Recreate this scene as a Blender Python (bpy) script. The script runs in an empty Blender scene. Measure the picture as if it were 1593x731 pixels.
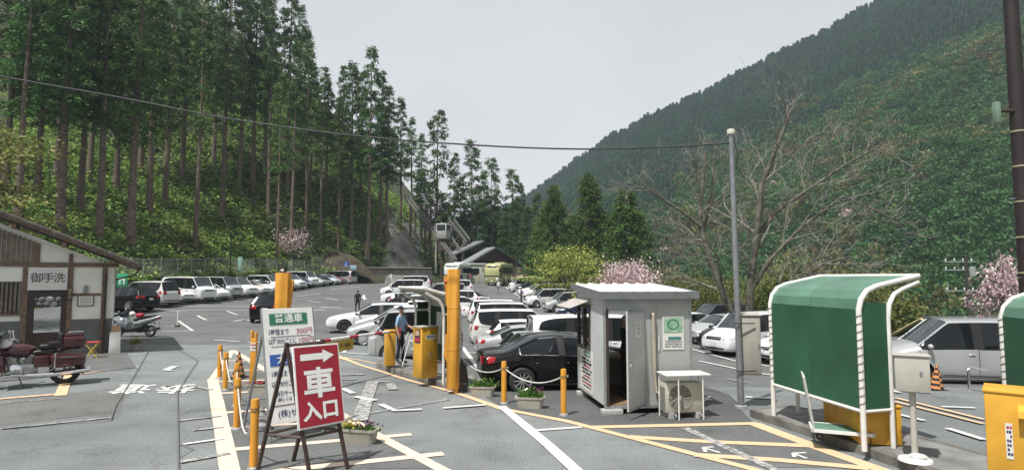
import bpy, bmesh, math, random
import numpy as np
from mathutils import Vector as V, Matrix as MX, noise as NZ
from mathutils.bvhtree import BVHTree

scene = bpy.context.scene
COL = scene.collection
R = math.radians
rnd = random.Random(11)

# ---------------------------------------------------------------- camera
CAM_H = 2.75
PITCH = math.atan(66.5 / 925)
cam_data = bpy.data.cameras.new('camera')
cam_data.sensor_width = 36
cam_data.lens = 925 / 1593 * 36
cam_data.clip_start = 0.1
cam_data.clip_end = 4000
cam = bpy.data.objects.new('camera', cam_data)
cam.location = (0, 0, CAM_H)
cam.rotation_euler = (R(90) + PITCH, 0, 0)
COL.objects.link(cam)
scene.camera = cam

# ---------------------------------------------------------------- sky, sun, exposure
SUN_TO = V((-0.32, -0.38, 1.0)).normalized()          # direction towards the sun
SUN_EL = math.asin(SUN_TO.z)
world = bpy.data.worlds.new('World')
scene.world = world
world.use_nodes = True
wn = world.node_tree
wn.nodes.clear()
w_out = wn.nodes.new('ShaderNodeOutputWorld')
w_bg = wn.nodes.new('ShaderNodeBackground')
sky = wn.nodes.new('ShaderNodeTexSky')
sky.sky_type = 'NISHITA'
sky.sun_disc = False
sky.sun_elevation = SUN_EL
sky.sun_rotation = math.atan2(SUN_TO.x, SUN_TO.y)
sky.air_density = 1.0
sky.dust_density = 4.0
hs = wn.nodes.new('ShaderNodeHueSaturation')
hs.inputs['Saturation'].default_value = 0.12
veil = wn.nodes.new('ShaderNodeMix')                   # thin high cloud over the sky
veil.data_type = 'RGBA'
veil.inputs[0].default_value = 0.78
tc = wn.nodes.new('ShaderNodeTexCoord')
cn = wn.nodes.new('ShaderNodeTexNoise')
cn.inputs['Scale'].default_value = 1.6
cn.inputs['Detail'].default_value = 4
cr = wn.nodes.new('ShaderNodeValToRGB')
cr.color_ramp.elements[0].color = (5.2, 5.15, 5.35, 1)
cr.color_ramp.elements[1].color = (6.9, 6.85, 6.95, 1)
cr.color_ramp.elements[0].position = 0.3
cr.color_ramp.elements[1].position = 0.75
wn.links.new(tc.outputs['Generated'], cn.inputs['Vector'])
wn.links.new(cn.outputs['Fac'], cr.inputs[0])
wn.links.new(sky.outputs[0], hs.inputs['Color'])
wn.links.new(hs.outputs[0], veil.inputs[6])
wn.links.new(cr.outputs[0], veil.inputs[7])
sep = wn.nodes.new('ShaderNodeSeparateXYZ')
el = wn.nodes.new('ShaderNodeValToRGB')                # a hazy sky is brighter towards the horizon
el.color_ramp.elements[0].position = 0.0; el.color_ramp.elements[0].color = (1.38, 1.38, 1.38, 1)
el.color_ramp.elements[1].position = 0.55; el.color_ramp.elements[1].color = (.92, .92, .93, 1)
glow = wn.nodes.new('ShaderNodeMix'); glow.data_type = 'RGBA'; glow.blend_type = 'MULTIPLY'; glow.inputs[0].default_value = 1
wn.links.new(tc.outputs['Generated'], sep.inputs[0]); wn.links.new(sep.outputs['Z'], el.inputs[0])
wn.links.new(veil.outputs[2], glow.inputs[6]); wn.links.new(el.outputs[0], glow.inputs[7])
wn.links.new(glow.outputs[2], w_bg.inputs['Color'])
w_bg.inputs['Strength'].default_value = 0.086
wn.links.new(w_bg.outputs[0], w_out.inputs[0])

sun_data = bpy.data.lights.new('sun', 'SUN')
sun_data.energy = 4.4
sun_data.angle = R(1.2)
sun_data.color = (1.0, 0.965, 0.9)
sun = bpy.data.objects.new('sun', sun_data)
sun.rotation_euler = SUN_TO.to_track_quat('Z', 'Y').to_euler()
sun.location = (-30, 20, 60)
COL.objects.link(sun)

scene.view_settings.view_transform = 'Standard'
scene.view_settings.look = 'None'
scene.view_settings.exposure = 0.5
scene.view_settings.gamma = 1.0
scene.view_settings.use_curve_mapping = False
scene.render.engine = 'CYCLES'
scene.cycles.max_bounces = 5
scene.cycles.diffuse_bounces = 2
scene.cycles.glossy_bounces = 3
scene.cycles.transmission_bounces = 4
scene.cycles.volume_bounces = 0
scene.cycles.transparent_max_bounces = 6
scene.cycles.volume_max_steps = 64
scene.cycles.use_denoising = True

# ---------------------------------------------------------------- terrain heights
def S(t):
    t = max(0.0, min(1.0, t))
    return t * t * (3 - 2 * t)

def gz(x, y):                                          # height of the car park surface
    far = S((y - 44 - 14 * S((x + 10) / 10)) / 44)
    left = .75 * S((-x - 15) / 13) * S((y - 36) / 11)
    dip = -.62 * S((x + 6) / 6) * S((y - 13.5) / 9) * (1 - S((y - 45) / 25))
    return 1.8 * far + (left + dip) * (1 - far)

HILL = [V((-75, 8)), V((-46, 30)), V((-33.5, 44)), V((-32, 60)), V((-30, 88)), V((-22, 101)), V((-13.5, 110)), V((-11, 128)), V((-9, 260))]
EDGE = [V((34, -40)), V((33, 12)), V((24, 30)), V((13, 62)), V((9, 95)), V((7, 128)), V((-4, 150)), V((-30, 300))]

def sdist(line, x, y):                                 # signed distance, positive on the left of the line
    p = V((x, y)); best = 1e9; sg = 1
    for a, b in zip(line, line[1:]):
        d = b - a; t = max(0, min(1, (p - a).dot(d) / d.length_squared))
        q = a + d * t; l = (p - q).length
        if l < best:
            best = l; c = d.x * (p.y - a.y) - d.y * (p.x - a.x); sg = 1 if c > 0 else -1
    return best * sg

def hill_z(x, y):
    s = sdist(HILL, x, y); b = gz(x, y)
    if s < 0: return b + max(-1.5, s * .8)
    k = 1 + .75 * S((y - 80) / 22)
    if s < 1.2: return b + 1.7 * s / 1.2
    if s < 2.4: return b + 1.7
    q = s - 2.4
    h = (.66 * min(q, 40) + .5 * max(0, q - 40)) * k
    n = NZ.noise(V((x * .12, y * .12, 3))) * 1.6 + NZ.noise(V((x * .4, y * .4, 9))) * .5
    return b + 1.7 + h + n * min(1, q / 6)

def ground_z(x, y):
    s = -sdist(EDGE, x, y)
    return gz(x, y) - (min(12, .42 * s) if s > 0 else 0)

def G(x, y):
    return max(ground_z(x, y), hill_z(x, y)) if x < 0 else ground_z(x, y)

def ray(px, py):
    a = (px - 796.5) / 925; b = (365.5 - py) / 925
    return V((a, math.cos(PITCH) - b * math.sin(PITCH), math.sin(PITCH) + b * math.cos(PITCH)))

def at(px, py, h=0.0):                                 # ground point seen at a pixel of the photograph
    d = ray(px, py); lo = t = 2.0
    while t < 420:
        if CAM_H + d.z * t < G(d.x * t, d.y * t) + h: break
        lo = t; t += .5
    for _ in range(16):
        m = (lo + t) / 2
        if CAM_H + d.z * m < G(d.x * m, d.y * m) + h: t = m
        else: lo = m
    return V((d.x * t, d.y * t, G(d.x * t, d.y * t)))

def dep(px, y):                                        # ground point below a column of the photograph at a depth
    x = (px - 796.5) / 925 * y
    return V((x, y, G(x, y)))

def zat(py, y):                                        # height seen at a row of the photograph at a depth
    d = ray(796.5, py)
    return CAM_H + d.z / d.y * y

# ---------------------------------------------------------------- materials
MATS = {}
def mat(name, col, rough=.6, metal=0.0, var=.12, scale=6.0, bump=0.0, bscale=40.0, rand=0.0, col2=None, coat=0.0, spec=.5, emit=0.0, trans=0.0):
    """plain principled material whose colour wanders a little with noise"""
    if name in MATS: return MATS[name]
    m = bpy.data.materials.new(name); m.use_nodes = True
    nt = m.node_tree; p = nt.nodes['Principled BSDF']
    p.inputs['Roughness'].default_value = rough
    p.inputs['Metallic'].default_value = metal
    p.inputs['Specular IOR Level'].default_value = spec
    if coat: p.inputs['Coat Weight'].default_value = coat; p.inputs['Coat Roughness'].default_value = .04
    if trans: p.inputs['Transmission Weight'].default_value = trans
    t = nt.nodes.new('ShaderNodeTexCoord')
    n = nt.nodes.new('ShaderNodeTexNoise'); n.inputs['Scale'].default_value = scale; n.inputs['Detail'].default_value = 5
    nt.links.new(t.outputs['Object'], n.inputs['Vector'])
    r = nt.nodes.new('ShaderNodeValToRGB')
    c2 = col2 or tuple(min(1, c * (1 + var)) for c in col)
    c1 = tuple(c * (1 - var) for c in col) if not col2 else col
    r.color_ramp.elements[0].color = (*c1, 1); r.color_ramp.elements[1].color = (*c2, 1)
    r.color_ramp.elements[0].position = .32; r.color_ramp.elements[1].position = .68
    nt.links.new(n.outputs['Fac'], r.inputs[0])
    out = r.outputs[0]
    if rand:
        oi = nt.nodes.new('ShaderNodeObjectInfo'); h = nt.nodes.new('ShaderNodeHueSaturation')
        mr = nt.nodes.new('ShaderNodeMapRange'); mr.inputs[3].default_value = 1 - rand; mr.inputs[4].default_value = 1 + rand
        mh = nt.nodes.new('ShaderNodeMapRange'); mh.inputs[3].default_value = .5 - rand * .07; mh.inputs[4].default_value = .5 + rand * .07
        nt.links.new(oi.outputs['Random'], mr.inputs[0]); nt.links.new(oi.outputs['Random'], mh.inputs[0])
        nt.links.new(mr.outputs[0], h.inputs['Value']); nt.links.new(mh.outputs[0], h.inputs['Hue'])
        nt.links.new(out, h.inputs['Color']); out = h.outputs[0]
    nt.links.new(out, p.inputs['Base Color'])
    if bump:
        n2 = nt.nodes.new('ShaderNodeTexNoise'); n2.inputs['Scale'].default_value = bscale; n2.inputs['Detail'].default_value = 6
        nt.links.new(t.outputs['Object'], n2.inputs['Vector'])
        b = nt.nodes.new('ShaderNodeBump'); b.inputs['Strength'].default_value = bump; b.inputs['Distance'].default_value = .02
        nt.links.new(n2.outputs['Fac'], b.inputs['Height']); nt.links.new(b.outputs[0], p.inputs['Normal'])
    MATS[name] = m
    return m

def leafmat(name, col, rand=.2, var=.35, scale=.6, rough=.6):
    m = mat(name, col, rough, var=var, scale=scale, rand=rand, spec=.25)
    nt = m.node_tree; p = nt.nodes['Principled BSDF']
    tr = nt.nodes.new('ShaderNodeBsdfTranslucent'); mx = nt.nodes.new('ShaderNodeMixShader')
    mx.inputs[0].default_value = .28
    src = p.inputs['Base Color'].links[0].from_socket
    nt.links.new(src, tr.inputs['Color'])
    nt.links.new(p.outputs[0], mx.inputs[1]); nt.links.new(tr.outputs[0], mx.inputs[2])
    nt.links.new(mx.outputs[0], nt.nodes['Material Output'].inputs['Surface'])
    return m

white = mat('white_paint', (.74, .74, .72), .45, var=.05)
white_steel = mat('white_steel', (.7, .7, .68), .4, var=.1, scale=3)
grey_steel = mat('grey_steel', (.24, .25, .265), .45, .3)
zinc = mat('galvanised_steel', (.42, .44, .45), .4, .6, var=.2, scale=14)
dark = mat('dark_rubber', (.025, .025, .026), .7)
black = mat('black_plastic', (.02, .02, .022), .4)
chrome = mat('chrome', (.75, .75, .76), .12, 1.0, var=.03)
yellow = mat('yellow_paint', (.62, .33, .035), .5, var=.12, scale=3, bump=.04)
orange = mat('orange_paint', (.60, .275, .03), .5, var=.1, scale=2.5, bump=.04)
concrete = mat('concrete', (.30, .29, .27), .85, var=.25, scale=5, bump=.25, bscale=50)
timber = mat('brown_timber', (.165, .11, .078), .7, var=.35, scale=9, bump=.2)
darkwood = mat('dark_brown_wood', (.045, .026, .022), .6, var=.3, scale=10)
paper = mat('paper', (.68, .67, .63), .7, var=.04)
ink = mat('black_print', (.03, .03, .04), .6)
navy_ink = mat('navy_print', (.03, .04, .12), .6)
red_ink = mat('red_print', (.42, .03, .07), .6)
green_ink = mat('green_print', (.03, .17, .10), .6)
blue_ink = mat('blue_print', (.03, .10, .36), .6)
glassd = mat('dark_car_glass', (.010, .012, .015), .06, var=.3, scale=2, spec=.35)
glassl = mat('pale_glass', (.035, .045, .05), .06, var=.3, scale=2, spec=.6)

# ---------------------------------------------------------------- mesh helpers
class MB:
    """collects shapes; build() links them as one mesh object"""
    def __init__(s): s.v = []; s.f = []; s.m = []
    def add(s, vs, fs, mi=0):
        o = len(s.v); s.v += [tuple(p) for p in vs]
        for f in fs: s.f.append(tuple(i + o for i in f)); s.m.append(mi)
        return s
    def box(s, c, d, rz=0.0, mi=0, mx=None):
        x, y, z = d[0] / 2, d[1] / 2, d[2] / 2
        vs = [V((a * x, b * y, e * z)) for e in (-1, 1) for a, b in ((-1, -1), (1, -1), (1, 1), (-1, 1))]
        m = mx if mx is not None else MX.Rotation(rz, 4, 'Z')
        vs = [m @ p + V(c) for p in vs]
        return s.add(vs, [(3, 2, 1, 0), (4, 5, 6, 7), (0, 1, 5, 4), (1, 2, 6, 5), (2, 3, 7, 6), (3, 0, 4, 7)], mi)
    def hexa(s, lo, hi, mi=0):                          # 4 lower + 4 upper corners
        return s.add(list(lo) + list(hi), [(3, 2, 1, 0), (4, 5, 6, 7), (0, 1, 5, 4), (1, 2, 6, 5), (2, 3, 7, 6), (3, 0, 4, 7)], mi)
    def tube(s, pts, r, n=8, mi=0, cap=True, closed=False):
        pts = [V(p) for p in pts]; k = len(pts)
        rs = r if isinstance(r, (list, tuple)) else [r] * k
        t0 = (pts[1] - pts[0]).normalized()
        up = V((0, 0, 1)) if abs(t0.z) < .9 else V((1, 0, 0))
        nn = t0.cross(up).normalized(); vs = []
        for i, p in enumerate(pts):
            a = pts[i - 1] if i or closed else pts[0]
            b = pts[(i + 1) % k] if (i + 1 < k or closed) else pts[-1]
            t = (b - a).normalized() if (b - a).length > 1e-9 else t0
            nn = (nn - t * nn.dot(t))
            nn = nn.normalized() if nn.length > 1e-6 else t.orthogonal().normalized()
            bb = t.cross(nn)
            for j in range(n):
                w = 2 * math.pi * j / n
                vs.append(p + (nn * math.cos(w) + bb * math.sin(w)) * rs[i])
        fs = []
        for i in range(k if closed else k - 1):
            i2 = (i + 1) % k
            for j in range(n):
                j2 = (j + 1) % n
                fs.append((i * n + j, i * n + j2, i2 * n + j2, i2 * n + j))
        if cap and not closed: fs += [tuple(range(n - 1, -1, -1)), tuple((k - 1) * n + j for j in range(n))]
        return s.add(vs, fs, mi)
    def cyl(s, a, b, r0, r1=None, n=16, mi=0):
        return s.tube([a, b], [r0, r0 if r1 is None else r1], n, mi)
    def lathe(s, prof, mx=None, n=24, mi=0):            # (r, z) profile about Z
        mx = mx or MX.Identity(4); vs = []; k = len(prof)
        for r, z in prof:
            for j in range(n):
                w = 2 * math.pi * j / n; vs.append(mx @ V((r * math.cos(w), r * math.sin(w), z)))
        fs = [(i * n + j, i * n + (j + 1) % n, (i + 1) * n + (j + 1) % n, (i + 1) * n + j) for i in range(k - 1) for j in range(n)]
        return s.add(vs, fs, mi)
    def ball(s, c, r, n=10, mi=0, mx=None):
        r = V((r, r, r)) if not hasattr(r, '__len__') else V(r)
        vs = []; h = n // 2 + 1
        for i in range(h):
            a = math.pi * i / (h - 1)
            for j in range(n):
                w = 2 * math.pi * j / n
                p = V((math.sin(a) * math.cos(w) * r.x, math.sin(a) * math.sin(w) * r.y, math.cos(a) * r.z))
                vs.append((mx @ p if mx else p) + V(c))
        fs = [(i * n + j, (i + 1) * n + j, (i + 1) * n + (j + 1) % n, i * n + (j + 1) % n) for i in range(h - 1) for j in range(n)]
        return s.add(vs, fs, mi)
    def prism(s, poly, a, b, mx=None, mi=0):            # polygon in XY extruded z a..b
        mx = mx or MX.Identity(4); n = len(poly)
        vs = [mx @ V((p[0], p[1], a)) for p in poly] + [mx @ V((p[0], p[1], b)) for p in poly]
        fs = [tuple(range(n - 1, -1, -1)), tuple(range(n, 2 * n))] + [(i, (i + 1) % n, n + (i + 1) % n, n + i) for i in range(n)]
        return s.add(vs, fs, mi)
    def build(s, name, mats, parent=None, loc=None, rz=None, bev=0.0, seg=2, ang=38, merge=False):
        me = bpy.data.meshes.new(name)
        me.from_pydata(s.v, [], s.f)
        mats = mats if isinstance(mats, (list, tuple)) else [mats]
        for m in mats: me.materials.append(m)
        if len(mats) > 1: me.polygons.foreach_set('material_index', s.m)
        if bev or merge:
            bm = bmesh.new(); bm.from_mesh(me)
            if merge: bmesh.ops.remove_doubles(bm, verts=bm.verts, dist=1e-4)
            if bev:
                es = [e for e in bm.edges if len(e.link_faces) == 2 and e.calc_face_angle(0) > R(30)]
                bmesh.ops.bevel(bm, geom=es, offset=bev, segments=seg, affect='EDGES', profile=.5, clamp_overlap=True)
            bm.to_mesh(me); bm.free()
        return link(name, me, parent, loc, rz, ang)

def link(name, me, parent=None, loc=None, rz=None, ang=38):
    if len(me.polygons):
        me.polygons.foreach_set('use_smooth', [True] * len(me.polygons))
        me.set_sharp_from_angle(angle=R(ang))
    o = bpy.data.objects.new(name, me); COL.objects.link(o)
    if parent is not None: o.parent = parent
    if loc is not None: o.location = loc
    if rz is not None: o.rotation_euler = (0, 0, rz)
    return o

def tag(o, label=None, cat=None, group=None, kind=None):
    if label: o['label'] = label
    if cat: o['category'] = cat
    if group: o['group'] = group
    if kind: o['kind'] = kind
    return o

def thing(name, label, cat, loc=(0, 0, 0), rz=0.0, group=None):
    o = bpy.data.objects.new(name, None); o.empty_display_size = .2
    COL.objects.link(o); o.location = loc; o.rotation_euler = (0, 0, rz)
    return tag(o, label, cat, group)

KIDS = {}
def kids(o): return [c for c in o.children]

def dup(root, loc, rz=0.0, label=None, group=None, scale=None, tilt=None):
    def cp(o, par):
        c = o.copy(); COL.objects.link(c)
        if par is not None: c.parent = par
        for ch in kids(o): cp(ch, c)
        return c
    c = cp(root, None)
    c.location = loc; c.rotation_euler = (tilt[0] if tilt else 0, tilt[1] if tilt else 0, rz)
    if scale: c.scale = scale if hasattr(scale, '__len__') else (scale,) * 3
    if label: c['label'] = label
    if group: c['group'] = group
    return c

def frame(o, u, v):                                    # matrix with x along u, y along v, origin o
    u = V(u).normalized(); n = u.cross(V(v)).normalized(); v = n.cross(u)
    m = MX.Identity(4)
    for i in range(3): m[i][0] = u[i]; m[i][1] = v[i]; m[i][2] = n[i]; m[i][3] = V(o)[i]
    return m

def text(body, size, mx, m, parent=None, name='lettering', bold=.0, width=None, depth=.003, align='CENTER'):
    """flat lettering standing depth proud of the plane mx (x right, y up)"""
    cu = bpy.data.curves.new('lettering', 'FONT'); cu.body = body; cu.size = size
    cu.align_x = align; cu.align_y = 'CENTER'; cu.offset = bold; cu.resolution_u = 2
    tmp = bpy.data.objects.new('lettering_source', cu); COL.objects.link(tmp)
    dg = bpy.context.evaluated_depsgraph_get()
    me = bpy.data.meshes.new_from_object(tmp.evaluated_get(dg))
    bpy.data.objects.remove(tmp)
    sx = 1.0
    if width and len(me.vertices):
        xs = [v.co.x for v in me.vertices]; sx = width / max(1e-3, max(xs) - min(xs))
    me.transform(mx @ MX.Translation((0, 0, depth)) @ MX.Diagonal((sx, 1, 1, 1)))
    me.materials.clear(); me.materials.append(m)
    return link(name, me, parent)
# ---------------------------------------------------------------- ground sheets
def asphalt_mat(name, ca, cb, stain_lo=.70):
    m = bpy.data.materials.new(name); m.use_nodes = True; nt = m.node_tree; p = nt.nodes['Principled BSDF']
    p.inputs['Roughness'].default_value = .8; p.inputs['Specular IOR Level'].default_value = .35
    t = nt.nodes.new('ShaderNodeTexCoord')
    def noise(sc, det, rough=.55):
        n = nt.nodes.new('ShaderNodeTexNoise'); n.inputs['Scale'].default_value = sc; n.inputs['Detail'].default_value = det
        n.inputs['Roughness'].default_value = rough; nt.links.new(t.outputs['Object'], n.inputs['Vector']); return n.outputs['Fac']
    def ramp(src, a, b, p0=.3, p1=.7):
        r = nt.nodes.new('ShaderNodeValToRGB'); e = r.color_ramp.elements
        e[0].color = (*a, 1); e[1].color = (*b, 1); e[0].position = p0; e[1].position = p1
        nt.links.new(src, r.inputs[0]); return r.outputs[0]
    def mul(a, b, f=1.0):
        x = nt.nodes.new('ShaderNodeMix'); x.data_type = 'RGBA'; x.blend_type = 'MULTIPLY'; x.inputs[0].default_value = f
        nt.links.new(a, x.inputs[6]); nt.links.new(b, x.inputs[7]); return x.outputs[2]
    big = ramp(noise(.13, 4), ca, cb, .35, .65)
    mid = ramp(noise(.9, 5), (.80, .80, .80), (1.08, 1.08, 1.07), .3, .7)
    fine = ramp(noise(26, 3, .7), (.72, .72, .72), (1.22, 1.22, 1.2), .35, .65)
    grit = ramp(noise(110, 2, .7), (.72, .72, .72), (1.25, 1.25, 1.25), .38, .62)
    stain = ramp(noise(.45, 6, .7), (stain_lo, stain_lo * .99, stain_lo * .97), (1, 1, 1), .30, .44)
    v = nt.nodes.new('ShaderNodeTexVoronoi'); v.feature = 'DISTANCE_TO_EDGE'; v.inputs['Scale'].default_value = .16
    wv = nt.nodes.new('ShaderNodeVectorMath'); wv.operation = 'ADD'
    wn_ = nt.nodes.new('ShaderNodeTexNoise'); wn_.inputs['Scale'].default_value = .8; wn_.inputs['Detail'].default_value = 6
    nt.links.new(t.outputs['Object'], wn_.inputs['Vector']); nt.links.new(t.outputs['Object'], wv.inputs[0])
    sc = nt.nodes.new('ShaderNodeVectorMath'); sc.operation = 'SCALE'; sc.inputs['Scale'].default_value = 2.2
    nt.links.new(wn_.outputs['Color'], sc.inputs[0]); nt.links.new(sc.outputs[0], wv.inputs[1]); nt.links.new(wv.outputs[0], v.inputs['Vector'])
    crack = ramp(v.outputs['Distance'], (.62, .62, .62), (1, 1, 1), .0, .0035)
    c = mul(mul(mul(mul(mul(big, mid), fine), grit, .8), stain, .7), crack, .8)
    nt.links.new(c, p.inputs['Base Color'])
    b = nt.nodes.new('ShaderNodeBump'); b.inputs['Strength'].default_value = .35; b.inputs['Distance'].default_value = .01
    nt.links.new(noise(90, 3, .7), b.inputs['Height']); nt.links.new(b.outputs[0], p.inputs['Normal'])
    return m
asphalt = asphalt_mat('asphalt', (.158, .172, .176), (.226, .242, .247))
asphalt_lot = asphalt_mat('asphalt_lot', (.112, .118, .120), (.160, .166, .168))
asphalt_dark = asphalt_mat('asphalt_dark', (.082, .086, .088), (.118, .122, .124), .8)
earth = mat('hill_earth', (.045, .052, .022), .9, var=.5, scale=.5, bump=.6, bscale=3)
rock = mat('netted_rock', (.20, .195, .18), .95, var=.55, scale=.35, bump=1.0, bscale=1.5)
verge = mat('valley_grass', (.05, .075, .02), .9, var=.5, scale=.4, bump=.5, bscale=4)

def sheet(name, xs, ys, zf, mats, mf=None):
    nx, ny = len(xs), len(ys)
    vs = [(x, y, zf(x, y)) for y in ys for x in xs]
    fs = []; mi = []
    for j in range(ny - 1):
        for i in range(nx - 1):
            fs.append((j * nx + i, j * nx + i + 1, (j + 1) * nx + i + 1, (j + 1) * nx + i))
            mi.append(mf((xs[i] + xs[i + 1]) / 2, (ys[j] + ys[j + 1]) / 2) if mf else 0)
    me = bpy.data.meshes.new(name); me.from_pydata(vs, [], fs)
    for m in mats: me.materials.append(m)
    me.polygons.foreach_set('material_index', mi)
    return tag(link(name, me, ang=180), kind='structure')

def span(a, b, st): return [a + (b - a) * i / max(1, round((b - a) / st)) for i in range(round((b - a) / st) + 1)]
gxs = span(-600, -80, 40) + span(-76, -40, 3) + span(-39, 40, .8) + span(43, 100, 4) + span(120, 900, 60)
gys = span(-300, -30, 30) + span(-26, 4, 3) + span(5, 100, .9) + span(103, 160, 3) + span(175, 900, 45)
sheet('parking_lot', gxs, gys, ground_z, [asphalt, verge, asphalt_lot], lambda x, y: 1 if sdist(EDGE, x, y) < -.3 or y > 175 else 2 if y > 24.3 or (y > 18.2 and x > -3) or (y > 15.5 and x > 4.8) else 0)
sheet('hillside', span(-150, -4, 1.6), span(0, 240, 1.6), hill_z, [earth, rock], lambda x, y: 1 if 92 < y < 150 and -19.6 < x / y * 925 / 10 < -13.8 and sdist(HILL, x, y) < 13 else 0)

# ---------------------------------------------------------------- painted markings
def paint_mat(name, col, wear):
    m = bpy.data.materials.new(name); m.use_nodes = True; nt = m.node_tree; p = nt.nodes['Principled BSDF']
    p.inputs['Roughness'].default_value = .7
    t = nt.nodes.new('ShaderNodeTexCoord')
    n = nt.nodes.new('ShaderNodeTexNoise'); n.inputs['Scale'].default_value = 9; n.inputs['Detail'].default_value = 8; n.inputs['Roughness'].default_value = .72
    nt.links.new(t.outputs['Object'], n.inputs['Vector'])
    r = nt.nodes.new('ShaderNodeValToRGB'); e = r.color_ramp.elements
    e[0].color = (.17, .17, .165, 1); e[1].color = (*col, 1); e[0].position = wear - .05; e[1].position = wear + .04
    e2 = r.color_ramp.elements.new(wear + .3); e2.color = (*[c * 1.12 for c in col], 1)
    nt.links.new(n.outputs['Fac'], r.inputs[0]); nt.links.new(r.outputs[0], p.inputs['Base Color'])
    return m
line_white = paint_mat('worn_white_line_paint', (.56, .56, .55), .37)
line_faint = paint_mat('faded_white_line_paint', (.40, .40, .39), .50)
line_orange = paint_mat('worn_orange_line_paint', (.62, .43, .27), .33)
line_pale = paint_mat('worn_pale_orange_line_paint', (.64, .52, .42), .34)
line_yellow = paint_mat('yellow_line_paint', (.60, .36, .11), .36)
seam_mat = mat('asphalt_joint', (.115, .12, .12), .9)

STACK = [0]
def stripe(pts, w, m, name='road_marking', dz=.011, px=True):
    """a painted band along a polyline given by pixels of the photograph, laid on the ground"""
    STACK[0] += 1; dz += STACK[0] * .00025
    P = [at(*p).to_2d() if px else V(p[:2]) for p in pts]
    Q = [P[0]]
    for a, b in zip(P, P[1:]):
        k = max(1, int((b - a).length / .8))
        Q += [a + (b - a) * (i + 1) / k for i in range(k)]
    vs = []
    for i, p in enumerate(Q):
        a = Q[max(0, i - 1)]; b = Q[min(len(Q) - 1, i + 1)]; d = (b - a).normalized(); n = V((-d.y, d.x)) * w / 2
        j = 1 + rnd.uniform(-.05, .05)
        for s in (-1, 0, 1):
            q = p + n * s * j; vs.append((q.x, q.y, ground_z(q.x, q.y) + dz))
    mb = MB(); k = len(Q)
    mb.add(vs, [(i * 3 + c + 1, i * 3 + c, i * 3 + 3 + c, i * 3 + 4 + c) for i in range(k - 1) for c in (0, 1)])
    return tag(mb.build(name, m), kind='structure')

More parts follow.
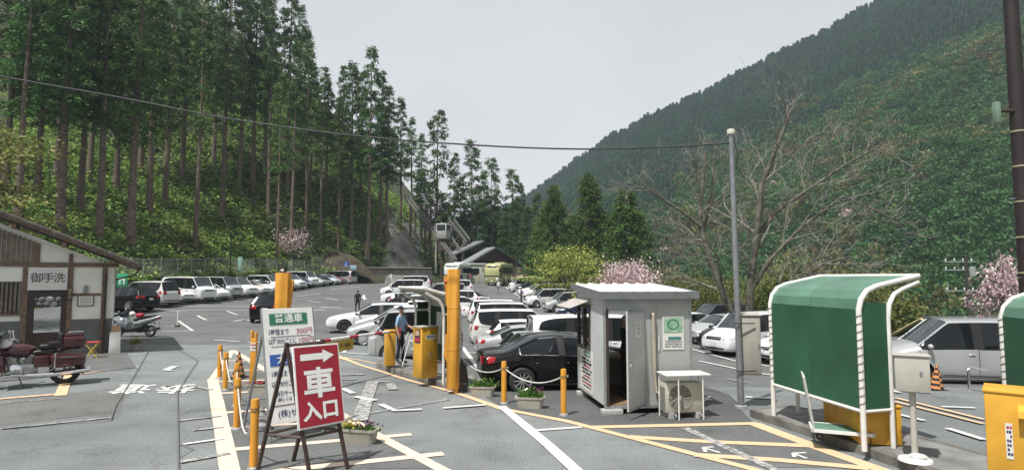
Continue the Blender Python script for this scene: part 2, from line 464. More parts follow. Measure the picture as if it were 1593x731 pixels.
for pts, w, m in [
    # triangle of hatched paint on the left
    (((376, 830), (331, 590)), .27, line_pale), (((331, 590), (362, 545)), .22, line_pale),
    (((362, 545), (470, 610), (590, 679), (720, 748), (830, 812)), .20, line_pale),
    (((350, 562), (382, 561)), .14, line_pale), (((338, 577), (412, 575)), .15, line_pale), (((339, 594), (440, 590)), .15, line_pale),
    (((343, 612), (470, 606)), .16, line_pale), (((352, 642), (520, 630)), .17, line_pale), (((352, 667), (560, 652)), .18, line_pale),
    (((356, 700), (640, 676)), .19, line_pale), (((360, 740), (690, 706)), .2, line_pale), (((366, 780), (745, 745)), .2, line_pale),
    # band in front of the island and the hatched lane edge by the booth
    (((520, 552), (560, 568), (600, 580), (680, 603), (780, 636), (880, 655), (1000, 686), (1170, 730), (1290, 765), (1400, 800)), .17, line_orange),
    (((525, 556), (575, 573)), .12, line_orange), (((527, 555), (585, 566)), .11, line_orange),
    (((918, 665), (1050, 662), (1180, 659)), .2, line_orange), (((1172, 659), (1278, 699), (1400, 742), (1540, 800)), .27, line_orange),
    (((980, 680), (1110, 688), (1262, 694)), .2, line_orange), (((1079, 708), (1210, 716), (1350, 729)), .2, line_orange),
    (((780, 632), (850, 690), (905, 740), (985, 812)), .2, line_white), (((833, 670), (905, 665)), .12, line_white),
    (((1065, 666), (1159, 710), (1210, 733), (1300, 775)), .17, line_faint),
    (((1094, 697), (1120, 705)), .06, line_white), (((1094, 697), (1098, 704)), .06, line_white), (((1094, 697), (1110, 696)), .06, line_white),
    (((1234, 706), (1255, 714)), .06, line_white), (((1234, 706), (1236, 712)), .06, line_white), (((1234, 706), (1254, 705)), .06, line_white),
    (((1095, 619), (1107, 623)), .07, line_white), (((1096, 624), (1104, 617)), .05, line_white),
    # left lane
    (((0, 621), (97, 613)), .17, line_orange), (((94, 616), (106, 584)), .25, line_orange), (((112, 584), (162, 577)), .12, line_orange), (((162, 577), (215, 571)), .14, line_white),
    (((0, 628), (95, 620)), .06, line_faint), (((120, 596), (210, 590)), .06, line_faint), (((0, 668), (175, 650)), .1, line_faint),
    (((278, 655), (345, 648)), .09, line_faint), (((300, 670), (348, 665)), .09, line_faint), (((285, 692), (348, 683)), .1, line_white), (((280, 720), (358, 706)), .12, line_faint),
    (((300, 601), (330, 607)), .12, line_faint), (((258, 576), (272, 570)), .22, line_white), (((256, 576), (268, 577)), .12, line_white),
    # car park lines
    (((278, 499), (300, 515)), .14, line_white), (((252, 515), (300, 515)), .16, line_white), (((256, 508), (293, 507)), .12, line_white),
    (((307, 491), (321, 498)), .16, line_white), (((353, 484), (369, 490)), .16, line_white), (((254, 491), (363, 490)), .11, line_faint),
    (((265, 484), (405, 483)), .12, line_white), (((271, 478), (392, 477)), .12, line_white), (((364, 500), (380, 497), (395, 500)), .22, line_white),
    (((333, 529), (373, 532)), .14, line_white), (((385, 533), (409, 533)), .2, line_white),
    (((479, 468), (499, 471)), .16, line_white), (((506, 463), (526, 467)), .16, line_white), (((497, 478), (532, 479)), .3, line_white),
    (((485, 482), (506, 483)), .28, line_white), (((470, 472), (512, 470)), .12, line_faint), (((561, 462), (570, 465)), .3, line_white), (((566, 459), (567, 466)), .2, line_white),
    (((440, 476), (470, 476)), .12, line_white), (((460, 461), (500, 457)), .14, line_white), (((512, 451), (560, 446)), .15, line_white),
    (((534, 549), (546, 539)), .13, line_white), (((533, 549), (572, 552)), .13, line_white),
    # lane in front of the barrier
    (((530, 584), (567, 583)), .12, line_faint), (((532, 605), (550, 613)), .16, line_white), (((553, 618), (584, 624)), .16, line_white),
    (((580, 594), (559, 656)), .3, line_faint), (((579, 594), (608, 595)), .13, line_faint), (((606, 597), (612, 607)), .24, line_faint),
    (((592, 630), (614, 640), (656, 638)), .14, line_white), (((690, 636), (755, 631)), .13, line_white), (((520, 592), (556, 590)), .1, line_faint),
    (((700, 622), (540, 650)), .05, line_faint),
    # beyond the island
    (((719, 540), (746, 575)), .2, line_white), (((722, 549), (752, 550)), .13, line_white), (((773, 600), (896, 602)), .13, line_white), (((757, 592), (788, 606)), .12, line_white),
    (((795, 451), (818, 469), (860, 485), (905, 500)), .2, line_white), (((786, 446), (791, 450)), .2, line_white),
    (((736, 461), (742, 464)), .4, line_white), (((748, 460), (760, 464)), .4, line_white), (((752, 466), (762, 470)), .4, line_white),
    # right lot
    (((1074, 543), (1143, 562), (1205, 572), (1400, 612)), .14, line_white), (((1087, 562), (1143, 574), (1205, 585)), .14, line_white),
    (((1160, 619), (1205, 621)), .13, line_white), (((1392, 620), (1530, 654)), .11, line_orange), (((1392, 626), (1530, 661)), .11, line_orange),
    (((1465, 634), (1517, 636)), .11, line_white), (((1393, 645), (1438, 656)), .13, line_white), (((1474, 668), (1531, 686)), .14, line_white),
    (((1390, 608), (1450, 612)), .12, line_white), (((1130, 590), (1160, 596)), .1, line_faint),
    (((640, 447), (700, 452)), .2, line_faint)]:
    stripe(pts, w, m)
for pts, w in [(((232, 545), (205, 592), (180, 632), (172, 655)), .05), (((275, 543), (308, 562), (292, 585), (276, 612), (277, 680), (278, 830)), .05), (((277, 642), (350, 636)), .05),
               (((278, 692), (300, 700), (278, 712)), .04), (((0, 668), (100, 660), (172, 655)), .05), (((450, 604), (700, 622)), .03), (((545, 611), (690, 616)), .03), (((1060, 600), (1130, 612), (1148, 630)), .05)]:
    stripe(pts, w * .48, seam_mat, 'asphalt_joint', .011)

def patch(pts, m, name='asphalt_patch', dz=.005):
    P = [at(*p) for p in pts]; c = sum(P, V()) / len(P); mb = MB(); vs = [c] + P; rows = 10
    ring = []                                           # finely divided so that it lies on the ground
    n = len(P); E_ = []
    for a, b in zip(P, P[1:] + P[:1]):
        for k in range(6): E_.append(a.lerp(b, k / 6))
    for r in range(rows + 1):
        for e in E_:
            q = c.lerp(e, r / rows); ring.append((q.x, q.y, ground_z(q.x, q.y) + dz))
    k = len(E_); mb.add(ring, [(r * k + i, r * k + (i + 1) % k, (r + 1) * k + (i + 1) % k, (r + 1) * k + i) for r in range(rows) for i in range(k)])
    return tag(mb.build(name, m), kind='structure')
patch([(742, 612), (790, 637), (900, 656), (930, 664), (1172, 657), (1150, 634), (1128, 612), (1085, 598), (900, 586), (800, 586)], asphalt_dark)
patch([(940, 668), (1172, 662), (1270, 696), (1345, 726), (1190, 727), (1060, 700)], asphalt_lot, dz=.006)
patch([(345, 600), (380, 562), (430, 590), (500, 628), (590, 676), (690, 728), (362, 731)], asphalt_lot, dz=.0055)
patch([(0, 625), (200, 600), (186, 640), (0, 662)], asphalt_mat('asphalt_brownish', (.138, .140, .138), (.19, .19, .185)), dz=.0045)

# two characters painted on the road, to be read from the far side
def road_char(ch, px, py, w, h, skew):
    c = at(px, py)
    m = MX(((-1, -skew, 0, c.x), (0, -1, 0, c.y), (0, 0, 1, c.z + .012), (0, 0, 0, 1)))
    o = text(ch, 1.0, m @ MX.Diagonal((w, h, 1, 1)), line_white, bold=.022, name='road_lettering')
    return tag(o, kind='structure')
road_char('歩', 276, 604, .98, 1.35, -.35)
road_char('道', 208, 604, .98, 1.35, -.35)

# ---------------------------------------------------------------- raised islands
kerb_mat = mat('kerb_concrete', (.155, .150, .135), .9, var=.4, scale=3, bump=.5, bscale=30)
slab_mat = mat('island_paving', (.19, .19, .185), .9, var=.3, scale=2.2, bump=.3, bscale=70)
def island(name, poly, h=.15, mat_top=slab_mat):
    mb = MB(); n = len(poly)
    c = sum((V(p) for p in poly), V((0, 0))) / n
    inn = []
    for i, p in enumerate(poly):                         # a kerb stone rim 12 cm wide round the paving
        a = V(poly[i - 1]); b = V(poly[(i + 1) % n]); p = V(p)
        d1 = (p - a).normalized(); d2 = (b - p).normalized(); nn = V((-(d1 + d2).y, (d1 + d2).x)).normalized()
        inn.append(p + nn * .13)
    z = [gz(*p) for p in poly]
    lo = [(p[0], p[1], z[i] - .15) for i, p in enumerate(poly)]
    tp = [(p[0], p[1], z[i] + h) for i, p in enumerate(poly)]
    ti = [(p.x, p.y, z[i] + h) for i, p in enumerate(inn)]
    mb.add(lo + tp + ti, [(i, (i + 1) % n, n + (i + 1) % n, n + i) for i in range(n)] + [(n + i, n + (i + 1) % n, 2 * n + (i + 1) % n, 2 * n + i) for i in range(n)], 0)
    mb.add([(p[0], p[1], p[2] - .005) for p in ti], [tuple(range(n))], 1)
    return tag(mb.build(name, [kerb_mat, mat_top], bev=.012, seg=1), kind='structure')
def w2(px, py): p = at(px, py); return (p.x, p.y)
island('kerbed_island', [w2(584, 571), w2(640, 590), w2(690, 603), w2(742, 613), w2(738, 590), (-1.75, 17.6), (-3.0, 19.6), (-4.3, 20.4)])
island('kerbed_island', [(4.72, 12.05), (5.15, 10.6), (5.5, 9.3), (6.1, 6.4), (7.9, 6.4), (7.0, 9.3), (6.3, 11.6), (5.7, 12.5)])
pad = MB()
bc = [w2(212, 572), w2(196, 548), w2(168, 540), (-20.5, 19.6), (-18.6, 17.2), w2(0, 594)]
pad.prism(bc[::-1], -.06, .02)
tag(pad.build('concrete_pavement', mat('pavement_dark_concrete', (.115, .115, .115), .85, var=.2, scale=1.5, bump=.2)), kind='structure')
# ---------------------------------------------------------------- leaves and trees
bark = mat('cedar_bark', (.135, .10, .08), .9, var=.45, scale=4, bump=.8, bscale=14, rand=.2)
bark_pale = mat('grey_brown_bark', (.15, .125, .10), .9, var=.4, scale=5, bump=.6, bscale=16)
L_CEDAR = [leafmat('cedar_needles_dark', (.042, .095, .028), .25), leafmat('cedar_needles_mid', (.080, .160, .042), .25), leafmat('cedar_needles_light', (.13, .212, .058), .25)]
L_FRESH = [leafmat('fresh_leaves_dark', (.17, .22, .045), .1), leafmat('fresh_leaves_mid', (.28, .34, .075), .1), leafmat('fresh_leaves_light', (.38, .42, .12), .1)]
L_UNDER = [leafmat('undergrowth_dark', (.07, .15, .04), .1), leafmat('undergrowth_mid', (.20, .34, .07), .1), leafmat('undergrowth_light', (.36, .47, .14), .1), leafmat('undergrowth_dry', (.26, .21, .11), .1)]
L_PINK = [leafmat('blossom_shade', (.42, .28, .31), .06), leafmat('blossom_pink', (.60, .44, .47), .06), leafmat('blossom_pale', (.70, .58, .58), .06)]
L_SHRUB = [leafmat('shrub_dark', (.04, .065, .018), .2), leafmat('shrub_mid', (.09, .12, .03), .2), leafmat('shrub_light', (.15, .17, .05), .2)]

class Leaves:
    """many small leaf faces, gathered with numpy-friendly lists"""
    def __init__(s, seed): s.v = []; s.m = []; s.r = random.Random(seed)
    def leaf(s, c, d, ln, wd, mi, up=None):             # a bent rhombus from c along d
        r = s.r; d = d.normalized()
        sd = d.cross(up or V((r.uniform(-1, 1), r.uniform(-1, 1), r.uniform(-.3, 1))))
        sd = sd.normalized() * wd / 2 if sd.length > 1e-4 else V((wd / 2, 0, 0))
        m = c + d * ln * .5
        s.v += [c, m + sd, c + d * ln - V((0, 0, ln * .12)), m - sd]; s.m.append(mi)
    def build(s, name, mats, parent=None, kind=None):
        n = len(s.m); me = bpy.data.meshes.new(name)
        me.vertices.add(4 * n); me.vertices.foreach_set('co', np.array([tuple(p) for p in s.v], dtype=np.float32).ravel())
        me.loops.add(4 * n); me.loops.foreach_set('vertex_index', np.arange(4 * n, dtype=np.int32))
        me.polygons.add(n); me.polygons.foreach_set('loop_start', np.arange(n, dtype=np.int32) * 4)
        me.update(calc_edges=True)
        for m in mats: me.materials.append(m)
        me.polygons.foreach_set('material_index', np.array(s.m, dtype=np.int32))
        o = bpy.data.objects.new(name, me); COL.objects.link(o)
        if parent is not None: o.parent = parent
        return o

def pick(r, w):
    x = r.random() * sum(w)
    for i, a in enumerate(w):
        x -= a
        if x <= 0: return i
    return len(w) - 1

def cedar(label, group, seed, h, start, rb, spread, dens=1.0, w=(5, 4, 2), wild=0.0, cone=.75, sp=.62):
    """tall conifer: tapered trunk, whorls of drooping sprays, ragged outline"""
    r = random.Random(seed); t = thing('cedar_tree', label, 'tree', group=group)
    mb = MB(); ph = r.uniform(0, 6); pts = []; rs = []
    for i in range(11):
        k = i / 10; pts.append((math.sin(k * 3 + ph) * .12 * h / 25, math.cos(k * 2.3 + ph) * .1 * h / 25, k * h * .98 - .5))
        rs.append(max(.03, rb * (1 - k) ** .8 * (1.35 if i == 0 else 1)))
    mb.tube(pts, rs, 9)
    lv = Leaves(seed + 5)
    nb = int(dens * (h * (1 - start)) * 5.6)
    for b in range(nb):
        k = r.random() ** .92; z = h * (start + (1 - start) * k)
        q = min(1, k / .18)
        L = spread * (1 - k) ** cone * (.45 + .55 * q) * r.uniform(.45, 1.15) + .35
        if wild and r.random() < wild: continue
        a = r.uniform(0, 2 * math.pi); rise = r.uniform(-.05, .45) * L * (1 - .3 * k)
        i0 = min(9, int(k * (1 - start) * 10 + start * 10)); bx, by = pts[i0][0], pts[i0][1]
        def bp(u): return V((bx + math.cos(a) * L * u, by + math.sin(a) * L * u, z + rise * u - L * .42 * u * u))
        if b % 3 == 0: mb.tube([bp(0), bp(.4), bp(.8)], [.05, .035, .015], 4, cap=False)
        shade = r.random()
        for s in range(int(13 + L * 23)):
            u = r.uniform(.18, 1.0) ** .75; c = bp(u)
            c += V((r.gauss(0, .2), r.gauss(0, .2), r.gauss(-.05, .18)))
            d = V((math.cos(a) * .7 + r.gauss(0, .55), math.sin(a) * .7 + r.gauss(0, .55), r.uniform(-.9, .35)))
            ln = r.uniform(.5, 1.2) * sp * .70
            lv.leaf(c, d, ln, ln * r.uniform(.28, .52), pick(r, (w[0] * (1.3 - shade), w[1], w[2] * (.4 + shade))))
    for b in range(int(h * start * .7)):                # dead snags low on the trunk
        z = h * r.uniform(.25 * start, start); a = r.uniform(0, 6.28); L = r.uniform(.3, 1.3)
        mb.tube([(pts[3][0], pts[3][1], z), (math.cos(a) * L, math.sin(a) * L, z - .1)], [.03, .012], 4, cap=False)
    mb.build('trunk', bark, t, ang=60)
    lv.build('crown', L_CEDAR, t)
    return t

def broadleaf(name, label, group, seed, h, rad, mats, trunk_h=.35, rb=.18, n=1600, ls=.3, squash=.75, w=(3, 4, 3), weep=0.0, layers=0):
    r = random.Random(seed); t = thing(name, label, 'tree', group=group); mb = MB(); lv = Leaves(seed + 3)
    top = V((r.uniform(-.2, .2), r.uniform(-.2, .2), h * trunk_h))
    mb.tube([(0, 0, -.4), tuple(top * .5), tuple(top)], [rb * 1.3, rb, rb * .8], 8)
    k = 9 if not layers else layers * 4
    tips = []
    for i in range(k):
        a = i * 2.4 + r.uniform(-.4, .4); u = (i + .5) / k
        e = V((math.cos(a) * rad * r.uniform(.35, .95) * math.sqrt(1 - .5 * u), math.sin(a) * rad * r.uniform(.35, .95) * math.sqrt(1 - .5 * u), h * (trunk_h * .9 + (1 - trunk_h) * (.15 + .75 * u))))
        m = (top + e) / 2 + V((0, 0, h * .08)); mb.tube([tuple(top), tuple(m), tuple(e)], [rb * .55, rb * .35, rb * .1], 5, cap=False); tips.append((top, m, e))
    for i in range(n):
        a0, m, e = tips[r.randrange(k)]; u = r.uniform(.45, 1.0)
        c = m.lerp(e, u)
        sr = rad * (.36 if not layers else .30)
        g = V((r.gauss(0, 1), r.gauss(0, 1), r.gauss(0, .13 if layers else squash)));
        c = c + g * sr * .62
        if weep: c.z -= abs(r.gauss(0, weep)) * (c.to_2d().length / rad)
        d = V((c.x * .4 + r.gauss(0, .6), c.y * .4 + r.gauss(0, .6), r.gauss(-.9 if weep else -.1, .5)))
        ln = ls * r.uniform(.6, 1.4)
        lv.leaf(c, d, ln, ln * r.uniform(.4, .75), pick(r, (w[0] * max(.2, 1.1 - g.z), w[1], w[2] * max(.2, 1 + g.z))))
    mb.build('trunk', bark_pale, t, ang=60); lv.build('crown', mats, t)
    return t

# cedars of the hillside: base pixel, pixel row of the top, crown start, kind
protos = [cedar('', None, 100 + i, 34, st, .40, sp, dens=1.05, w=w, sp=.7) for i, (st, sp, w) in enumerate([(.34, 3.4, (5, 4, 2)), (.39, 2.9, (6, 4, 1)), (.32, 3.6, (4, 4, 3)), (.43, 2.6, (5, 5, 2))])]
slim = cedar('', None, 140, 30, .45, .27, 2.4, dens=.9, w=(3, 5, 4), sp=.62)
sparse = cedar('', None, 150, 26, .30, .30, 2.8, dens=.85, wild=.15, w=(6, 4, 1), cone=.45, sp=.7)
USED = set()
SEEN_L = {}
def where(label, px, py=None):                          # says which one: what it stands above, how high up the slope, and which of a pair
    ref = ''
    for lim, r_ in REFS:
        if px <= lim: ref = r_; break
    tier = '' if py is None else ('low on the slope ' if py > 365 else 'halfway up the slope ' if py > 310 else 'high on the slope ')
    l = label + ' ' + tier + ref
    SEEN_L[l] = SEEN_L.get(l, 0) + 1
    return l if SEEN_L[l] == 1 else l + (', right of its twin' if SEEN_L[l] == 2 else ', rightmost of three')
REFS = [(20, 'above the left edge of the toilet roof'), (75, 'above the toilet gable boards'), (112, 'above the toilet name board'), (145, 'above the framed toilet notice'), (165, 'above the toilet corner post'), (192, 'above the toilet roof eave'), (225, 'above the black off road car'), (248, 'above the tail first minivan'), (270, 'above the left end of the tall white van'), (295, 'above the roof of the tall white van'),
        (318, 'above the square fence notice'), (350, 'above the round fence sign'), (366, 'beside the one lantern lamp post'), (385, 'above the tall pale green sign'), (402, 'right of the tall pale green sign'), (425, 'left of the orange column lamp'), (443, 'above the orange column'), (460, 'right of the orange column'), (480, 'left of the earth mound'), (492, 'above the left foot of the earth mound'), (505, 'above the earth mound top'), (518, 'right of the earth mound top'),
        (535, 'above the round wheelchair sign'), (555, 'right of the round wheelchair sign'), (580, 'above the low dark stone wall'), (597, 'left of the bare rock face'), (607, 'above the bare rock face'), (630, 'right of the bare rock face'), (648, 'left of the slope railway rails'), (662, 'between the slope railway rails'), (680, 'above the railway cabin'), (700, 'above the white coach'), (730, 'above the left station roof'), (748, 'above the station roof ridge'),
        (760, 'above the right station roof'), (776, 'above the yellow coach front'), (795, 'above the yellow coach tail'), (815, 'above the group in red'), (830, 'left of the square wheelchair sign'), (880, 'above the square wheelchair sign'), (1010, 'left of the two lantern lamp post'), (1035, 'behind the two lantern lamp post'), (1060, 'above the right end of the booth roof'), (1090, 'above the silver hatchback'), (1125, 'left of the bare tree trunk'), (1160, 'behind the bare tree trunk'),
        (1180, 'right of the lamp pole'), (1210, 'above the left end of the long shelter'), (1245, 'above the left part of the long shelter roof'), (1275, 'above the middle of the long shelter roof'), (1310, 'above the right part of the long shelter roof'), (1345, 'above the near hoop of the long shelter'), (1375, 'above the side panel of the long shelter'), (1395, 'above the grey control box'), (1425, 'above the valley house gable'), (1460, 'above the valley house roof'), (1500, 'left of the distant power pole'), (1540, 'right of the distant power pole'), (1580, 'behind the dark utility pole'), (9999, 'at the right edge')]
def plant(proto, loc, h, h0, rz, label, group=None, wide=1.0):
    k = h / h0; sc = (k * wide, k * wide, k)
    if id(proto) not in USED:
        USED.add(id(proto)); proto.location = loc; proto.rotation_euler = (0, 0, rz); proto.scale = sc
        proto['label'] = label
        if group: proto['group'] = group
        return proto
    return dup(proto, loc, rz, label, group, sc)

GH = 'cedars on the slope behind the fence'
LH = 'tall straight cedar with bare lower trunk on the fenced hillside'
PROM = {0: 'thick cedar rising right behind the toilet building roof, leftmost of the big trunks', 2: 'thick dark cedar trunk standing just right of the toilet building eave',
        14: 'pale thin bare stemmed cedar rising behind the pink blossom tree', 20: 'tallest pointed cedar on the hill, against the sky beside the slope railway'}
hill = [(95, 367, -120, 0, 1.1), (152, 378, -90, 1, .95), (205, 384, -110, 2, 1.1), (122, 335, -60, 1, 1), (232, 335, -60, 3, 1), (258, 322, -70, 0, 1), (303, 388, -40, 3, .75), (347, 335, -60, 0, 1), (372, 300, -20, 1, 1), (393, 292, -60, 2, 1),
        (178, 300, -50, 2, 1), (30, 345, -90, 1, 1), (60, 315, -60, 2, 1), (283, 290, -40, 1, 1), (431, 422, 110, 4, .75), (418, 330, 20, 3, .9), (452, 400, 60, 3, .8), (447, 300, -60, 1, .95), (476, 345, 60, 4, .9), (499, 372, 100, 4, .9),
        (572, 408, 66, 0, 1), (545, 372, 95, 2, 1), (590, 385, 110, 1, .95), (602, 372, 128, 0, .95), (622, 350, 150, 2, .9), (640, 345, 180, 3, .9), (531, 330, 100, 1, 1), (508, 300, 120, 0, 1), (560, 310, 110, 3, 1), (612, 300, 200, 1, 1),
        (655, 372, 205, 2, .85), (10, 300, -80, 0, 1), (330, 262, -40, 2, 1), (410, 262, -10, 0, 1), (470, 285, 40, 2, 1), (220, 270, -60, 0, 1), (140, 280, -60, 3, 1), (85, 285, -60, 1, 1), (525, 398, 150, 4, .8), (483, 318, 100, 4, .9)]
for i, (px, py, ty, kd, wd) in enumerate(hill):
    p = at(px, py); dd = p.y
    h = max(16, min(42, zat(ty, dd) - p.z))
    pr = protos[kd] if kd < 4 else slim
    plant(pr, p - V((0, 0, .3)), h, 34 if kd < 4 else 30, rnd.uniform(0, 6.28), PROM.get(i) or where('cedar', px, py), GH, wd * max(.8, min(1.15, 34 / h)) * 1.0)
extra = 0
for i in range(400):                                    # the wood goes on up the slope and out of frame
    x = rnd.uniform(-120, -22); y = rnd.uniform(25, 200); s = sdist(HILL, x, y)
    if s < 26 or extra >= 12: continue
    if s < 30 and rnd.random() < .5: continue
    px = 796 + x / y * 925
    if px > 600 or px < -260: continue
    extra += 1
    plant(protos[i % 4], V((x, y, hill_z(x, y) - .3)), rnd.uniform(22, 31), 34, rnd.uniform(0, 6.28), 'cedar deep in the hillside wood behind nearer trunks', 'cedars higher up the wooded slope', 1.15)
# the wood beyond the station
sp_list = [(680, 165, 118, sparse, 1.0), (733, 212, 120, sparse, 1.05), (706, 232, 118, sparse, .8), (765, 240, 124, sparse, 1.0), (797, 258, 128, sparse, 1.25)]
SPL = ['sparse topped conifer with its bare stem leaning over the slope railway', 'tall ragged conifer above the station roof ridge', 'thin ragged conifer between the railway and the ridge roof', 'feathery conifer right behind the yellow bus', 'flat topped ragged conifer, rightmost of the far group']
for i, (px, ty, dy, pr, wd) in enumerate(sp_list):
    x = (px - 796.5) / 925 * dy; zb = G(x, dy) if x > -12 else hill_z(x, dy); h = zat(ty, dy) - zb
    plant(pr, V((x, dy, zb - .3)), h, 26, rnd.uniform(0, 6.28), SPL[i], None, wd)
far_wood = [(690, 300, 128), (715, 275, 126), (742, 290, 122), (770, 300, 126), (800, 312, 124), (822, 320, 118), (655, 262, 132), (668, 300, 134), (786, 335, 118), (835, 300, 130), (752, 265, 134), (725, 315, 121), (810, 285, 136)]
for i, (px, ty, dy) in enumerate(far_wood):
    x = (px - 796.5) / 925 * dy; zb = G(x, dy) if x > -12 else hill_z(x, dy); h = zat(ty, dy) - zb
    plant(protos[(i + 1) % 4], V((x, dy, zb - h * .12)), h * 1.12, 34, rnd.uniform(0, 6.28), where('dark conifer' if ty > 285 else 'tall dark conifer', px), 'conifers behind the station', 1.15 * 34 / max(h, 16) * .72)
full = cedar('', None, 160, 16, .08, .25, 3.3, dens=3.3, w=(3, 5, 4), cone=.62, sp=.55)
fullb = cedar('', None, 161, 16, .06, .25, 3.6, dens=3.3, w=(4, 5, 3), cone=.55, sp=.55)
for px, ty, dy, pr, wd, lb in [(863, 285, 84, fullb, .95, 'broad dark green conifer, leftmost of the cluster beyond the maple'), (918, 266, 82, full, 1.05, 'tall green conifer right above the light green maple'), (975, 291, 76, fullb, 1.1, 'dense dark conifer with a straight right edge above the pink cherry'),
                           (893, 330, 92, full, 1.0, 'shorter conifer half hidden between two bigger ones'), (945, 325, 90, full, 1.0, 'conifer peeping between the two tallest of the cluster'), (842, 335, 96, full, 1.0, 'small conifer at the cluster edge beside the far wood'), (1000, 330, 84, fullb, .8, 'low conifer at the right edge of the cluster above the street lamp')]:
    x = (px - 796.5) / 925 * dy; zb = ground_z(x, dy); h = zat(ty, dy) - zb
    plant(pr, V((x, dy, zb - .3)), h, 16, rnd.uniform(0, 6.28), lb, None, wd * 16 / h * .98)

# blossoming and fresh green trees
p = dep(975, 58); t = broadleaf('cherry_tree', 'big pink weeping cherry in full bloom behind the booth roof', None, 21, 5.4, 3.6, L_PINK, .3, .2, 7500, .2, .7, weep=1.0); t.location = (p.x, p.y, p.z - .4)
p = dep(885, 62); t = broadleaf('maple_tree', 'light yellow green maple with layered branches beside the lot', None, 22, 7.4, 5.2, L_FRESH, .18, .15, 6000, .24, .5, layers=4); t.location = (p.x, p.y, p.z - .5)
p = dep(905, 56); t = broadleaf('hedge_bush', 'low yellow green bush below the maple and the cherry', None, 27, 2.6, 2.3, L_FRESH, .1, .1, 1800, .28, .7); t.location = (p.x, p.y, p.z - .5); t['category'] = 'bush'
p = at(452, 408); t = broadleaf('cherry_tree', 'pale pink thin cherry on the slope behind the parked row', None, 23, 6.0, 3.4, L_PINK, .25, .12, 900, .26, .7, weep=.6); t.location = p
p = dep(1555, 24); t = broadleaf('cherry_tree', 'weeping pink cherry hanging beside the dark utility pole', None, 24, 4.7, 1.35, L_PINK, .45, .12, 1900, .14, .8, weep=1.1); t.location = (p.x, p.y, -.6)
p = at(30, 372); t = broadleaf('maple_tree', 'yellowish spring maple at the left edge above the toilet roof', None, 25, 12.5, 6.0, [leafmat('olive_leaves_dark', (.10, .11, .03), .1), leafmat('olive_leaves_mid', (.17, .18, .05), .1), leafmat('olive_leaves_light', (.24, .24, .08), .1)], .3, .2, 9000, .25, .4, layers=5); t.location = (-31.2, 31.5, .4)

# shrubs past the right edge of the lot
sb = [broadleaf('shrub', '', None, 30 + i, 4.2, 2.6, m, .15, .1, 3800, .19, .8) for i, m in enumerate([L_SHRUB, [leafmat('olive_shrub_dark', (.08, .09, .03), .2), leafmat('olive_shrub_mid', (.14, .155, .05), .2), leafmat('olive_shrub_light', (.20, .21, .08), .2)], L_SHRUB])]
for s_ in sb: s_['category'] = 'bush'
sh = [(1000, 440, 66, 0), (1022, 428, 60, 2), (1050, 425, 52, 0), (1085, 418, 60, 2), (1110, 430, 50, 1), (1195, 415, 52, 1), (1230, 405, 48, 2), (1262, 396, 52, 1), (1300, 402, 46, 1), (1335, 400, 50, 1), (1362, 405, 56, 0), (1400, 425, 60, 0), (1440, 432, 64, 2), (1480, 420, 66, 0),
      (1520, 430, 60, 2), (1560, 440, 52, 0), (1600, 430, 50, 2), (1170, 440, 56, 0), (1280, 430, 42, 0), (1140, 422, 62, 2), (1640, 430, 46, 0), (1385, 445, 48, 2), (1320, 385, 66, 2), (1240, 380, 70, 0)]
for i, (px, ty, dy, k) in enumerate(sh):
    x = (px - 796.5) / 925 * dy; zb = ground_z(x, dy); h = min(10, zat(ty, dy) - zb)
    plant(sb[k], V((x, dy, zb - .3)), max(2.5, h), 4.2, rnd.uniform(0, 6.28), where('yellow green bush' if k == 1 else 'dark green bush' if k == 0 else 'mid green bush', px), 'bushes along the valley side of the car park', 1.05 if h < 6 else .75)

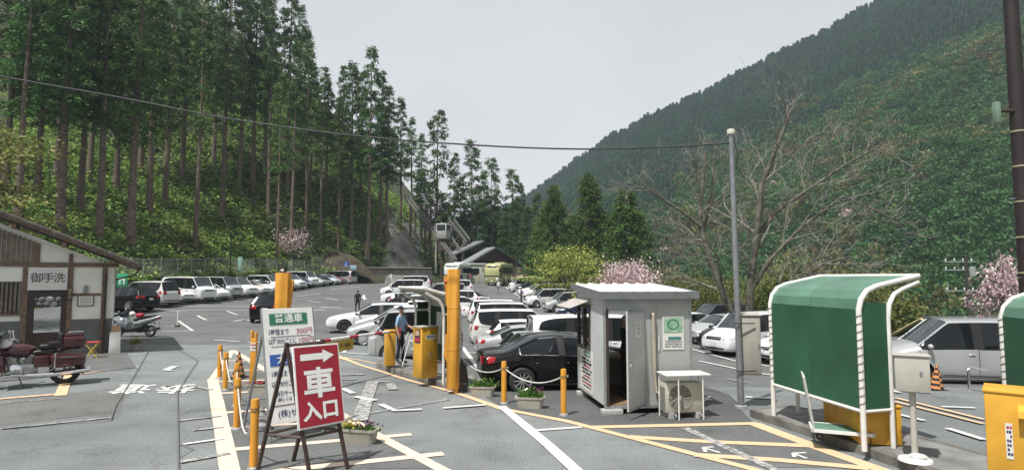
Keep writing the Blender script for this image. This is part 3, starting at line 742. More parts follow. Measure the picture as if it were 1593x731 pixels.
# bare deciduous tree
def bare_tree():
    t = thing('bare_tree', 'large leafless spreading tree with forked trunk behind the white minivans', 'tree', dep(1160, 33) - V((0, 0, .5)))
    r = random.Random(77); mb = MB(); tw = MB()
    def grow(p, d, L, rad, lev, target):
        pts = [p]; n = 5
        for i in range(n):
            d = (d + V((r.gauss(0, .13), r.gauss(0, .13), r.gauss(.02, .09)))).normalized(); p = p + d * L / n; pts.append(p)
        target.tube([tuple(q) for q in pts], [rad * (1 - .55 * i / n) for i in range(n + 1)], 8 if lev < 2 else 5 if lev < 4 else 3, cap=False)
        if lev >= 5: return
        kids_ = 3 if lev < 4 else 3
        for j in range(kids_):
            q = pts[n - 1 - j] if j else pts[n]
            ax = d.cross(V((r.uniform(-1, 1), r.uniform(-1, 1), r.uniform(-1, 1)))).normalized()
            nd = MX.Rotation(R(r.uniform(18, 48)) * (1 if r.random() < .5 else -1), 4, ax) @ d
            nd.z += .06; grow(q, nd.normalized(), L * r.uniform(.6, .86), max(.0125, rad * (.5 if j else .56)), lev + 1, mb if lev < 1 else tw)
    def limb(pts, rad, nsub):                            # a main limb laid along given points
        P = [V(q) for q in pts]; k = len(P)
        mb.tube([tuple(q) for q in P], [rad * (1 - .7 * i / (k - 1)) for i in range(k)], 9, cap=False)
        for j in range(nsub):
            u = .35 + .65 * (j + r.random() * .6) / nsub; f = u * (k - 1); i = min(k - 2, int(f)); q = P[i].lerp(P[i + 1], f - i)
            d = (P[i + 1] - P[i]).normalized(); ax = V((r.gauss(0, .35), 1, r.gauss(0, .35))).normalized()
            nd = (MX.Rotation(R(r.uniform(22, 60)) * (1 if j % 2 else -1), 4, ax) @ d); nd.y += r.gauss(0, .35)
            grow(q, nd.normalized(), r.uniform(1.5, 2.7) * (1.15 - .5 * u), max(.02, rad * .36 * (1.1 - .6 * u)), 2, tw)
    s = 33 / 925.
    def P(px, py, dy=0): return ((px - 1160) * s, dy, (470 - py) * s + .35)
    limb([P(1158, 500), P(1150, 470), P(1135, 420, .2), P(1110, 350, .3), P(1094, 285, .5), P(1100, 230, .6), P(1110, 165, .8)], .25, 6)
    limb([P(1094, 290, .4), P(1060, 265, .2), P(1020, 240, 0), P(1002, 228, -.2)], .11, 5)
    limb([P(1110, 345, .3), P(1104, 300, 1), P(1122, 235, 1.3), P(1128, 180, 1.5)], .12, 5)
    limb([P(1158, 500), P(1160, 440, -.2), P(1162, 380, -.4), P(1172, 300, -.6), P(1178, 230, -.9), P(1200, 175, -1), P(1222, 120, -1.2)], .26, 11)
    limb([P(1172, 310, -.5), P(1205, 270, -.2), P(1260, 235, .2), P(1330, 190, .4), P(1388, 160, .6)], .13, 10)
    limb([P(1163, 390, -.4), P(1185, 345, -1), P(1225, 300, -1.4), P(1290, 250, -1.6), P(1370, 290, -1.9)], .13, 10)
    limb([P(1160, 460, -.1), P(1180, 430, -.5), P(1225, 380, -.8), P(1262, 352, -1), P(1300, 340, -1.4)], .2, 8)
    limb([P(1158, 480, -.1), P(1185, 450, -.9), P(1210, 415, -1.2), P(1240, 392, -1.4)], .16, 5)
    limb([P(1130, 410, .2), P(1118, 380, -.4), P(1108, 340, -.9), P(1090, 320, -1.2)], .08, 5)
    pale = mat('lichen_bark', (.105, .098, .078), .9, var=.5, scale=3, bump=.5, bscale=20)
    mb.build('trunk', pale, t, ang=60); tw.build('branches', mat('twig_bark', (.20, .185, .16), .9, var=.3, scale=4), t, ang=60)
    return t
bare_tree()

# undergrowth on the slope
def undergrowth():
    r = random.Random(5); lv = Leaves(6); n = 0
    while n < 5200:
        px = r.uniform(0, 690); y = r.uniform(36, 150); x = (px - 796.5) / 925 * y
        s = sdist(HILL, x, y)
        if s < 1.6 or s > 42: continue
        if y > 92 and s < 13 and 598 < px < 676 and r.random() < .8: continue          # the netted rock face stays bare
        z = hill_z(x, y); n += 1
        tone = NZ.noise(V((x * .11, y * .11, 2))) + r.gauss(0, .3)
        rad = r.uniform(.4, 1.3) * (1 if s > 4 else .6); hh = rad * r.uniform(.5, 1.1)
        wts = (3, 3, 1, .6) if tone < -.1 else (1, 4, 4, .4) if tone < .45 else (.6, 2, 1, 5) if s < 12 else (1, 4, 5, .3)
        ls = r.uniform(.16, .33) * (1 + y / 160)
        for k in range(int(20 + rad * 15)):
            g = V((r.gauss(0, .5), r.gauss(0, .5), abs(r.gauss(0, .6)))); c = V((x + g.x * rad, y + g.y * rad, z + g.z * hh))
            lv.leaf(c, V((g.x + r.gauss(0, .4), g.y + r.gauss(0, .4), r.uniform(-.3, .6))), ls * r.uniform(.7, 1.4), ls * r.uniform(.4, .9), pick(r, wts), V((r.gauss(0, .35), r.gauss(0, .35), 1)))
    return tag(lv.build('undergrowth', L_UNDER), kind='stuff')
undergrowth()

# ---------------------------------------------------------------- wooded hills closing the valley behind the camera
hv = []; hn = 60
for j in range(9):
    for i in range(hn + 1):
        a = R(-62) - R(216) * i / hn; q = j / 8                # clockwise from the right hand side round to the left
        rr = 150 + 190 * q + 20 * math.sin(i * .7); hgt = -12 + (95 + 22 * math.sin(i * .37) + 12 * math.sin(i * .9 + 1)) * q ** 1.1
        hv.append((math.cos(a + R(90) - R(0)) * rr * 1.0, math.sin(a + R(90)) * rr, hgt + NZ.noise(V((i * .5, j * .7, 5))) * 5))
hm_e = bpy.data.meshes.new('hills'); hm_e.from_pydata(hv, [], [(j * (hn + 1) + i, j * (hn + 1) + i + 1, (j + 1) * (hn + 1) + i + 1, (j + 1) * (hn + 1) + i) for j in range(8) for i in range(hn)])
hm_e.materials.append(mat('hill_forest', (.022, .045, .018), .95, col2=(.07, .10, .035), scale=.06, bump=1.0, bscale=.25))
tag(link('hills', hm_e, ang=180), kind='structure')

# ---------------------------------------------------------------- the wooded mountain
RIDGE = [(600, 380), (700, 340), (780, 318), (820, 300), (870, 262), (900, 240), (940, 213), (1000, 182), (1060, 158), (1100, 140), (1180, 98), (1250, 65), (1310, 36), (1370, 0), (1480, -55), (1593, -95), (1900, -160), (2500, -150), (4200, -60)]
def lerp_tab(tab, x):
    for (a, b), (c, d) in zip(tab, tab[1:]):
        if x <= c: return b + (d - b) * max(0, (x - a)) / (c - a)
    return tab[-1][1]
def mtn(px, v):
    t = (px - 796.5) / 925; az = math.atan(t)
    dr = lerp_tab([(600, 560), (820, 560), (1000, 470), (1365, 410), (1593, 390), (4200, 330)], px)
    db = lerp_tab([(600, 330), (820, 280), (1000, 170), (1365, 120), (1593, 105), (4200, 70)], px)
    d = ray(796.5, lerp_tab(RIDGE, px)); zr = CAM_H + d.z / d.y * dr * (1 + NZ.noise(V((px * .02, 0, 0))) * .012) - 7
    if v <= 1:
        q = v; dist = db + (dr - db) * q; z = -14 + (zr + 14) * (.82 * q + .18 * q * q)
    else:
        dist = dr + (v - 1) * 260; z = zr - (v - 1) * 150
    x, y = t * dist, dist
    if px > 1593:                                        # goes on round to the right of the frame
        a2 = math.atan(t); rr = dist / math.cos(math.atan((1593 - 796.5) / 925)); x, y = math.sin(a2) * rr, math.cos(a2) * rr
    z += (NZ.noise(V((x * .012, y * .012, 4))) * 14 + NZ.noise(V((x * .035, y * .035, 8))) * 5) * max(0, min(1, v * 4, 4 * (1.05 - v) if v < 1.05 else 0))
    return V((x, y, z))
us = [600 + (4200 - 600) * (i / 150) ** 1.5 for i in range(151)]; vsn = [i / 34 * 1.5 for i in range(35)]
me = bpy.data.meshes.new('mountain'); me.from_pydata([tuple(mtn(u, v)) for v in vsn for u in us], [], [(j * 151 + i, j * 151 + i + 1, (j + 1) * 151 + i + 1, (j + 1) * 151 + i) for j in range(34) for i in range(150)])
me.materials.append(mat('mountain_soil', (.022, .035, .016), .95, var=.5, scale=.05))
tag(link('mountain', me, ang=180), kind='structure')

def crown_proto(name, seed, kind, mats, n, w):
    r = random.Random(seed); lv = Leaves(seed)
    for i in range(int(n * 1.9)):
        if kind == 'cone':
            k = r.random() ** 1.25; a = r.uniform(0, 6.28); q = (1 - k) * .26 * r.uniform(.5, 1.1) + .015
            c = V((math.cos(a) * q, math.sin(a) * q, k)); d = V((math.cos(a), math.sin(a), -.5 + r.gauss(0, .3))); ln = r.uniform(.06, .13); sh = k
        else:
            g = V((r.gauss(0, 1), r.gauss(0, 1), r.gauss(0, 1))).normalized() * r.uniform(.55, 1.0)
            lump = 1 + .35 * NZ.noise(g * 2.2 + V((seed, 0, 0)))
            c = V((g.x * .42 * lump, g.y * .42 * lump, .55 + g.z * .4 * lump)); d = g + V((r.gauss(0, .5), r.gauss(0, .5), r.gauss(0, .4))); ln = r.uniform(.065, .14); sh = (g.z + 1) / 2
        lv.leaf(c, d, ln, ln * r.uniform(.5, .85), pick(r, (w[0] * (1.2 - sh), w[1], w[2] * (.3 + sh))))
    o = lv.build(name, mats); COL.objects.unlink(o)
    return o
M_CON = [leafmat('far_conifer_dark', (.022, .060, .042), .2), leafmat('far_conifer_mid', (.036, .088, .056), .2), leafmat('far_conifer_light', (.055, .115, .068), .2)]
M_EVER = [leafmat('far_evergreen_dark', (.030, .078, .030), .2), leafmat('far_evergreen_mid', (.055, .130, .045), .2), leafmat('far_evergreen_light', (.085, .175, .058), .2)]
M_SPR = [leafmat('far_spring_dark', (.07, .085, .025), .2), leafmat('far_spring_mid', (.14, .15, .05), .2), leafmat('far_spring_light', (.21, .21, .08), .2)]
M_BRN = [leafmat('far_brown_dark', (.06, .052, .032), .2), leafmat('far_brown_mid', (.11, .095, .06), .2), leafmat('far_brown_light', (.16, .135, .09), .2)]
fam = [crown_proto('far_conifer', 1, 'cone', M_CON, 420, (4, 4, 3)), crown_proto('far_conifer_b', 2, 'cone', M_CON, 420, (3, 4, 4)), crown_proto('far_evergreen', 3, 'ball', M_EVER, 520, (3, 4, 4)), crown_proto('far_evergreen_b', 4, 'ball', M_EVER, 520, (3, 4, 4)),
       crown_proto('far_spring_tree', 5, 'ball', M_SPR, 460, (3, 4, 4)), crown_proto('far_brown_tree', 6, 'ball', M_BRN, 360, (3, 4, 4)), crown_proto('far_cherry', 7, 'ball', L_PINK, 460, (2, 4, 4))]
def mountain_wood():
    r = random.Random(9); pts = []; kd = []; sc = []; rt = []
    while len(pts) < 30000:
        u = r.uniform(640, 1720) if r.random() < .9 else r.uniform(1720, 4000); v = r.random() ** .8 * 1.03
        p = mtn(u, v)
        zone = NZ.noise(V((p.x * .010, p.y * .010, 1))) + .6 * NZ.noise(V((p.x * .03, p.y * .03, 6)))
        up = v - .42 + (.25 if u < 1050 else 0) - max(0, (u - 1300)) / 1500 + zone * .45
        if r.random() < S(.5 + up * 2.2): k = r.choice((0, 1)); s = r.uniform(4.5, 8.5)
        else:
            x = r.random(); q_ = .42 * S(NZ.noise(V((p.x * .022, p.y * .022, 12))) * 3.5)
            if v > .75 or u > 1450: x = x * .8
            k = r.choice((2, 3)) if x < .84 - q_ else 4 if x < .95 - q_ * .4 else 5 if x < .984 else 6
            s = r.uniform(4.5, 9) if k < 6 else r.uniform(5, 8)
        pts.append(tuple(p - V((0, 0, .6)))); kd.append(k); sc.append(s); rt.append(r.uniform(0, 6.28))
    me = bpy.data.meshes.new('mountain_wood'); me.from_pydata(pts, [], [])
    for nm, ty, arr in (('kind_index', 'INT', kd), ('tree_size', 'FLOAT', sc), ('turn', 'FLOAT', rt)):
        a = me.attributes.new(nm, ty, 'POINT'); a.data.foreach_set('value', arr)
    o = bpy.data.objects.new('mountain_wood', me); COL.objects.link(o)
    ng = bpy.data.node_groups.new('scatter_trees', 'GeometryNodeTree')
    ng.interface.new_socket('Geometry', in_out='INPUT', socket_type='NodeSocketGeometry'); ng.interface.new_socket('Geometry', in_out='OUTPUT', socket_type='NodeSocketGeometry')
    N = ng.nodes.new; L = ng.links.new
    gi = N('NodeGroupInput'); go = N('NodeGroupOutput'); iop = N('GeometryNodeInstanceOnPoints'); g2i = N('GeometryNodeGeometryToInstance')
    for f in reversed(fam):
        oi = N('GeometryNodeObjectInfo'); oi.inputs['Object'].default_value = f; oi.inputs['As Instance'].default_value = True
        L(oi.outputs['Geometry'], g2i.inputs[0])
    def attr(nm, ty):
        a = N('GeometryNodeInputNamedAttribute'); a.data_type = ty; a.inputs['Name'].default_value = nm; return a.outputs['Attribute']
    cx = N('ShaderNodeCombineXYZ'); L(attr('turn', 'FLOAT'), cx.inputs['Z'])
    L(gi.outputs[0], iop.inputs['Points']); L(g2i.outputs[0], iop.inputs['Instance']); iop.inputs['Pick Instance'].default_value = True
    L(attr('kind_index', 'INT'), iop.inputs['Instance Index']); L(cx.outputs[0], iop.inputs['Rotation']); L(attr('tree_size', 'FLOAT'), iop.inputs['Scale'])
    L(iop.outputs[0], go.inputs[0])
    md = o.modifiers.new('scatter', 'NODES'); md.node_group = ng
    return tag(o, kind='stuff')
mountain_wood()
# ---------------------------------------------------------------- cars
def carpaint(name, col, metal=0.0, rough=.28):
    return mat('paint_' + name, col, rough, metal, var=.03, scale=1.5, coat=.35)
PAINT = dict(white=carpaint('white', (.72, .73, .74)), pearl=carpaint('pearl', (.66, .66, .63)), silver=carpaint('silver', (.46, .47, .48), .35), black=mat('paint_black', (.005, .005, .006), .16, spec=.4), darkgrey=carpaint('dark_grey', (.06, .063, .07), .3),
             navy=carpaint('navy', (.02, .03, .09)), blue=carpaint('blue', (.20, .30, .46), .2), red=carpaint('red', (.20, .015, .02)), brown=carpaint('bronze', (.20, .13, .09), .3), green=carpaint('dark_green', (.03, .045, .035)), paleblue=carpaint('pale_blue', (.45, .52, .62), .2))
lamp_clear = mat('headlamp_lens', (.55, .58, .60), .08, .3, var=.3, scale=14)
lamp_red = mat('tail_lamp_lens', (.30, .008, .012), .12, var=.35, scale=12)
lamp_amber = mat('amber_lens', (.6, .22, .02), .2)
trim_black = mat('black_trim', (.018, .018, .019), .45)
alloy = mat('alloy_rim', (.52, .53, .55), .25, .7, var=.05)
steel_rim = mat('wheel_cover', (.50, .51, .52), .35, .4, var=.05)
alloy_dark = mat('dark_alloy_rim', (.12, .12, .13), .3, .6)
plate_white = mat('plate_white', (.62, .64, .62), .5, var=.25, scale=60)
plate_yellow = mat('plate_yellow', (.62, .42, .02), .5, var=.2, scale=60)

def pl(tab, x):
    tab = sorted(tab)
    if x <= tab[0][0]: return tab[0][1]
    for (a, b), (c, d) in zip(tab, tab[1:]):
        if x <= c: return b + (d - b) * (x - a) / max(1e-6, c - a)
    return tab[-1][1]

CARS = dict(
    sedan=dict(L=4.78, W=1.81, H=1.45, zn=.74, zc=1.02, xc=.92, xr=.12, pil=[-.36], xq=-1.42, xe=-.98, xw=-1.78, zw=1.05, bz=(.86, .96), wr=.58, wb=2.8, off=.02, r=.335, rim='spoke10', tail=(.74, .92, .44, .87)),
    wagon=dict(L=4.68, W=1.78, H=1.49, zn=.76, zc=1.02, xc=.92, xr=.12, pil=[-.36, -1.28], xq=-1.9, xe=-1.75, xw=-2.18, zw=1.02, bz=(.88, .98), wr=.60, wb=2.65, off=.08, r=.325, rim='spoke10d', tail=(.74, .96, .48, .87)),
    hatch=dict(L=3.95, W=1.69, H=1.51, zn=.76, zc=1.05, xc=.88, xr=.15, pil=[-.34, -1.12], xq=-1.45, xe=-1.42, xw=-1.82, zw=1.02, bz=(.88, 1.0), wr=.58, wb=2.52, off=.02, r=.30, rim='cover', tail=(.78, 1.05, .56, .83)),
    minivan=dict(L=4.83, W=1.83, H=1.86, zn=.88, zc=1.16, xc=1.42, xr=.68, pil=[.02, -1.12], xq=-2.02, xe=-2.08, xw=-2.34, zw=1.10, bz=(.98, 1.08), wr=.70, wb=2.9, off=.03, r=.335, rim='spoke10', tail=(.84, 1.08, .50, .90)),
    van=dict(L=4.75, W=1.74, H=2.02, zn=1.02, zc=1.24, xc=1.93, xr=1.40, pil=[.62, -.86], xq=-2.1, xe=-2.22, xw=-2.34, zw=1.16, bz=(1.10, 1.14), wr=.74, wb=2.57, off=.12, r=.33, rim='cover', tail=(.70, 1.12, .72, .86)),
    suv=dict(L=4.75, W=1.92, H=1.75, zn=.95, zc=1.16, xc=.92, xr=.22, pil=[-.38, -1.35], xq=-1.95, xe=-1.85, xw=-2.22, zw=1.16, bz=(1.0, 1.1), wr=.64, wb=2.9, off=.04, r=.375, rim='spoke10', tail=(.88, 1.08, .48, .93)))

def wheel_parts(root, x, y, r, rim, sgn):
    mx = MX.Translation((x, y, r)) @ MX.Rotation(R(-90 * sgn), 4, 'X')          # local z points outward
    w = .105; t = MB()
    t.lathe([(r * .66, w), (r * .72, w + .008), (r * .9, w + .004), (r * .975, w * .72), (r, w * .45), (r, -w * .45), (r * .97, -w * .75), (r * .9, -w), (r * .6, -w)], mx, 26)
    tw = t.build('wheel', dark, root, ang=50)
    m = MB(); rr = r * .67
    m.lathe([(rr, w + .004), (rr * .95, w - .004), (rr * .90, w - .03), (rr * .86, w - .06)], mx, 26)
    if rim == 'cover':
        m.lathe([(rr * .9, w - .012), (rr * .55, w + .012), (rr * .30, w + .016), (.002, w + .012)], mx, 20, 0)
        for k in range(7):
            a = k * 6.283 / 7; m.lathe([(rr * .085, w + .0135), (.001, w + .0140)], mx @ MX.Translation((math.cos(a) * rr * .66, math.sin(a) * rr * .66, -.002)), 8, 1)
    else:
        m.lathe([(rr * .9, w - .07), (.002, w - .07)], mx, 20, 1)
        n = 10 if '10' in rim else 5
        for k in range(n):
            a = k * 2 * math.pi / n; q = mx @ MX.Rotation(a, 4, 'Z')
            ww = rr * (.075 if n == 10 else .14)
            m.hexa([q @ V(p) for p in ((rr * .12, -ww, w - .035), (rr * .92, -ww * .8, w - .03), (rr * .92, ww * .8, w - .03), (rr * .12, ww, w - .035))], [q @ V(p) for p in ((rr * .12, -ww * .8, w - .004), (rr * .92, -ww * .55, w + .0), (rr * .92, ww * .55, w + .0), (rr * .12, ww * .8, w - .004))])
        m.lathe([(rr * .2, w - .03), (rr * .18, w + .002), (.002, w + .004)], mx, 14)
    m.build('rim', [{'cover': steel_rim, 'spoke10': alloy, 'spoke10d': alloy_dark}[rim], trim_black], tw, ang=40)

def make_car(kind, label='', rim=None, plate=None):
    c = CARS[kind]; L, W, H = c['L'], c['W'], c['H']; h = L / 2; hw = W / 2
    xc, xr, xe, xw, xq = c['xc'], c['xr'], c['xe'], c['xw'], c['xq']; zn, zc, zw = c['zn'], c['zc'], c['zw']; b0, b1 = c['bz']
    root = thing(kind + '_car', label, 'car')
    vert = xw < -h + .2                                     # upright tail
    ztop = [(h, zn - .10), (h - .09, zn), (h - .5, zn + (zc - zn) * .45), (xc + .3, zc - .045), (xc, zc), (xr, H - .05), ((xr + xe) / 2, H), (xe, H - (.05 if vert else .06)), (xw, zw), (-h + .1, zw - .02), (-h, zw - .10)]
    if vert: ztop[-2:] = [(-h + .05, zw - .03), (-h, zw - .16)]
    zsh = [(h, zn - .13), (h - .09, zn - .03), (h - .5, pl(ztop, h - .5) - .035), (xc + .3, zc - .09), (xc, zc - .06), (xr, H - .12), ((xr + xe) / 2, H - .075), (xe, H - .125), (xw, zw - .05), (-h + .1, zw - .06), (-h, zw - .2)]
    belt = [(h, zn - .22), (h - .09, zn - .14), (h - .5, b0 - .10), (xc, b0), (xe, b1), (xw, min(b1, zw - .08)), (-h, min(b1, zw - .08) - .10)]
    wsh = [(h, hw * .62), (h - .09, hw * .74), (h - .5, hw * .80), (xc, hw * .83), (xr, c['wr']), (xe, c['wr'] - .015), (xw, hw * (.80 if not vert else .84)), (-h, hw * .72)]
    wbt = [(h, hw * .70), (h - .10, hw * .90), (h - .5, hw * .97), (xc, hw), (xe, hw), (-h + .35, hw * .97), (-h + .08, hw * .93), (-h, hw * .82)]
    zlo = [(h, .36), (h - .10, .22), (h - .5, .19), (-h + .5, .2), (-h + .08, .26), (-h, .38)]
    xs = [h, h - .10, h - .5, xc + .22, xc, (xc + xr) / 2, xr, xq, xe, (xe + xw) / 2, xw, -h + .09, -h]
    if abs(xq - xe) < .12: xs.remove(xq); xq = xe
    pil = []
    for p in c['pil']: pil.append((p + .05, p - .05)); xs += [p + .05, p - .05]
    if h - .5 - (xc + .22) < .15: xs.remove(h - .5)
    if vert: xs = [x for x in xs if not (x == -h + .09)] + ([-h + .05] if xw > -h + .09 else [])
    xs = sorted(set(round(x, 4) for x in xs), reverse=True)
    bm = bmesh.new(); cl = bm.edges.layers.float.new('crease_edge'); rings = []
    for x in xs:
        zl, zb, zs, zt = pl(zlo, x), pl(belt, x), pl(zsh, x), pl(ztop, x); wb_, ws = pl(wbt, x), pl(wsh, x)
        zs = max(zs, zb + .03); ws = min(ws, wb_ * .96)
        half = [(0, zl), (wb_ * .86, zl), (wb_ * .975, zl + .10), (wb_, zl + (zb - zl) * .62), (wb_ * .975, zb), (ws, zs), (ws * .6, zt - (zt - zs) * .12), (0, zt)]
        ring = [bm.verts.new((x, p[0], p[1])) for p in half] + [bm.verts.new((x, -p[0], p[1])) for p in half[-2:0:-1]]
        rings.append(ring)
    n = 14; eps = 1e-3
    for i, (a, b) in enumerate(zip(rings, rings[1:])):
        xm = (xs[i] + xs[i + 1]) / 2; inp = any(p0 > xm > p1 for p0, p1 in pil)
        for j in range(n):
            f = bm.faces.new((a[j], a[(j + 1) % n], b[(j + 1) % n], b[j])); seg = min(j, n - 1 - j)       # 4 side glass, 5-6 top
            if seg in (5, 6):
                if xr - eps < xm < xc + eps: f.material_index = 1
                elif xw - eps < xm < xe + eps: f.material_index = 3
            elif seg == 4:
                if inp: f.material_index = 5
                elif xq - eps < xm < xc + eps: f.material_index = 2
    bm.faces.new(rings[0][::-1]); bm.faces.new(rings[-1])
    bmesh.ops.recalc_face_normals(bm, faces=bm.faces)
    for e in bm.edges:
        ms = {f.material_index for f in e.link_faces}
        if len(ms) > 1: e[cl] = .9 if not ms == {2, 5} else .3
    me = bpy.data.meshes.new('body'); bm.to_mesh(me); bm.free()
    tmp = bpy.data.objects.new('body', me); COL.objects.link(tmp)
    for k in range(7): me.materials.append(trim_black)
    sd = tmp.modifiers.new('s', 'SUBSURF'); sd.levels = 2; sd.render_levels = 2
    ax = [c['wb'] / 2 + c['off'], -c['wb'] / 2 + c['off']]; r = c['r']
    cut = MB()
    for x in ax:
        for s in (1, -1): cut.cyl((x, s * (hw - .27), r + .01), (x, s * (hw + .3), r + .01), r + .055, n=28)
    co = cut.build('arch_cutter', trim_black); cm = co.data
    for k in range(6): cm.materials.append(trim_black)
    cm.polygons.foreach_set('material_index', [4] * len(cm.polygons))
    bo = tmp.modifiers.new('b', 'BOOLEAN'); bo.object = co; bo.operation = 'DIFFERENCE'; bo.solver = 'EXACT'
    dg = bpy.context.evaluated_depsgraph_get(); em = bpy.data.meshes.new_from_object(tmp.evaluated_get(dg))
    bpy.data.objects.remove(tmp); bpy.data.objects.remove(co)
    bm = bmesh.new(); bm.from_mesh(em); bm.normal_update()
    tree = BVHTree.FromBMesh(bm)
    def part(idx, name, m, split=False):
        fs = [f for f in bm.faces if f.material_index in idx]
        if not fs: return
        groups = [fs]
        if split:
            seen = set(); groups = []; S_ = set(fs)
            for f in fs:
                if f in seen: continue
                st = [f]; seen.add(f); g = []
                while st:
                    q = st.pop(); g.append(q)
                    for e in q.edges:
                        for k in e.link_faces:
                            if k in S_ and k not in seen: seen.add(k); st.append(k)
                groups.append(g)
        for g in groups:
            vm = {}; mb = MB()
            for f in g:
                for v in f.verts:
                    if v not in vm: vm[v] = len(mb.v); mb.v.append(tuple(v.co))
                mb.f.append(tuple(vm[v] for v in f.verts)); mb.m.append(0)
            mb.build(name, m, root, ang=35 if name == 'body' else 60)
    part((0,), 'body', PAINT['white']); part((1,), 'windscreen', glassl); part((3,), 'rear_window', glassd); part((2,), 'side_window', glassd, True); part((5,), 'door_pillar', trim_black, True); part((4,), 'wheel_arch', trim_black, True)
    # painted pillars between the glasses
    for sd_, pair in ((1, {1, 2}), (-1, {1, 2}), (1, {2, 3}), (-1, {2, 3})):
        pm = MB()
        for e in bm.edges:
            if {f.material_index for f in e.link_faces} == pair and e.verts[0].co.y * sd_ > 0:
                a, b = e.verts; d = (b.co - a.co) * .3
                pm.tube([a.co - d, b.co + d], .028, 6, cap=False)
        if pm.v: pm.build('window_pillar', PAINT['white'], root)
    def hit(o, d):
        loc, nrm, _, _ = tree.ray_cast(V(o), V(d)); return (loc, nrm) if loc else None
    def patch(mb, kind, q, nu=5, nv=4, off=.006, mi=0):     # corners q: 4 (a, z), bilinear, projected on the skin
        P = []
        for i in range(nv):
            for j in range(nu):
                u, v = j / (nu - 1), i / (nv - 1)
                a = (V(q[0]) * (1 - u) + V(q[1]) * u) * (1 - v) + (V(q[3]) * (1 - u) + V(q[2]) * u) * v
                for k in range(12):
                    sh = 1 - k * .02
                    if kind == 'f': rr_ = hit((5, a.x * sh, a.y), (-1, 0, 0))
                    elif kind == 'r': rr_ = hit((-5, a.x * sh, a.y), (1, 0, 0))
                    elif kind == 'L': rr_ = hit((a.x * sh, 5, a.y), (0, -1, 0))
                    else: rr_ = hit((a.x * sh, -5, a.y), (0, 1, 0))
                    if rr_: break
                if not rr_: return
                P.append(rr_[0] + rr_[1] * off)
        o = len(P); fs = []
        for i in range(nv - 1):
            for j in range(nu - 1):
                f = (i * nu + j, i * nu + j + 1, (i + 1) * nu + j + 1, (i + 1) * nu + j)
                fs.append(f if kind in 'fR' and kind != 'f' or kind == 'f' else f[::-1])
        mb.add(P, fs, mi)
    hz0 = zn - .19; hz1 = zn - .045
    big = kind in ('minivan', 'van', 'suv')
    for s in (1, -1):
        m = MB(); ya, yb = s * hw * .50, s * hw * .86
        patch(m, 'f', [(ya, hz0 + .03), (yb, hz0 + .02), (yb, hz1 + .03), (ya, hz1 - .01)])
        patch(m, 'L' if s > 0 else 'R', [(h - .17, hz0 + .03), (h - .46, hz0 + .10), (h - .50, hz1 + .05), (h - .17, hz1 + .02)])
        m.build('headlight', lamp_clear, root, ang=60)
        z0, z1, yi, yo = c['tail']; m = MB()
        patch(m, 'r', [(s * yi, z0), (s * yo * .93, z0), (s * yo * .91, z1), (s * yi, z1)])
        patch(m, 'L' if s > 0 else 'R', [(-h + .17, z0 + .02), (-h + .32, z0 + .05), (-h + .36, z1), (-h + .17, z1)])
        m.build('tail_light', lamp_red, root, ang=60)
        mm = MB(); mm.ball((xc - .20, s * (hw + .09), b0 + .11), (.07, .11, .075), 12); mm.build('mirror', PAINT['white'], root, ang=80)
        side = 'L' if s > 0 else 'R'; sm = MB()
        dx = [xc + .02] + [(p0 + p1) / 2 for p0, p1 in pil] + ([xq + .28] if kind in ('sedan',) else [])
        if kind in ('minivan', 'van'): dx = dx[:3]
        for x in dx: patch(sm, side, [(x - .008, .30), (x + .008, .30), (x + .008, pl(belt, x) - .01), (x - .008, pl(belt, x) - .01)], 2, 7, .004)
        x0, x1 = dx[0], dx[-1]
        patch(sm, side, [(x1, .295), (x0, .295), (x0, .312), (x1, .312)], 10, 2, .004)
        if kind in ('minivan', 'van'): patch(sm, side, [(-h + .35, b1 - .06), (dx[1], b1 - .06), (dx[1], b1 - .04), (-h + .35, b1 - .04)], 10, 2, .004)
        sm.build('door_seam', trim_black, root)
        for x in dx[1:]:
            hm_ = hit((x + .17, s * 5, b0 - .10), (0, -s, 0))
            if hm_: MB().box((x + .17, hm_[0].y + s * .012, b0 - .10), (.17, .03, .03)).build('door_handle', PAINT['white'], root, bev=.008, seg=1)
    m = MB(); patch(m, 'f', [(-hw * .44, hz0 + .02), (hw * .44, hz0 + .02), (hw * .46, hz1), (-hw * .46, hz1)], 9, 4); m.build('grille', trim_black, root)
    m = MB()
    for k in range(3 if big else 2):
        z = hz0 + .035 + k * .05; patch(m, 'f', [(-hw * .42, z), (hw * .42, z), (hw * .42, z + .016), (-hw * .42, z + .016)], 9, 2, .014)
    m.build('grille_bar', chrome, root)
    m = MB(); patch(m, 'f', [(-hw * .55, .27), (hw * .55, .27), (hw * .62, .39), (-hw * .62, .39)], 9, 3, .005); m.build('bumper_intake', trim_black, root)
    m = MB(); patch(m, 'f', [(-.165, .44), (.165, .44), (.165, .60), (-.165, .60)], 3, 3, .02); m.build('number_plate', plate or plate_white, root)
    m = MB(); z = c['tail'][0] - (.02 if not big else .10); patch(m, 'r', [(-.165, z), (.165, z), (.165, z + .15), (-.165, z + .15)], 3, 3, .02); m.build('number_plate', plate or plate_white, root)
    m = MB(); patch(m, 'r', [(-hw * .7, .36), (hw * .7, .36), (hw * .72, .45), (-hw * .72, .45)], 9, 3, .005); m.build('bumper_insert', trim_black, root)
    if kind == 'sedan':                                      # bright line round the side glass
        m = MB()
        for e in bm.edges:
            ms = {f.material_index for f in e.link_faces}
            if ms == {0, 2}: m.tube([e.verts[0].co, e.verts[1].co], .012, 5, cap=False)
        m.build('window_trim', chrome, root)
    for x in ax:
        for s in (1, -1): wheel_parts(root, x, s * (hw - .125), r, rim or c['rim'], s)
    bm.free()
    return root

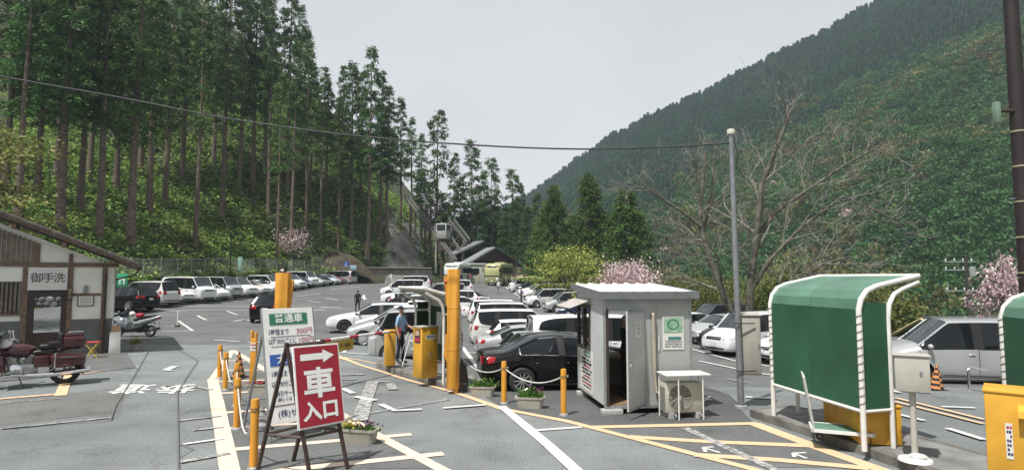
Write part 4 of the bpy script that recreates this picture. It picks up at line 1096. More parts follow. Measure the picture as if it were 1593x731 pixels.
PAINTED = {'body', 'mirror', 'window_pillar', 'door_handle'}
PROTO = {}
def car(kind, colour, loc, heading, label, group, sc=1.0, plate=None):
    key = kind + ('y' if plate else '')
    if key not in PROTO:
        o = PROTO[key] = make_car(kind, plate=plate_yellow if plate else None); fresh = True
    else: fresh = False
    if fresh:
        o.location = loc; o.rotation_euler = (0, 0, R(heading)); o.scale = (sc,) * 3
        o['label'] = label
        if group: o['group'] = group
    else: o = dup(PROTO[key], loc, R(heading), label, group, sc)
    o['category'] = 'van' if kind in ('van', 'minivan') else 'car'
    if kind in ('van', 'minivan') : o.name = 'parked_van'
    else: o.name = 'parked_car'
    for ch in o.children:
        if ch.name.split('.')[0] in PAINTED:
            ch.material_slots[0].link = 'OBJECT'; ch.material_slots[0].material = PAINT[colour]
        if ch.name.split('.')[0] == 'grille' and colour in ('white', 'pearl', 'silver') and kind == 'hatch':
            ch.material_slots[0].link = 'OBJECT'; ch.material_slots[0].material = PAINT[colour]
    return o

def nose(px, y, heading, kind, dx=0.0):                     # centre of a car whose nose (or tail if dx<0) stands at a column and depth
    x = (px - 796.5) / 925 * y; d = V((math.cos(R(heading)), math.sin(R(heading)))); L = CARS[kind]['L'] / 2 * (1 if dx >= 0 else -1)
    p = V((x, y)) - d * L
    return V((p.x, p.y, ground_z(p.x, p.y)))

# row along the fence on the left
GL = 'cars parked in the row below the hillside fence'
rowL = [('suv', 'black', 238, 41.5, 165, 1, 'black off road car showing its tail beside the toilet building eave'), ('minivan', 'pearl', 271, 44.2, 163, 1, 'white minivan showing its red tail lamps next to the black off road car'),
        ('sedan', 'white', 297, 46.5, -22, 0, 'small white sedan between the tail first minivan and the tall white van'), ('van', 'white', 327, 48.5, -24, 0, 'tall long white van with dark side glass, biggest of the fence row'),
        ('hatch', 'white', 352, 51, -23, 0, 'low white hatchback just right of the tall long white van'), ('van', 'silver', 371, 53.3, -22, 0, 'silver van two places right of the tall long white van'),
        ('minivan', 'white', 396, 56, -24, 0, 'white minivan below the round white fence sign'), ('sedan', 'pearl', 417, 58.5, -22, 0, 'white sedan left of the orange column, nearer one of two alike'), ('sedan', 'white', 434, 61, -22, 0, 'white sedan whose bonnet touches the orange column in view'),
        ('minivan', 'white', 443, 63.8, -23, 0, 'white minivan half hidden by the top of the orange column'), ('hatch', 'silver', 459, 66.5, -22, 0, 'pale hatchback peeping out right of the orange column'), ('minivan', 'white', 473, 69, -22, 0, 'white minivan first wholly clear right of the orange column'),
        ('hatch', 'navy', 484, 71.5, -22, 0, 'dark blue hatchback tucked between two white vans of the fence row'), ('van', 'white', 492, 74, -22, 0, 'white van in the fence row left of the dirt mound'), ('sedan', 'silver', 508, 76.6, -22, 0, 'silver sedan in front of the dirt mound'),
        ('hatch', 'black', 516, 79, -22, 0, 'black hatchback in front of the dirt mound'), ('hatch', 'paleblue', 528, 81.5, -22, 0, 'pale blue silver hatchback below the wheelchair sign'), ('wagon', 'red', 536, 84, -22, 0, 'dark red estate car below the wheelchair sign'), ('van', 'silver', 552, 88, 160, 1, 'silver grey van at the far end of the fence row, tail towards us')]
for kd, colr, px, y, hd, tail, lb in rowL:
    car(kd, colr, nose(px, y, hd, kd, -1 if tail else 1), hd, lb, GL, 1.04 if kd == 'van' and y < 50 else 1)

GM = 'cars of the double row, noses to the left'
rowA = [('van', 'silver', 574, 22.2, 191, 'silver grey van right behind the yellow gate boxes and the attendant'), ('hatch', 'silver', 542, 25.2, 192, 'silver hatchback behind the red and white barrier arm'), ('hatch', 'white', 552, 27.8, 192, 'white hatchback between silver hatchback and sporty white estate'),
        ('wagon', 'white', 510, 30.4, 192, 'sporty white estate car with dark wheels, nose farthest left'), ('sedan', 'white', 575, 35.0, 190, 'white sedan showing only its roof behind the sporty white estate'), ('wagon', 'black', 565, 40.5, 190, 'black estate car behind the white ones left of the green shelter'),
        ('hatch', 'white', 602, 45, 190, 'white hatchback above the black estate car'), ('minivan', 'white', 606, 70, 190, 'white minivan above the shelter roof tip'), ('hatch', 'paleblue', 604, 49.5, 10, 'small pale blue hatchback with a red tail lamp left of the shelter roof'),
        ('suv', 'white', 593, 54.5, 190, 'white off road car left of the shelter roof tip'), ('minivan', 'white', 592, 63, 190, 'white minivan at the far left corner of the double row'), ('minivan', 'darkgrey', 612, 74, 190, 'dark grey minivan in the last line before the rock wall'), ('minivan', 'silver', 652, 60, 190, 'silver van left of the tall orange column top'),
        ('suv', 'white', 660, 51, 190, 'white off road car just left of the orange column top'), ('minivan', 'white', 668, 66, 190, 'white minivan in the last line below the white bus'), ('sedan', 'white', 656, 46, 190, 'white sedan behind the shelter roof')]
for kd, colr, px, y, hd, lb in rowA:
    o = car(kd, colr, nose(px, y, hd, kd, -1 if hd == 10 else 1), hd, lb, GM)
    if y < 23: o.scale = (.73, .86, .95); o.location = nose(px, y, hd, kd) + V((-.62, -.12, 0))       # a small kei sized van
GR = 'cars of the double row, tails to the left'
rowB = [('sedan', 'black', 744, 15.5, 9, 'shiny black sedan with chrome wheels beside the ticket booth'), ('wagon', 'darkgrey', 778, 18.5, 9, 'dark grey estate car behind the black sedan'), ('hatch', 'silver', 772, 20.6, 9, 'small pale car wedged behind the dark grey estate'), ('van', 'white', 818, 22.4, 9, 'white van showing its roof and dark tail window above the black sedan'),
        ('sedan', 'silver', 739, 24.6, 9, 'silver white sedan with red tail lamp right of the tall orange column'), ('hatch', 'white', 757, 27.2, 9, 'white hatchback behind the silver white sedan'), ('minivan', 'pearl', 731, 29.6, 9, 'white people carrier half hidden by the tall orange column'), ('wagon', 'white', 735, 33.6, 9, 'white estate car third roof line above the silver sedan'),
        ('minivan', 'white', 736, 37.6, 9, 'white minivan with dark tail glass beside the column, fourth roof line up'), ('minivan', 'white', 728, 41.8, 9, 'white minivan roof under the painted aisle letters'), ('sedan', 'white', 716, 46, 9, 'white sedan beside the aisle, behind the tall column'), ('sedan', 'white', 712, 52, 9, 'white sedan farther up the aisle beside the tall column'), ('hatch', 'green', 703, 60, 9, 'dark green car at the far aisle corner of the double row')]
for kd, colr, px, y, hd, lb in rowB:
    car(kd, colr, nose(px, y, hd, kd, -1), hd, lb, GR)
GA = 'cars along the right edge of the lot'
rowR = [('minivan', 'silver', 845, 55, 197, 'silver grey minivan nearest the booth awning in the right hand row'), ('hatch', 'navy', 866, 50, 197, 'dark navy hatchback just above the booth awning'), ('minivan', 'white', 816, 60, 198, 'white minivan with a dark grille beyond the silver grey minivan'), ('wagon', 'brown', 815, 64.5, 197, 'bronze estate car hidden between white minivans'), ('minivan', 'white', 812, 68, 197, 'white minivan right behind the person in violet'),
        ('sedan', 'white', 804, 73, 197, 'white sedan in the right hand row just beyond the person in violet'), ('van', 'white', 792, 79, 197, 'white van with dark side glass at the far end of the right row'), ('minivan', 'black', 803, 77, 197, 'black van behind the white one at the right row end'), ('sedan', 'white', 799, 86, 197, 'white sedan farthest up the right row by the wheelchair sign')]
for kd, colr, px, y, hd, lb in rowR: car(kd, colr, nose(px, y, hd, kd), hd, lb, GA)
car('sedan', 'white', dep(893, 29) + V((0, 0, .02)), -62, 'white sedan facing us in the aisle left of the booth roof', None)
car('suv', 'black', dep(424, 38.5), 103, 'black off road car driving away behind the price board', None)
GB = 'cars in the lot right of the booth'
rowC = [('hatch', 'silver', 1070, 30.6, 205, 'silver hatchback just right of the booth wall', None), ('hatch', 'black', 1094, 28, 207, 'dark small car with a yellow number plate beside the white minivan', 1), ('minivan', 'white', 1106, 26, 208, 'white minivan with chrome grille facing us left of the lamp pole', None), ('minivan', 'black', 1066, 36, 200, 'black minivan behind the silver hatchback by the booth', None),
        ('sedan', 'white', 1178, 23.6, 206, 'white car between the lamp pole and the green shelter', None), ('hatch', 'white', 1215, 21.6, 206, 'white hatchback hidden behind the green shelter', None), ('minivan', 'silver', 1348, 17.9, 166, 'silver minivan side on beyond the grey box on its stand', None), ('sedan', 'white', 1010, 33, 205, 'white sedan seen through the booth window', None), ('wagon', 'navy', 900, 26.5, 198, 'navy estate car behind the booth', None)]
for kd, colr, px, y, hd, lb, pt in rowC: car(kd, colr, nose(px, y, hd, kd), hd, lb, GB, 1.0, pt)
# ---------------------------------------------------------------- toilet building on the left
plaster = mat('white_plaster', (.78, .77, .72), .85, var=.08, scale=2, bump=.08)
dado = mat('grey_plaster', (.13, .135, .135), .85, var=.15, scale=3, bump=.15)
shingle = mat('roof_shingle', (.19, .165, .145), .85, var=.35, scale=6, bump=.4)
slatwood = mat('grey_brown_boards', (.17, .14, .11), .8, var=.3, scale=8, bump=.25)
C0 = at(172, 549); UX, UY = math.cos(R(33)), math.sin(R(33))
def tx(px):                                             # position along the front wall seen at a column
    a = (px - 796.5) / 925; return (a * C0.y - C0.x) / (UX - a * UY)
def tz(px, py): t = tx(px); return zat(py, C0.y + UY * t) - C0.z
tb = thing('toilet_building', 'low white plaster toilet building with brown timber frame and sloping roof', 'building', C0, R(33))
def wallbox(name, x0, x1, z0, z1, m, y0=0.0, y1=.14, bev=0, par=tb): return MB().box(((x0 + x1) / 2, (y0 + y1) / 2, (z0 + z1) / 2), (abs(x1 - x0), y1 - y0, z1 - z0)).build(name, m, par, bev=bev, seg=1)
XD0, XD1 = tx(48), tx(108); ZB = tz(90, 414); ZD = tz(140, 496); XL = -7.4
wallbox('wall', XL, XD0, ZD, 3.1, plaster); wallbox('wall', XD1, 0, ZD, 3.1, plaster); wallbox('wall', XD0, XD1, tz(80, 452), 3.1, plaster)
wallbox('dado_wall', XL, XD0, 0, ZD, dado, -.02, .14); wallbox('dado_wall', XD1, 0, 0, ZD, dado, -.02, .14)
g = MB(); g.prism([(XL - .1, 3.1), (.15, 3.1), (-3.9, 4.86)], -.14, 0, MX.Rotation(R(90), 4, 'X')); g.build('gable_wall', plaster, tb)
wallbox('side_wall', -.14, 0, 0, 3.1, plaster, .14, 4.6); wallbox('side_wall', XL, XL + .14, 0, 3.1, plaster, .14, 4.6)
xs_b0, xs_b1 = XD0 - .25, XD1 + .1
wallbox('back_wall', XL, xs_b0 - .5, 0, 3.1, plaster, 4.46, 4.6); wallbox('back_wall', xs_b1 + .3, 0, 0, 3.1, plaster, 4.46, 4.6); wallbox('back_wall', xs_b0 - .5, xs_b1 + .3, 2.3, 3.1, plaster, 4.46, 4.6)
wallbox('floor', XL, 0, -.05, .05, concrete, .14, 4.46)
wallbox('door_step', XD0 + .05, XD1 - .05, .05, tz(80, 517), darkwood, .0, .10)
for px, w in ((42, .17), (112, .15), (165, .16)): wallbox('timber_post', tx(px) - w / 2, tx(px) + w / 2, 0, 3.12, timber, -.05, .02)
for px in (59, 111): wallbox('timber_post', tx(px) - .06, tx(px) + .06, ZB + .15, 3.6 if px == 111 else 3.95, timber, -.045, .0)
wallbox('timber_beam', XL, .12, ZB - .02, ZB + .13, timber, -.06, .015); wallbox('timber_rail', tx(115), tx(160), tz(140, 460), tz(140, 456), timber, -.03, .0)
for px in (52, 104): wallbox('door_frame', tx(px) - .09, tx(px) + .09, .05, tz(80, 456), darkwood, -.03, .16)
wallbox('door_lintel', XD0, XD1, tz(80, 456), tz(80, 450), darkwood, -.03, .16)
for i in range(28):                                     # upright boards filling the gable over the beam
    x = tx(57) - .09 - i * .135
    if x < XL: break
    top = min(3.1 + (x - .15) / (-4.05) * 1.76, 4.8 - abs(x + 3.9) * .43) - .12
    wallbox('gable_board', x - .055, x + .055, ZB + .14, max(ZB + .3, top), slatwood, -.035, .0)
win = wallbox('window', tx(-40), tx(36), tz(20, 487), tz(20, 438), mat('window_dark', (.02, .02, .02), .3), -.01, .02)
for i in range(16):
    x = tx(34) - i * .115
    if x > tx(-38): wallbox('window_bar', x - .032, x + .032, tz(20, 486), tz(20, 439), slatwood, -.05, -.012, par=win)
wallbox('window_sill', tx(-42), tx(37), tz(20, 491), tz(20, 487), timber, -.07, .0, par=win)
sg = wallbox('name_board', tx(46), tx(107), tz(76, 451), tz(76, 416), paper, -.10, -.075)
for i, ch in enumerate('御手洗'):
    x = tx(60) + (tx(95) - tx(60)) * i / 2
    text(ch, .36, frame((x, -.104, tz(76, 433)), (1, 0, 0), (0, 0, 1)), ink, sg, bold=.002)
pq = wallbox('hanging_plaque', tx(108) , tx(116.5), tz(112, 467), tz(112, 447), darkwood, -.12, -.07)
text('御\n手\n洗', .13, frame((tx(112), -.124, tz(112, 457)), (1, 0, 0), (0, 0, 1)), mat('pale_gold_print', (.5, .42, .28), .5), pq)
nb = wallbox('notice_frame', tx(124), tx(150), tz(137, 476), tz(137, 459), timber, -.05, .0)
wallbox('notice_paper', tx(126), tx(148), tz(137, 474.5), tz(137, 460.5), paper, -.056, -.052, par=nb)
for i in range(5): wallbox('print_line', tx(128), tx(146), tz(137, 463 + i * 2.3), tz(137, 462.4 + i * 2.3), ink, -.0585, -.0565, par=nb)
wallbox('vent_hood', tx(133), tx(140), tz(137, 455), tz(137, 444), grey_steel, -.10, .0, bev=.02)
wallbox('downpipe', tx(167) - .035, tx(167) + .035, 0, 2.9, darkwood, -.16, -.09)
# roof: two slopes with layered shingle edges at the gable end
sl = math.atan2(1.85, 4.35); rx0, rz0 = .74, tz(172, 418) + .02
RID = (-3.9, rz0 + (3.9 + rx0) * math.tan(sl))
for sgn in (1, -1):
    x_e = rx0 if sgn > 0 else -7.8 - rx0
    for k in range(3):
        u0 = .015 * k; m = MB(); e = V((x_e, 0, rz0 + .075 * k)); r_ = V((RID[0], 0, RID[1] + .075 * k)); n_ = V((math.sin(sl) * sgn, 0, math.cos(sl)))
        y0, y1 = -.85 + .05 * (2 - k), 5.1
        m.hexa([e + V((0, y0, 0)), r_ + V((0, y0, 0)), r_ + V((0, y1, 0)), e + V((0, y1, 0))] if sgn < 0 else [r_ + V((0, y0, 0)), e + V((0, y0, 0)), e + V((0, y1, 0)), r_ + V((0, y1, 0))],
               [p + V((0, 0, .068)) for p in ([e + V((0, y0, 0)), r_ + V((0, y0, 0)), r_ + V((0, y1, 0)), e + V((0, y1, 0))] if sgn < 0 else [r_ + V((0, y0, 0)), e + V((0, y0, 0)), e + V((0, y1, 0)), r_ + V((0, y1, 0))])])
        m.build('roof_shingle_layer', shingle if k else timber, tb)
    for i in range(3):                                  # purlin ends
        u = .18 + .3 * i; p = V((x_e, 0, rz0 - .14)).lerp(V((RID[0], 0, RID[1] - .14)), u)
        MB().box((p.x, -.2, p.z), (.13, .9, .16)).build('purlin', timber, tb)
MB().box((rx0 + .05, 2, rz0 + .02), (.09, 5.6, .09)).build('gutter', darkwood, tb)
MB().tube([(rx0 + .05, -.7, rz0), (rx0 - .1, -.5, rz0 - .25), (.05, -.12, rz0 - .42)], .03, 6).build('gutter_pipe', darkwood, tb)

# stones of the retaining wall seen through the passage
sw = thing('stone_wall', 'rough grey stone retaining wall glimpsed through the toilet doorway', 'wall', (0, 0, 0))
stone = mat('wall_stone', (.22, .22, .21), .9, var=.5, scale=2, bump=.5, bscale=6, rand=.35)
p0, p1 = V((-41.5, 35.0)), V((-31.5, 46.5)); dr = (p1 - p0).normalized(); ln = (p1 - p0).length; nrm = V((dr.y, -dr.x))
MB().prism([tuple(p0), tuple(p1), tuple(p1 - nrm * .5), tuple(p0 - nrm * .5)][::-1], .0, 1.75).build('wall_core', mat('wall_mortar', (.05, .05, .048), .95), sw)
st_v = []
for k in range(4):
    m = MB(); m.ball((0, 0, 0), (.23 + .03 * k, .13, .17 + .01 * k), 7); o_ = m.build('stone', stone, sw, ang=30); st_v.append(o_)
cnt = 0
for row in range(5):
    u = .2 + (row % 2) * .2
    while u < ln and cnt < 150:
        q = p0 + dr * u + nrm * .03
        c = st_v[cnt] if cnt < 4 else st_v[cnt % 4].copy()
        if cnt >= 4: COL.objects.link(c)
        c.parent = sw; c.location = (q.x, q.y, .2 + row * .33 + rnd.uniform(-.03, .03)); c.rotation_euler = (0, rnd.uniform(-.4, .4), math.atan2(dr.y, dr.x)); c.scale = (rnd.uniform(.8, 1.15), 1, rnd.uniform(.85, 1.1))
        cnt += 1; u += rnd.uniform(.4, .52)

# ---------------------------------------------------------------- ticket booth
panel_grey = mat('booth_panel', (.36, .365, .36), .55, var=.08, scale=1.5, bump=.03)
panel_lite = mat('booth_door_panel', (.46, .47, .48), .5, var=.06, scale=2)
frame_brown = mat('brown_window_frame', (.06, .042, .035), .5, var=.2)
roof_white = mat('booth_roof_sheet', (.66, .67, .68), .4, var=.08, scale=2)
CB = V((1.88, 12.2, 0)); RB = R(8)
bt = thing('ticket_booth', 'small grey panel ticket booth with open door and white ribbed roof', 'booth', CB, RB)
def bb(name, x0, x1, y0, y1, z0, z1, m, par=bt, bev=0.0): return MB().box(((x0 + x1) / 2, (y0 + y1) / 2, (z0 + z1) / 2), (x1 - x0, y1 - y0, z1 - z0)).build(name, m, par, bev=bev, seg=1)
BW, BD, ZF, ZT = 1.86, 2.2, .17, 2.33
bb('front_wall', .84, 1.10, 0, .05, ZF, ZT, panel_grey); bb('front_wall', 1.106, BW - .045, 0, .05, ZF, ZT, panel_grey); bb('front_wall', .05, .84, 0, .05, 2.12, ZT, panel_grey)
lit_side_p = mat('booth_lit_side_panel', (.52, .54, .55), .5, var=.08, scale=2)  # left wall lightened: the light falling on it is put into the colour
bb('left_wall', 0, .05, .06, 1.05, ZF, ZT + .05, lit_side_p); bb('left_wall', 0, .05, 1.05, BD - .05, ZF, 1.14, lit_side_p); bb('left_wall', 0, .05, 1.05, BD - .05, 2.14, ZT + .1, lit_side_p)
bb('right_wall', BW - .05, BW, .06, BD - .05, ZF, ZT + .08, panel_grey)
bb('back_wall', .06, BW - .05, BD - .05, BD, ZF, 1.0, panel_grey); bb('back_wall', .06, BW - .05, BD - .05, BD, 2.15, ZT + .1, panel_grey); bb('back_wall', 1.3, BW - .05, BD - .05, BD, 1.0, 2.15, panel_grey)
for x, y in ((-.01, -.01), (BW - .045, -.01), (-.01, BD - .05), (BW - .045, BD - .05)): bb('corner_post', x, x + .055, y, y + .06, ZF - .03, ZT + .02 + y * .05, zinc)
bb('floor', .05, BW - .05, .05, BD - .05, ZF - .05, ZF + .02, mat('booth_floor_wood', (.20, .13, .07), .7, var=.25))
bb('floor_frame', 0, BW, -.005, .05, ZF - .06, ZF - .001, zinc)
for x in (.055, .80): bb('door_frame', x - .03, x + .03, -.015, .06, ZF, 2.12, frame_brown if x < .5 else zinc)
bb('door_frame', .05, .83, -.012, .058, 2.08, 2.13, zinc)
# roof sheet with ribs and fascia
rf = MB(); za, zb2 = ZT + .02, ZT + .17
rf.hexa([(-.1, -.1, za), (BW + .1, -.1, za), (BW + .1, BD + .12, zb2), (-.1, BD + .12, zb2)], [(-.1, -.1, za + .10), (BW + .1, -.1, za + .10), (BW + .1, BD + .12, zb2 + .10), (-.1, BD + .12, zb2 + .10)])
ro = rf.build('roof', roof_white, bt)
for k in range(7):
    x = .02 + k * .30; m = MB(); m.hexa([(x - .025, -.08, za + .10), (x + .025, -.08, za + .10), (x + .025, BD + .1, zb2 + .10), (x - .025, BD + .1, zb2 + .10)], [(x - .012, -.08, za + .135), (x + .012, -.08, za + .135), (x + .012, BD + .1, zb2 + .135), (x - .012, BD + .1, zb2 + .135)]); m.build('roof_rib', roof_white, ro)
fas = mat('roof_fascia_grey', (.16, .17, .18), .4)
bb('roof_fascia', -.13, BW + .13, -.14, -.102, za - .03, za + .12, fas)
for x in (-.13, BW + .102):
    m = MB(); m.hexa([(x, -.1, za - .03), (x + .028, -.1, za - .03), (x + .028, BD + .14, zb2 - .03), (x, BD + .14, zb2 - .03)], [(x, -.1, za + .12), (x + .028, -.1, za + .12), (x + .028, BD + .14, zb2 + .12), (x, BD + .14, zb2 + .12)]); m.build('roof_fascia', fas, bt)
# sliding window of the ticket hatch, awning
for (y0, y1, z0, z1) in ((1.05, 1.11, 1.14, 2.14), (1.56, 1.61, 1.18, 2.10), (2.09, 2.15, 1.14, 2.14)): bb('window_frame', -.025, .055, y0, y1, z0, z1, frame_brown)
bb('window_frame', -.028, .055, 1.11, 2.09, 1.14, 1.20, frame_brown); bb('window_frame', -.026, .055, 1.11, 2.09, 2.08, 2.14, frame_brown); bb('window_frame', -.01, .05, 1.62, 2.09, 1.62, 1.66, frame_brown)
clear = mat('clear_pane', (.9, .95, .95), .02, trans=1.0, var=.01)
bb('window_pane', .015, .022, 1.61, 2.09, 1.20, 2.08, clear)
m = MB(); m.hexa([(-.50, .95, 2.08), (-.03, .95, 2.25), (-.03, 2.3, 2.25), (-.50, 2.3, 2.08)], [(-.50, .95, 2.09), (-.03, .95, 2.262), (-.03, 2.3, 2.262), (-.50, 2.3, 2.09)]); aw = m.build('awning', mat('awning_sheet', (.40, .36, .34), .4, var=.15), bt)
for k in range(8):
    y = 1.0 + k * .18; m = MB(); m.hexa([(-.5, y - .03, 2.09), (-.03, y - .03, 2.262), (-.03, y + .03, 2.262), (-.5, y + .03, 2.09)], [(-.5, y - .01, 2.106), (-.03, y - .01, 2.278), (-.03, y + .01, 2.278), (-.5, y + .01, 2.106)]); m.build('awning_rib', MATS['awning_sheet'], aw)
for y in (1.0, 2.22): MB().tube([(-.44, y, 2.09), (-.02, y, 1.86)], .014, 6).build('awning_bracket', frame_brown, bt)
# door leaf, opened outwards
m = MB(); m.box((-.385, 0, 1.13), (.77, .035, 1.92)); dl = m.build('door', panel_lite, bt, loc=(.825, -.02, 0)); dl.rotation_euler = (0, 0, R(45))
MB().box((-.71, -.035, 1.08), (.05, .04, .14)).build('door_handle', chrome, dl, bev=.008); MB().box((-.30, -.021, 1.72), (.22, .004, .30)).build('door_notice', paper, dl)
for i in range(6): MB().box((-.30, -.0245, 1.83 - i * .042), (.15 - (i % 2) * .04, .002, .012)).build('print_line', ink, dl)
for z in (.19, 2.07): MB().box((-.385, -.0195, z), (.75, .004, .05)).build('door_edge', zinc, dl)
# notices
def notice(par, nm, mx, w, h, m=paper): return MB().add([mx @ V(p) for p in ((-w / 2, -h / 2, .001), (w / 2, -h / 2, .001), (w / 2, h / 2, .001), (-w / 2, h / 2, .001), (-w / 2, -h / 2, .007), (w / 2, -h / 2, .007), (w / 2, h / 2, .007), (-w / 2, h / 2, .007))], [(3, 2, 1, 0), (4, 5, 6, 7), (0, 1, 5, 4), (1, 2, 6, 5), (2, 3, 7, 6), (3, 0, 4, 7)]).build(nm, m, par)
def printed(par, mx, x0, x1, z, h, m, seed=0):           # a line of small marks that reads as print too small to make out
    r = random.Random(seed); mb = MB(); x = x0
    while x < x1:
        w = h * r.uniform(.55, 1.0); 
        if r.random() < .88: mb.add([mx @ V(p) for p in ((x, z - h / 2, .0095), (x + w * .8, z - h / 2, .0095), (x + w * .8, z + h / 2, .0095), (x, z + h / 2, .0095))], [(0, 1, 2, 3)])
        x += w
    if mb.v: tag(mb.build('small_print', m, par), kind='stuff')
mxl = frame((-.003, 1.37, .68), (0, -1, 0), (0, 0, 1))
nt_ = notice(bt, 'price_banner', mxl, 1.06, .92)
notice(nt_, 'banner_heading', mxl @ MX.Translation((.05, .37, .007)), .52, .11, green_ink)
for i, (hh, cc) in enumerate([(.055, ink), (.055, ink), (.05, red_ink), (.05, ink), (.05, ink), (.045, red_ink), (.04, ink), (.04, red_ink), (.035, ink)]): printed(nt_, mxl, -.42 + .05 * (i % 3), .34 + .05 * (i % 2), .24 - i * .075, hh, cc, i)
printed(nt_, mxl @ MX.Translation((0, 0, .007)), -.14, .26, .37, .06, paper, 33)
mxs = frame((-.003, 2.03, .85), (0, -1, 0), (0, 0, 1)); nt2 = notice(bt, 'small_notice', mxs, .22, .5)
for i in range(9): printed(nt2, mxs, -.08, .08, .2 - i * .05, .022, ink, 50 + i)
mxp = frame((1.46, -.006, 1.62), (1, 0, 0), (0, 0, 1)); po = notice(bt, 'map_poster', mxp, .46, .68)
mp = mat('poster_green_map', (.16, .36, .20), .6, col2=(.42, .52, .44), scale=9); notice(po, 'poster_map', mxp @ MX.Translation((0, .16, .007)), .40, .30, mp)
m = MB(); m.add([mxp @ V((math.cos(a) * .13 - .0, math.sin(a) * .11 + .17, .0155)) for a in [k * .3927 for k in range(16)]] + [mxp @ V((math.cos(a) * .10, math.sin(a) * .085 + .17, .0155)) for a in [k * .3927 for k in range(16)]], [(k, (k + 1) % 16, 16 + (k + 1) % 16, 16 + k) for k in range(16)]); m.build('poster_ring', green_ink, po)
notice(po, 'poster_block', mxp @ MX.Translation((.03, -.11, .007)), .28, .06, mat('poster_teal', (.05, .20, .20), .6))
for i in range(5): printed(po, mxp, -.18, .19, -.17 - i * .03, .014, ink, 70 + i)
MB().tube([(1.02, -.02, 2.02), (1.02, -.06, 2.0), (1.03, -.06, .9), (1.06, -.06, .45), (1.14, -.12, .38)], .033, 8).build('conduit_pipe', mat('beige_duct_tape', (.40, .35, .27), .6, var=.1), bt)
bb('vent_cover', 1.125, 1.17, -.02, 0, 1.26, 1.56, panel_lite)
# inside: counter, chair back, papers, the far sash
bb('counter', .08, 1.5, 1.35, 2.1, .92, .96, mat('counter_top', (.24, .20, .15), .6)); bb('counter_leg', .12, .18, 1.4, 1.46, .2, .92, MATS['counter_top']); bb('counter_leg', 1.4, 1.46, 1.4, 1.46, .2, .92, MATS['counter_top'])
bb('counter_box', .35, .75, 1.5, 1.9, .96, 1.06, paper); bb('counter_box', .85, 1.0, 1.55, 1.75, .96, 1.12, mat('blue_box', (.12, .17, .25), .6))
for x in (.10, .66, 1.28): bb('sash_bar', x, x + .04, BD - .045, BD - .005, 1.0, 2.15, frame_brown)
bb('sash_bar', .14, 1.28, BD - .044, BD - .006, 1.0, 1.05, frame_brown)
# blocks under the corners
blk = mat('concrete_block', (.42, .42, .40), .9, var=.15, scale=5, bump=.3)
BL = ['pair of pale concrete blocks under the near corner of the booth', 'pale concrete block under the far left corner of the booth', 'concrete block under the right end of the booth wall', 'concrete block under the hidden back corner of the booth']
for i, (x, y) in enumerate(((.14, .02), (.10, 2.05), (1.66, .12), (1.66, 2.05))):
    q = CB + V((math.cos(RB) * x - math.sin(RB) * y, math.sin(RB) * x + math.cos(RB) * y, 0))
    m = MB(); m.box((0, 0, .055), (.42 if i == 0 else .32, .2, .11)); o = m.build('concrete_block', blk, None, (q.x, q.y, gz(q.x, q.y)), RB, bev=.01); tag(o, BL[i], 'block')
    if i: o.scale = (1, 1, 1.0)

# air conditioner unit and its little table
AC = CB + V((math.cos(RB) * 1.46 + math.sin(RB) * .36, math.sin(RB) * 1.46 - math.cos(RB) * .36, 0))
beige = mat('beige_casing', (.47, .45, .38), .5, var=.06)
ac = thing('air_conditioner', 'beige outdoor air conditioner unit with round fan at the booth wall', 'air conditioner', AC, RB)
MB().box((0, 0, .40), (.78, .30, .58)).build('casing', beige, ac, bev=.02)
mf = MX.Translation((-.10, -.152, .41)) @ MX.Rotation(R(90), 4, 'X')
MB().lathe([(.235, .0), (.235, .012), (.002, .012)], mf, 28).build('fan_recess', mat('fan_dark', (.06, .06, .058), .6), ac)
gm = MB()
for rr in (.06, .09, .12, .15, .18, .21, .24): gm.tube([mf @ V((math.cos(k * .2618) * rr, math.sin(k * .2618) * rr, .02)) for k in range(24)], .0045, 4, closed=True)
for k in range(12): gm.tube([mf @ V((math.cos(k * .5236) * .05, math.sin(k * .5236) * .05, .021)), mf @ V((math.cos(k * .5236 + .5) * .24, math.sin(k * .5236 + .5) * .24, .021))], .004, 4)
gm.build('fan_grille', beige, ac); MB().lathe([(.05, .015), (.045, .03), (.002, .033)], mf, 14).build('fan_hub', beige, ac)
for k in range(9): MB().box((-.392, 0, .18 + k * .05), (.008, .24, .03)).build('side_fin', mat('fin_grey', (.2, .2, .19), .5), ac)
for x in (-.28, .28): MB().box((x, 0, .055), (.10, .34, .11)).build('foot', blk, ac)
for x in (-.22, .30):
    for y in (-.14, .14): MB().lathe([(.03, -.02), (.055, -.02), (.055, .02), (.03, .02)], MX.Translation((x, y - .06, .055)) @ MX.Rotation(R(90), 4, 'Y'), 12).build('caster', grey_steel, ac)
tbn = thing('small_table', 'white slim legged table standing over the air conditioner unit', 'table', AC + V((.03, -.06, 0)), RB)
MB().box((0, 0, .86), (.92, .52, .025)).build('table_top', white, tbn, bev=.006)
for x in (-.2, .3): MB().cyl((x, -.22, 0), (x, -.22, .85), .014, n=8).build('leg', white, tbn)
for x in (-.42, .42): MB().cyl((x, .22, 0), (x, .22, .85), .014, n=8).build('leg', white, tbn)

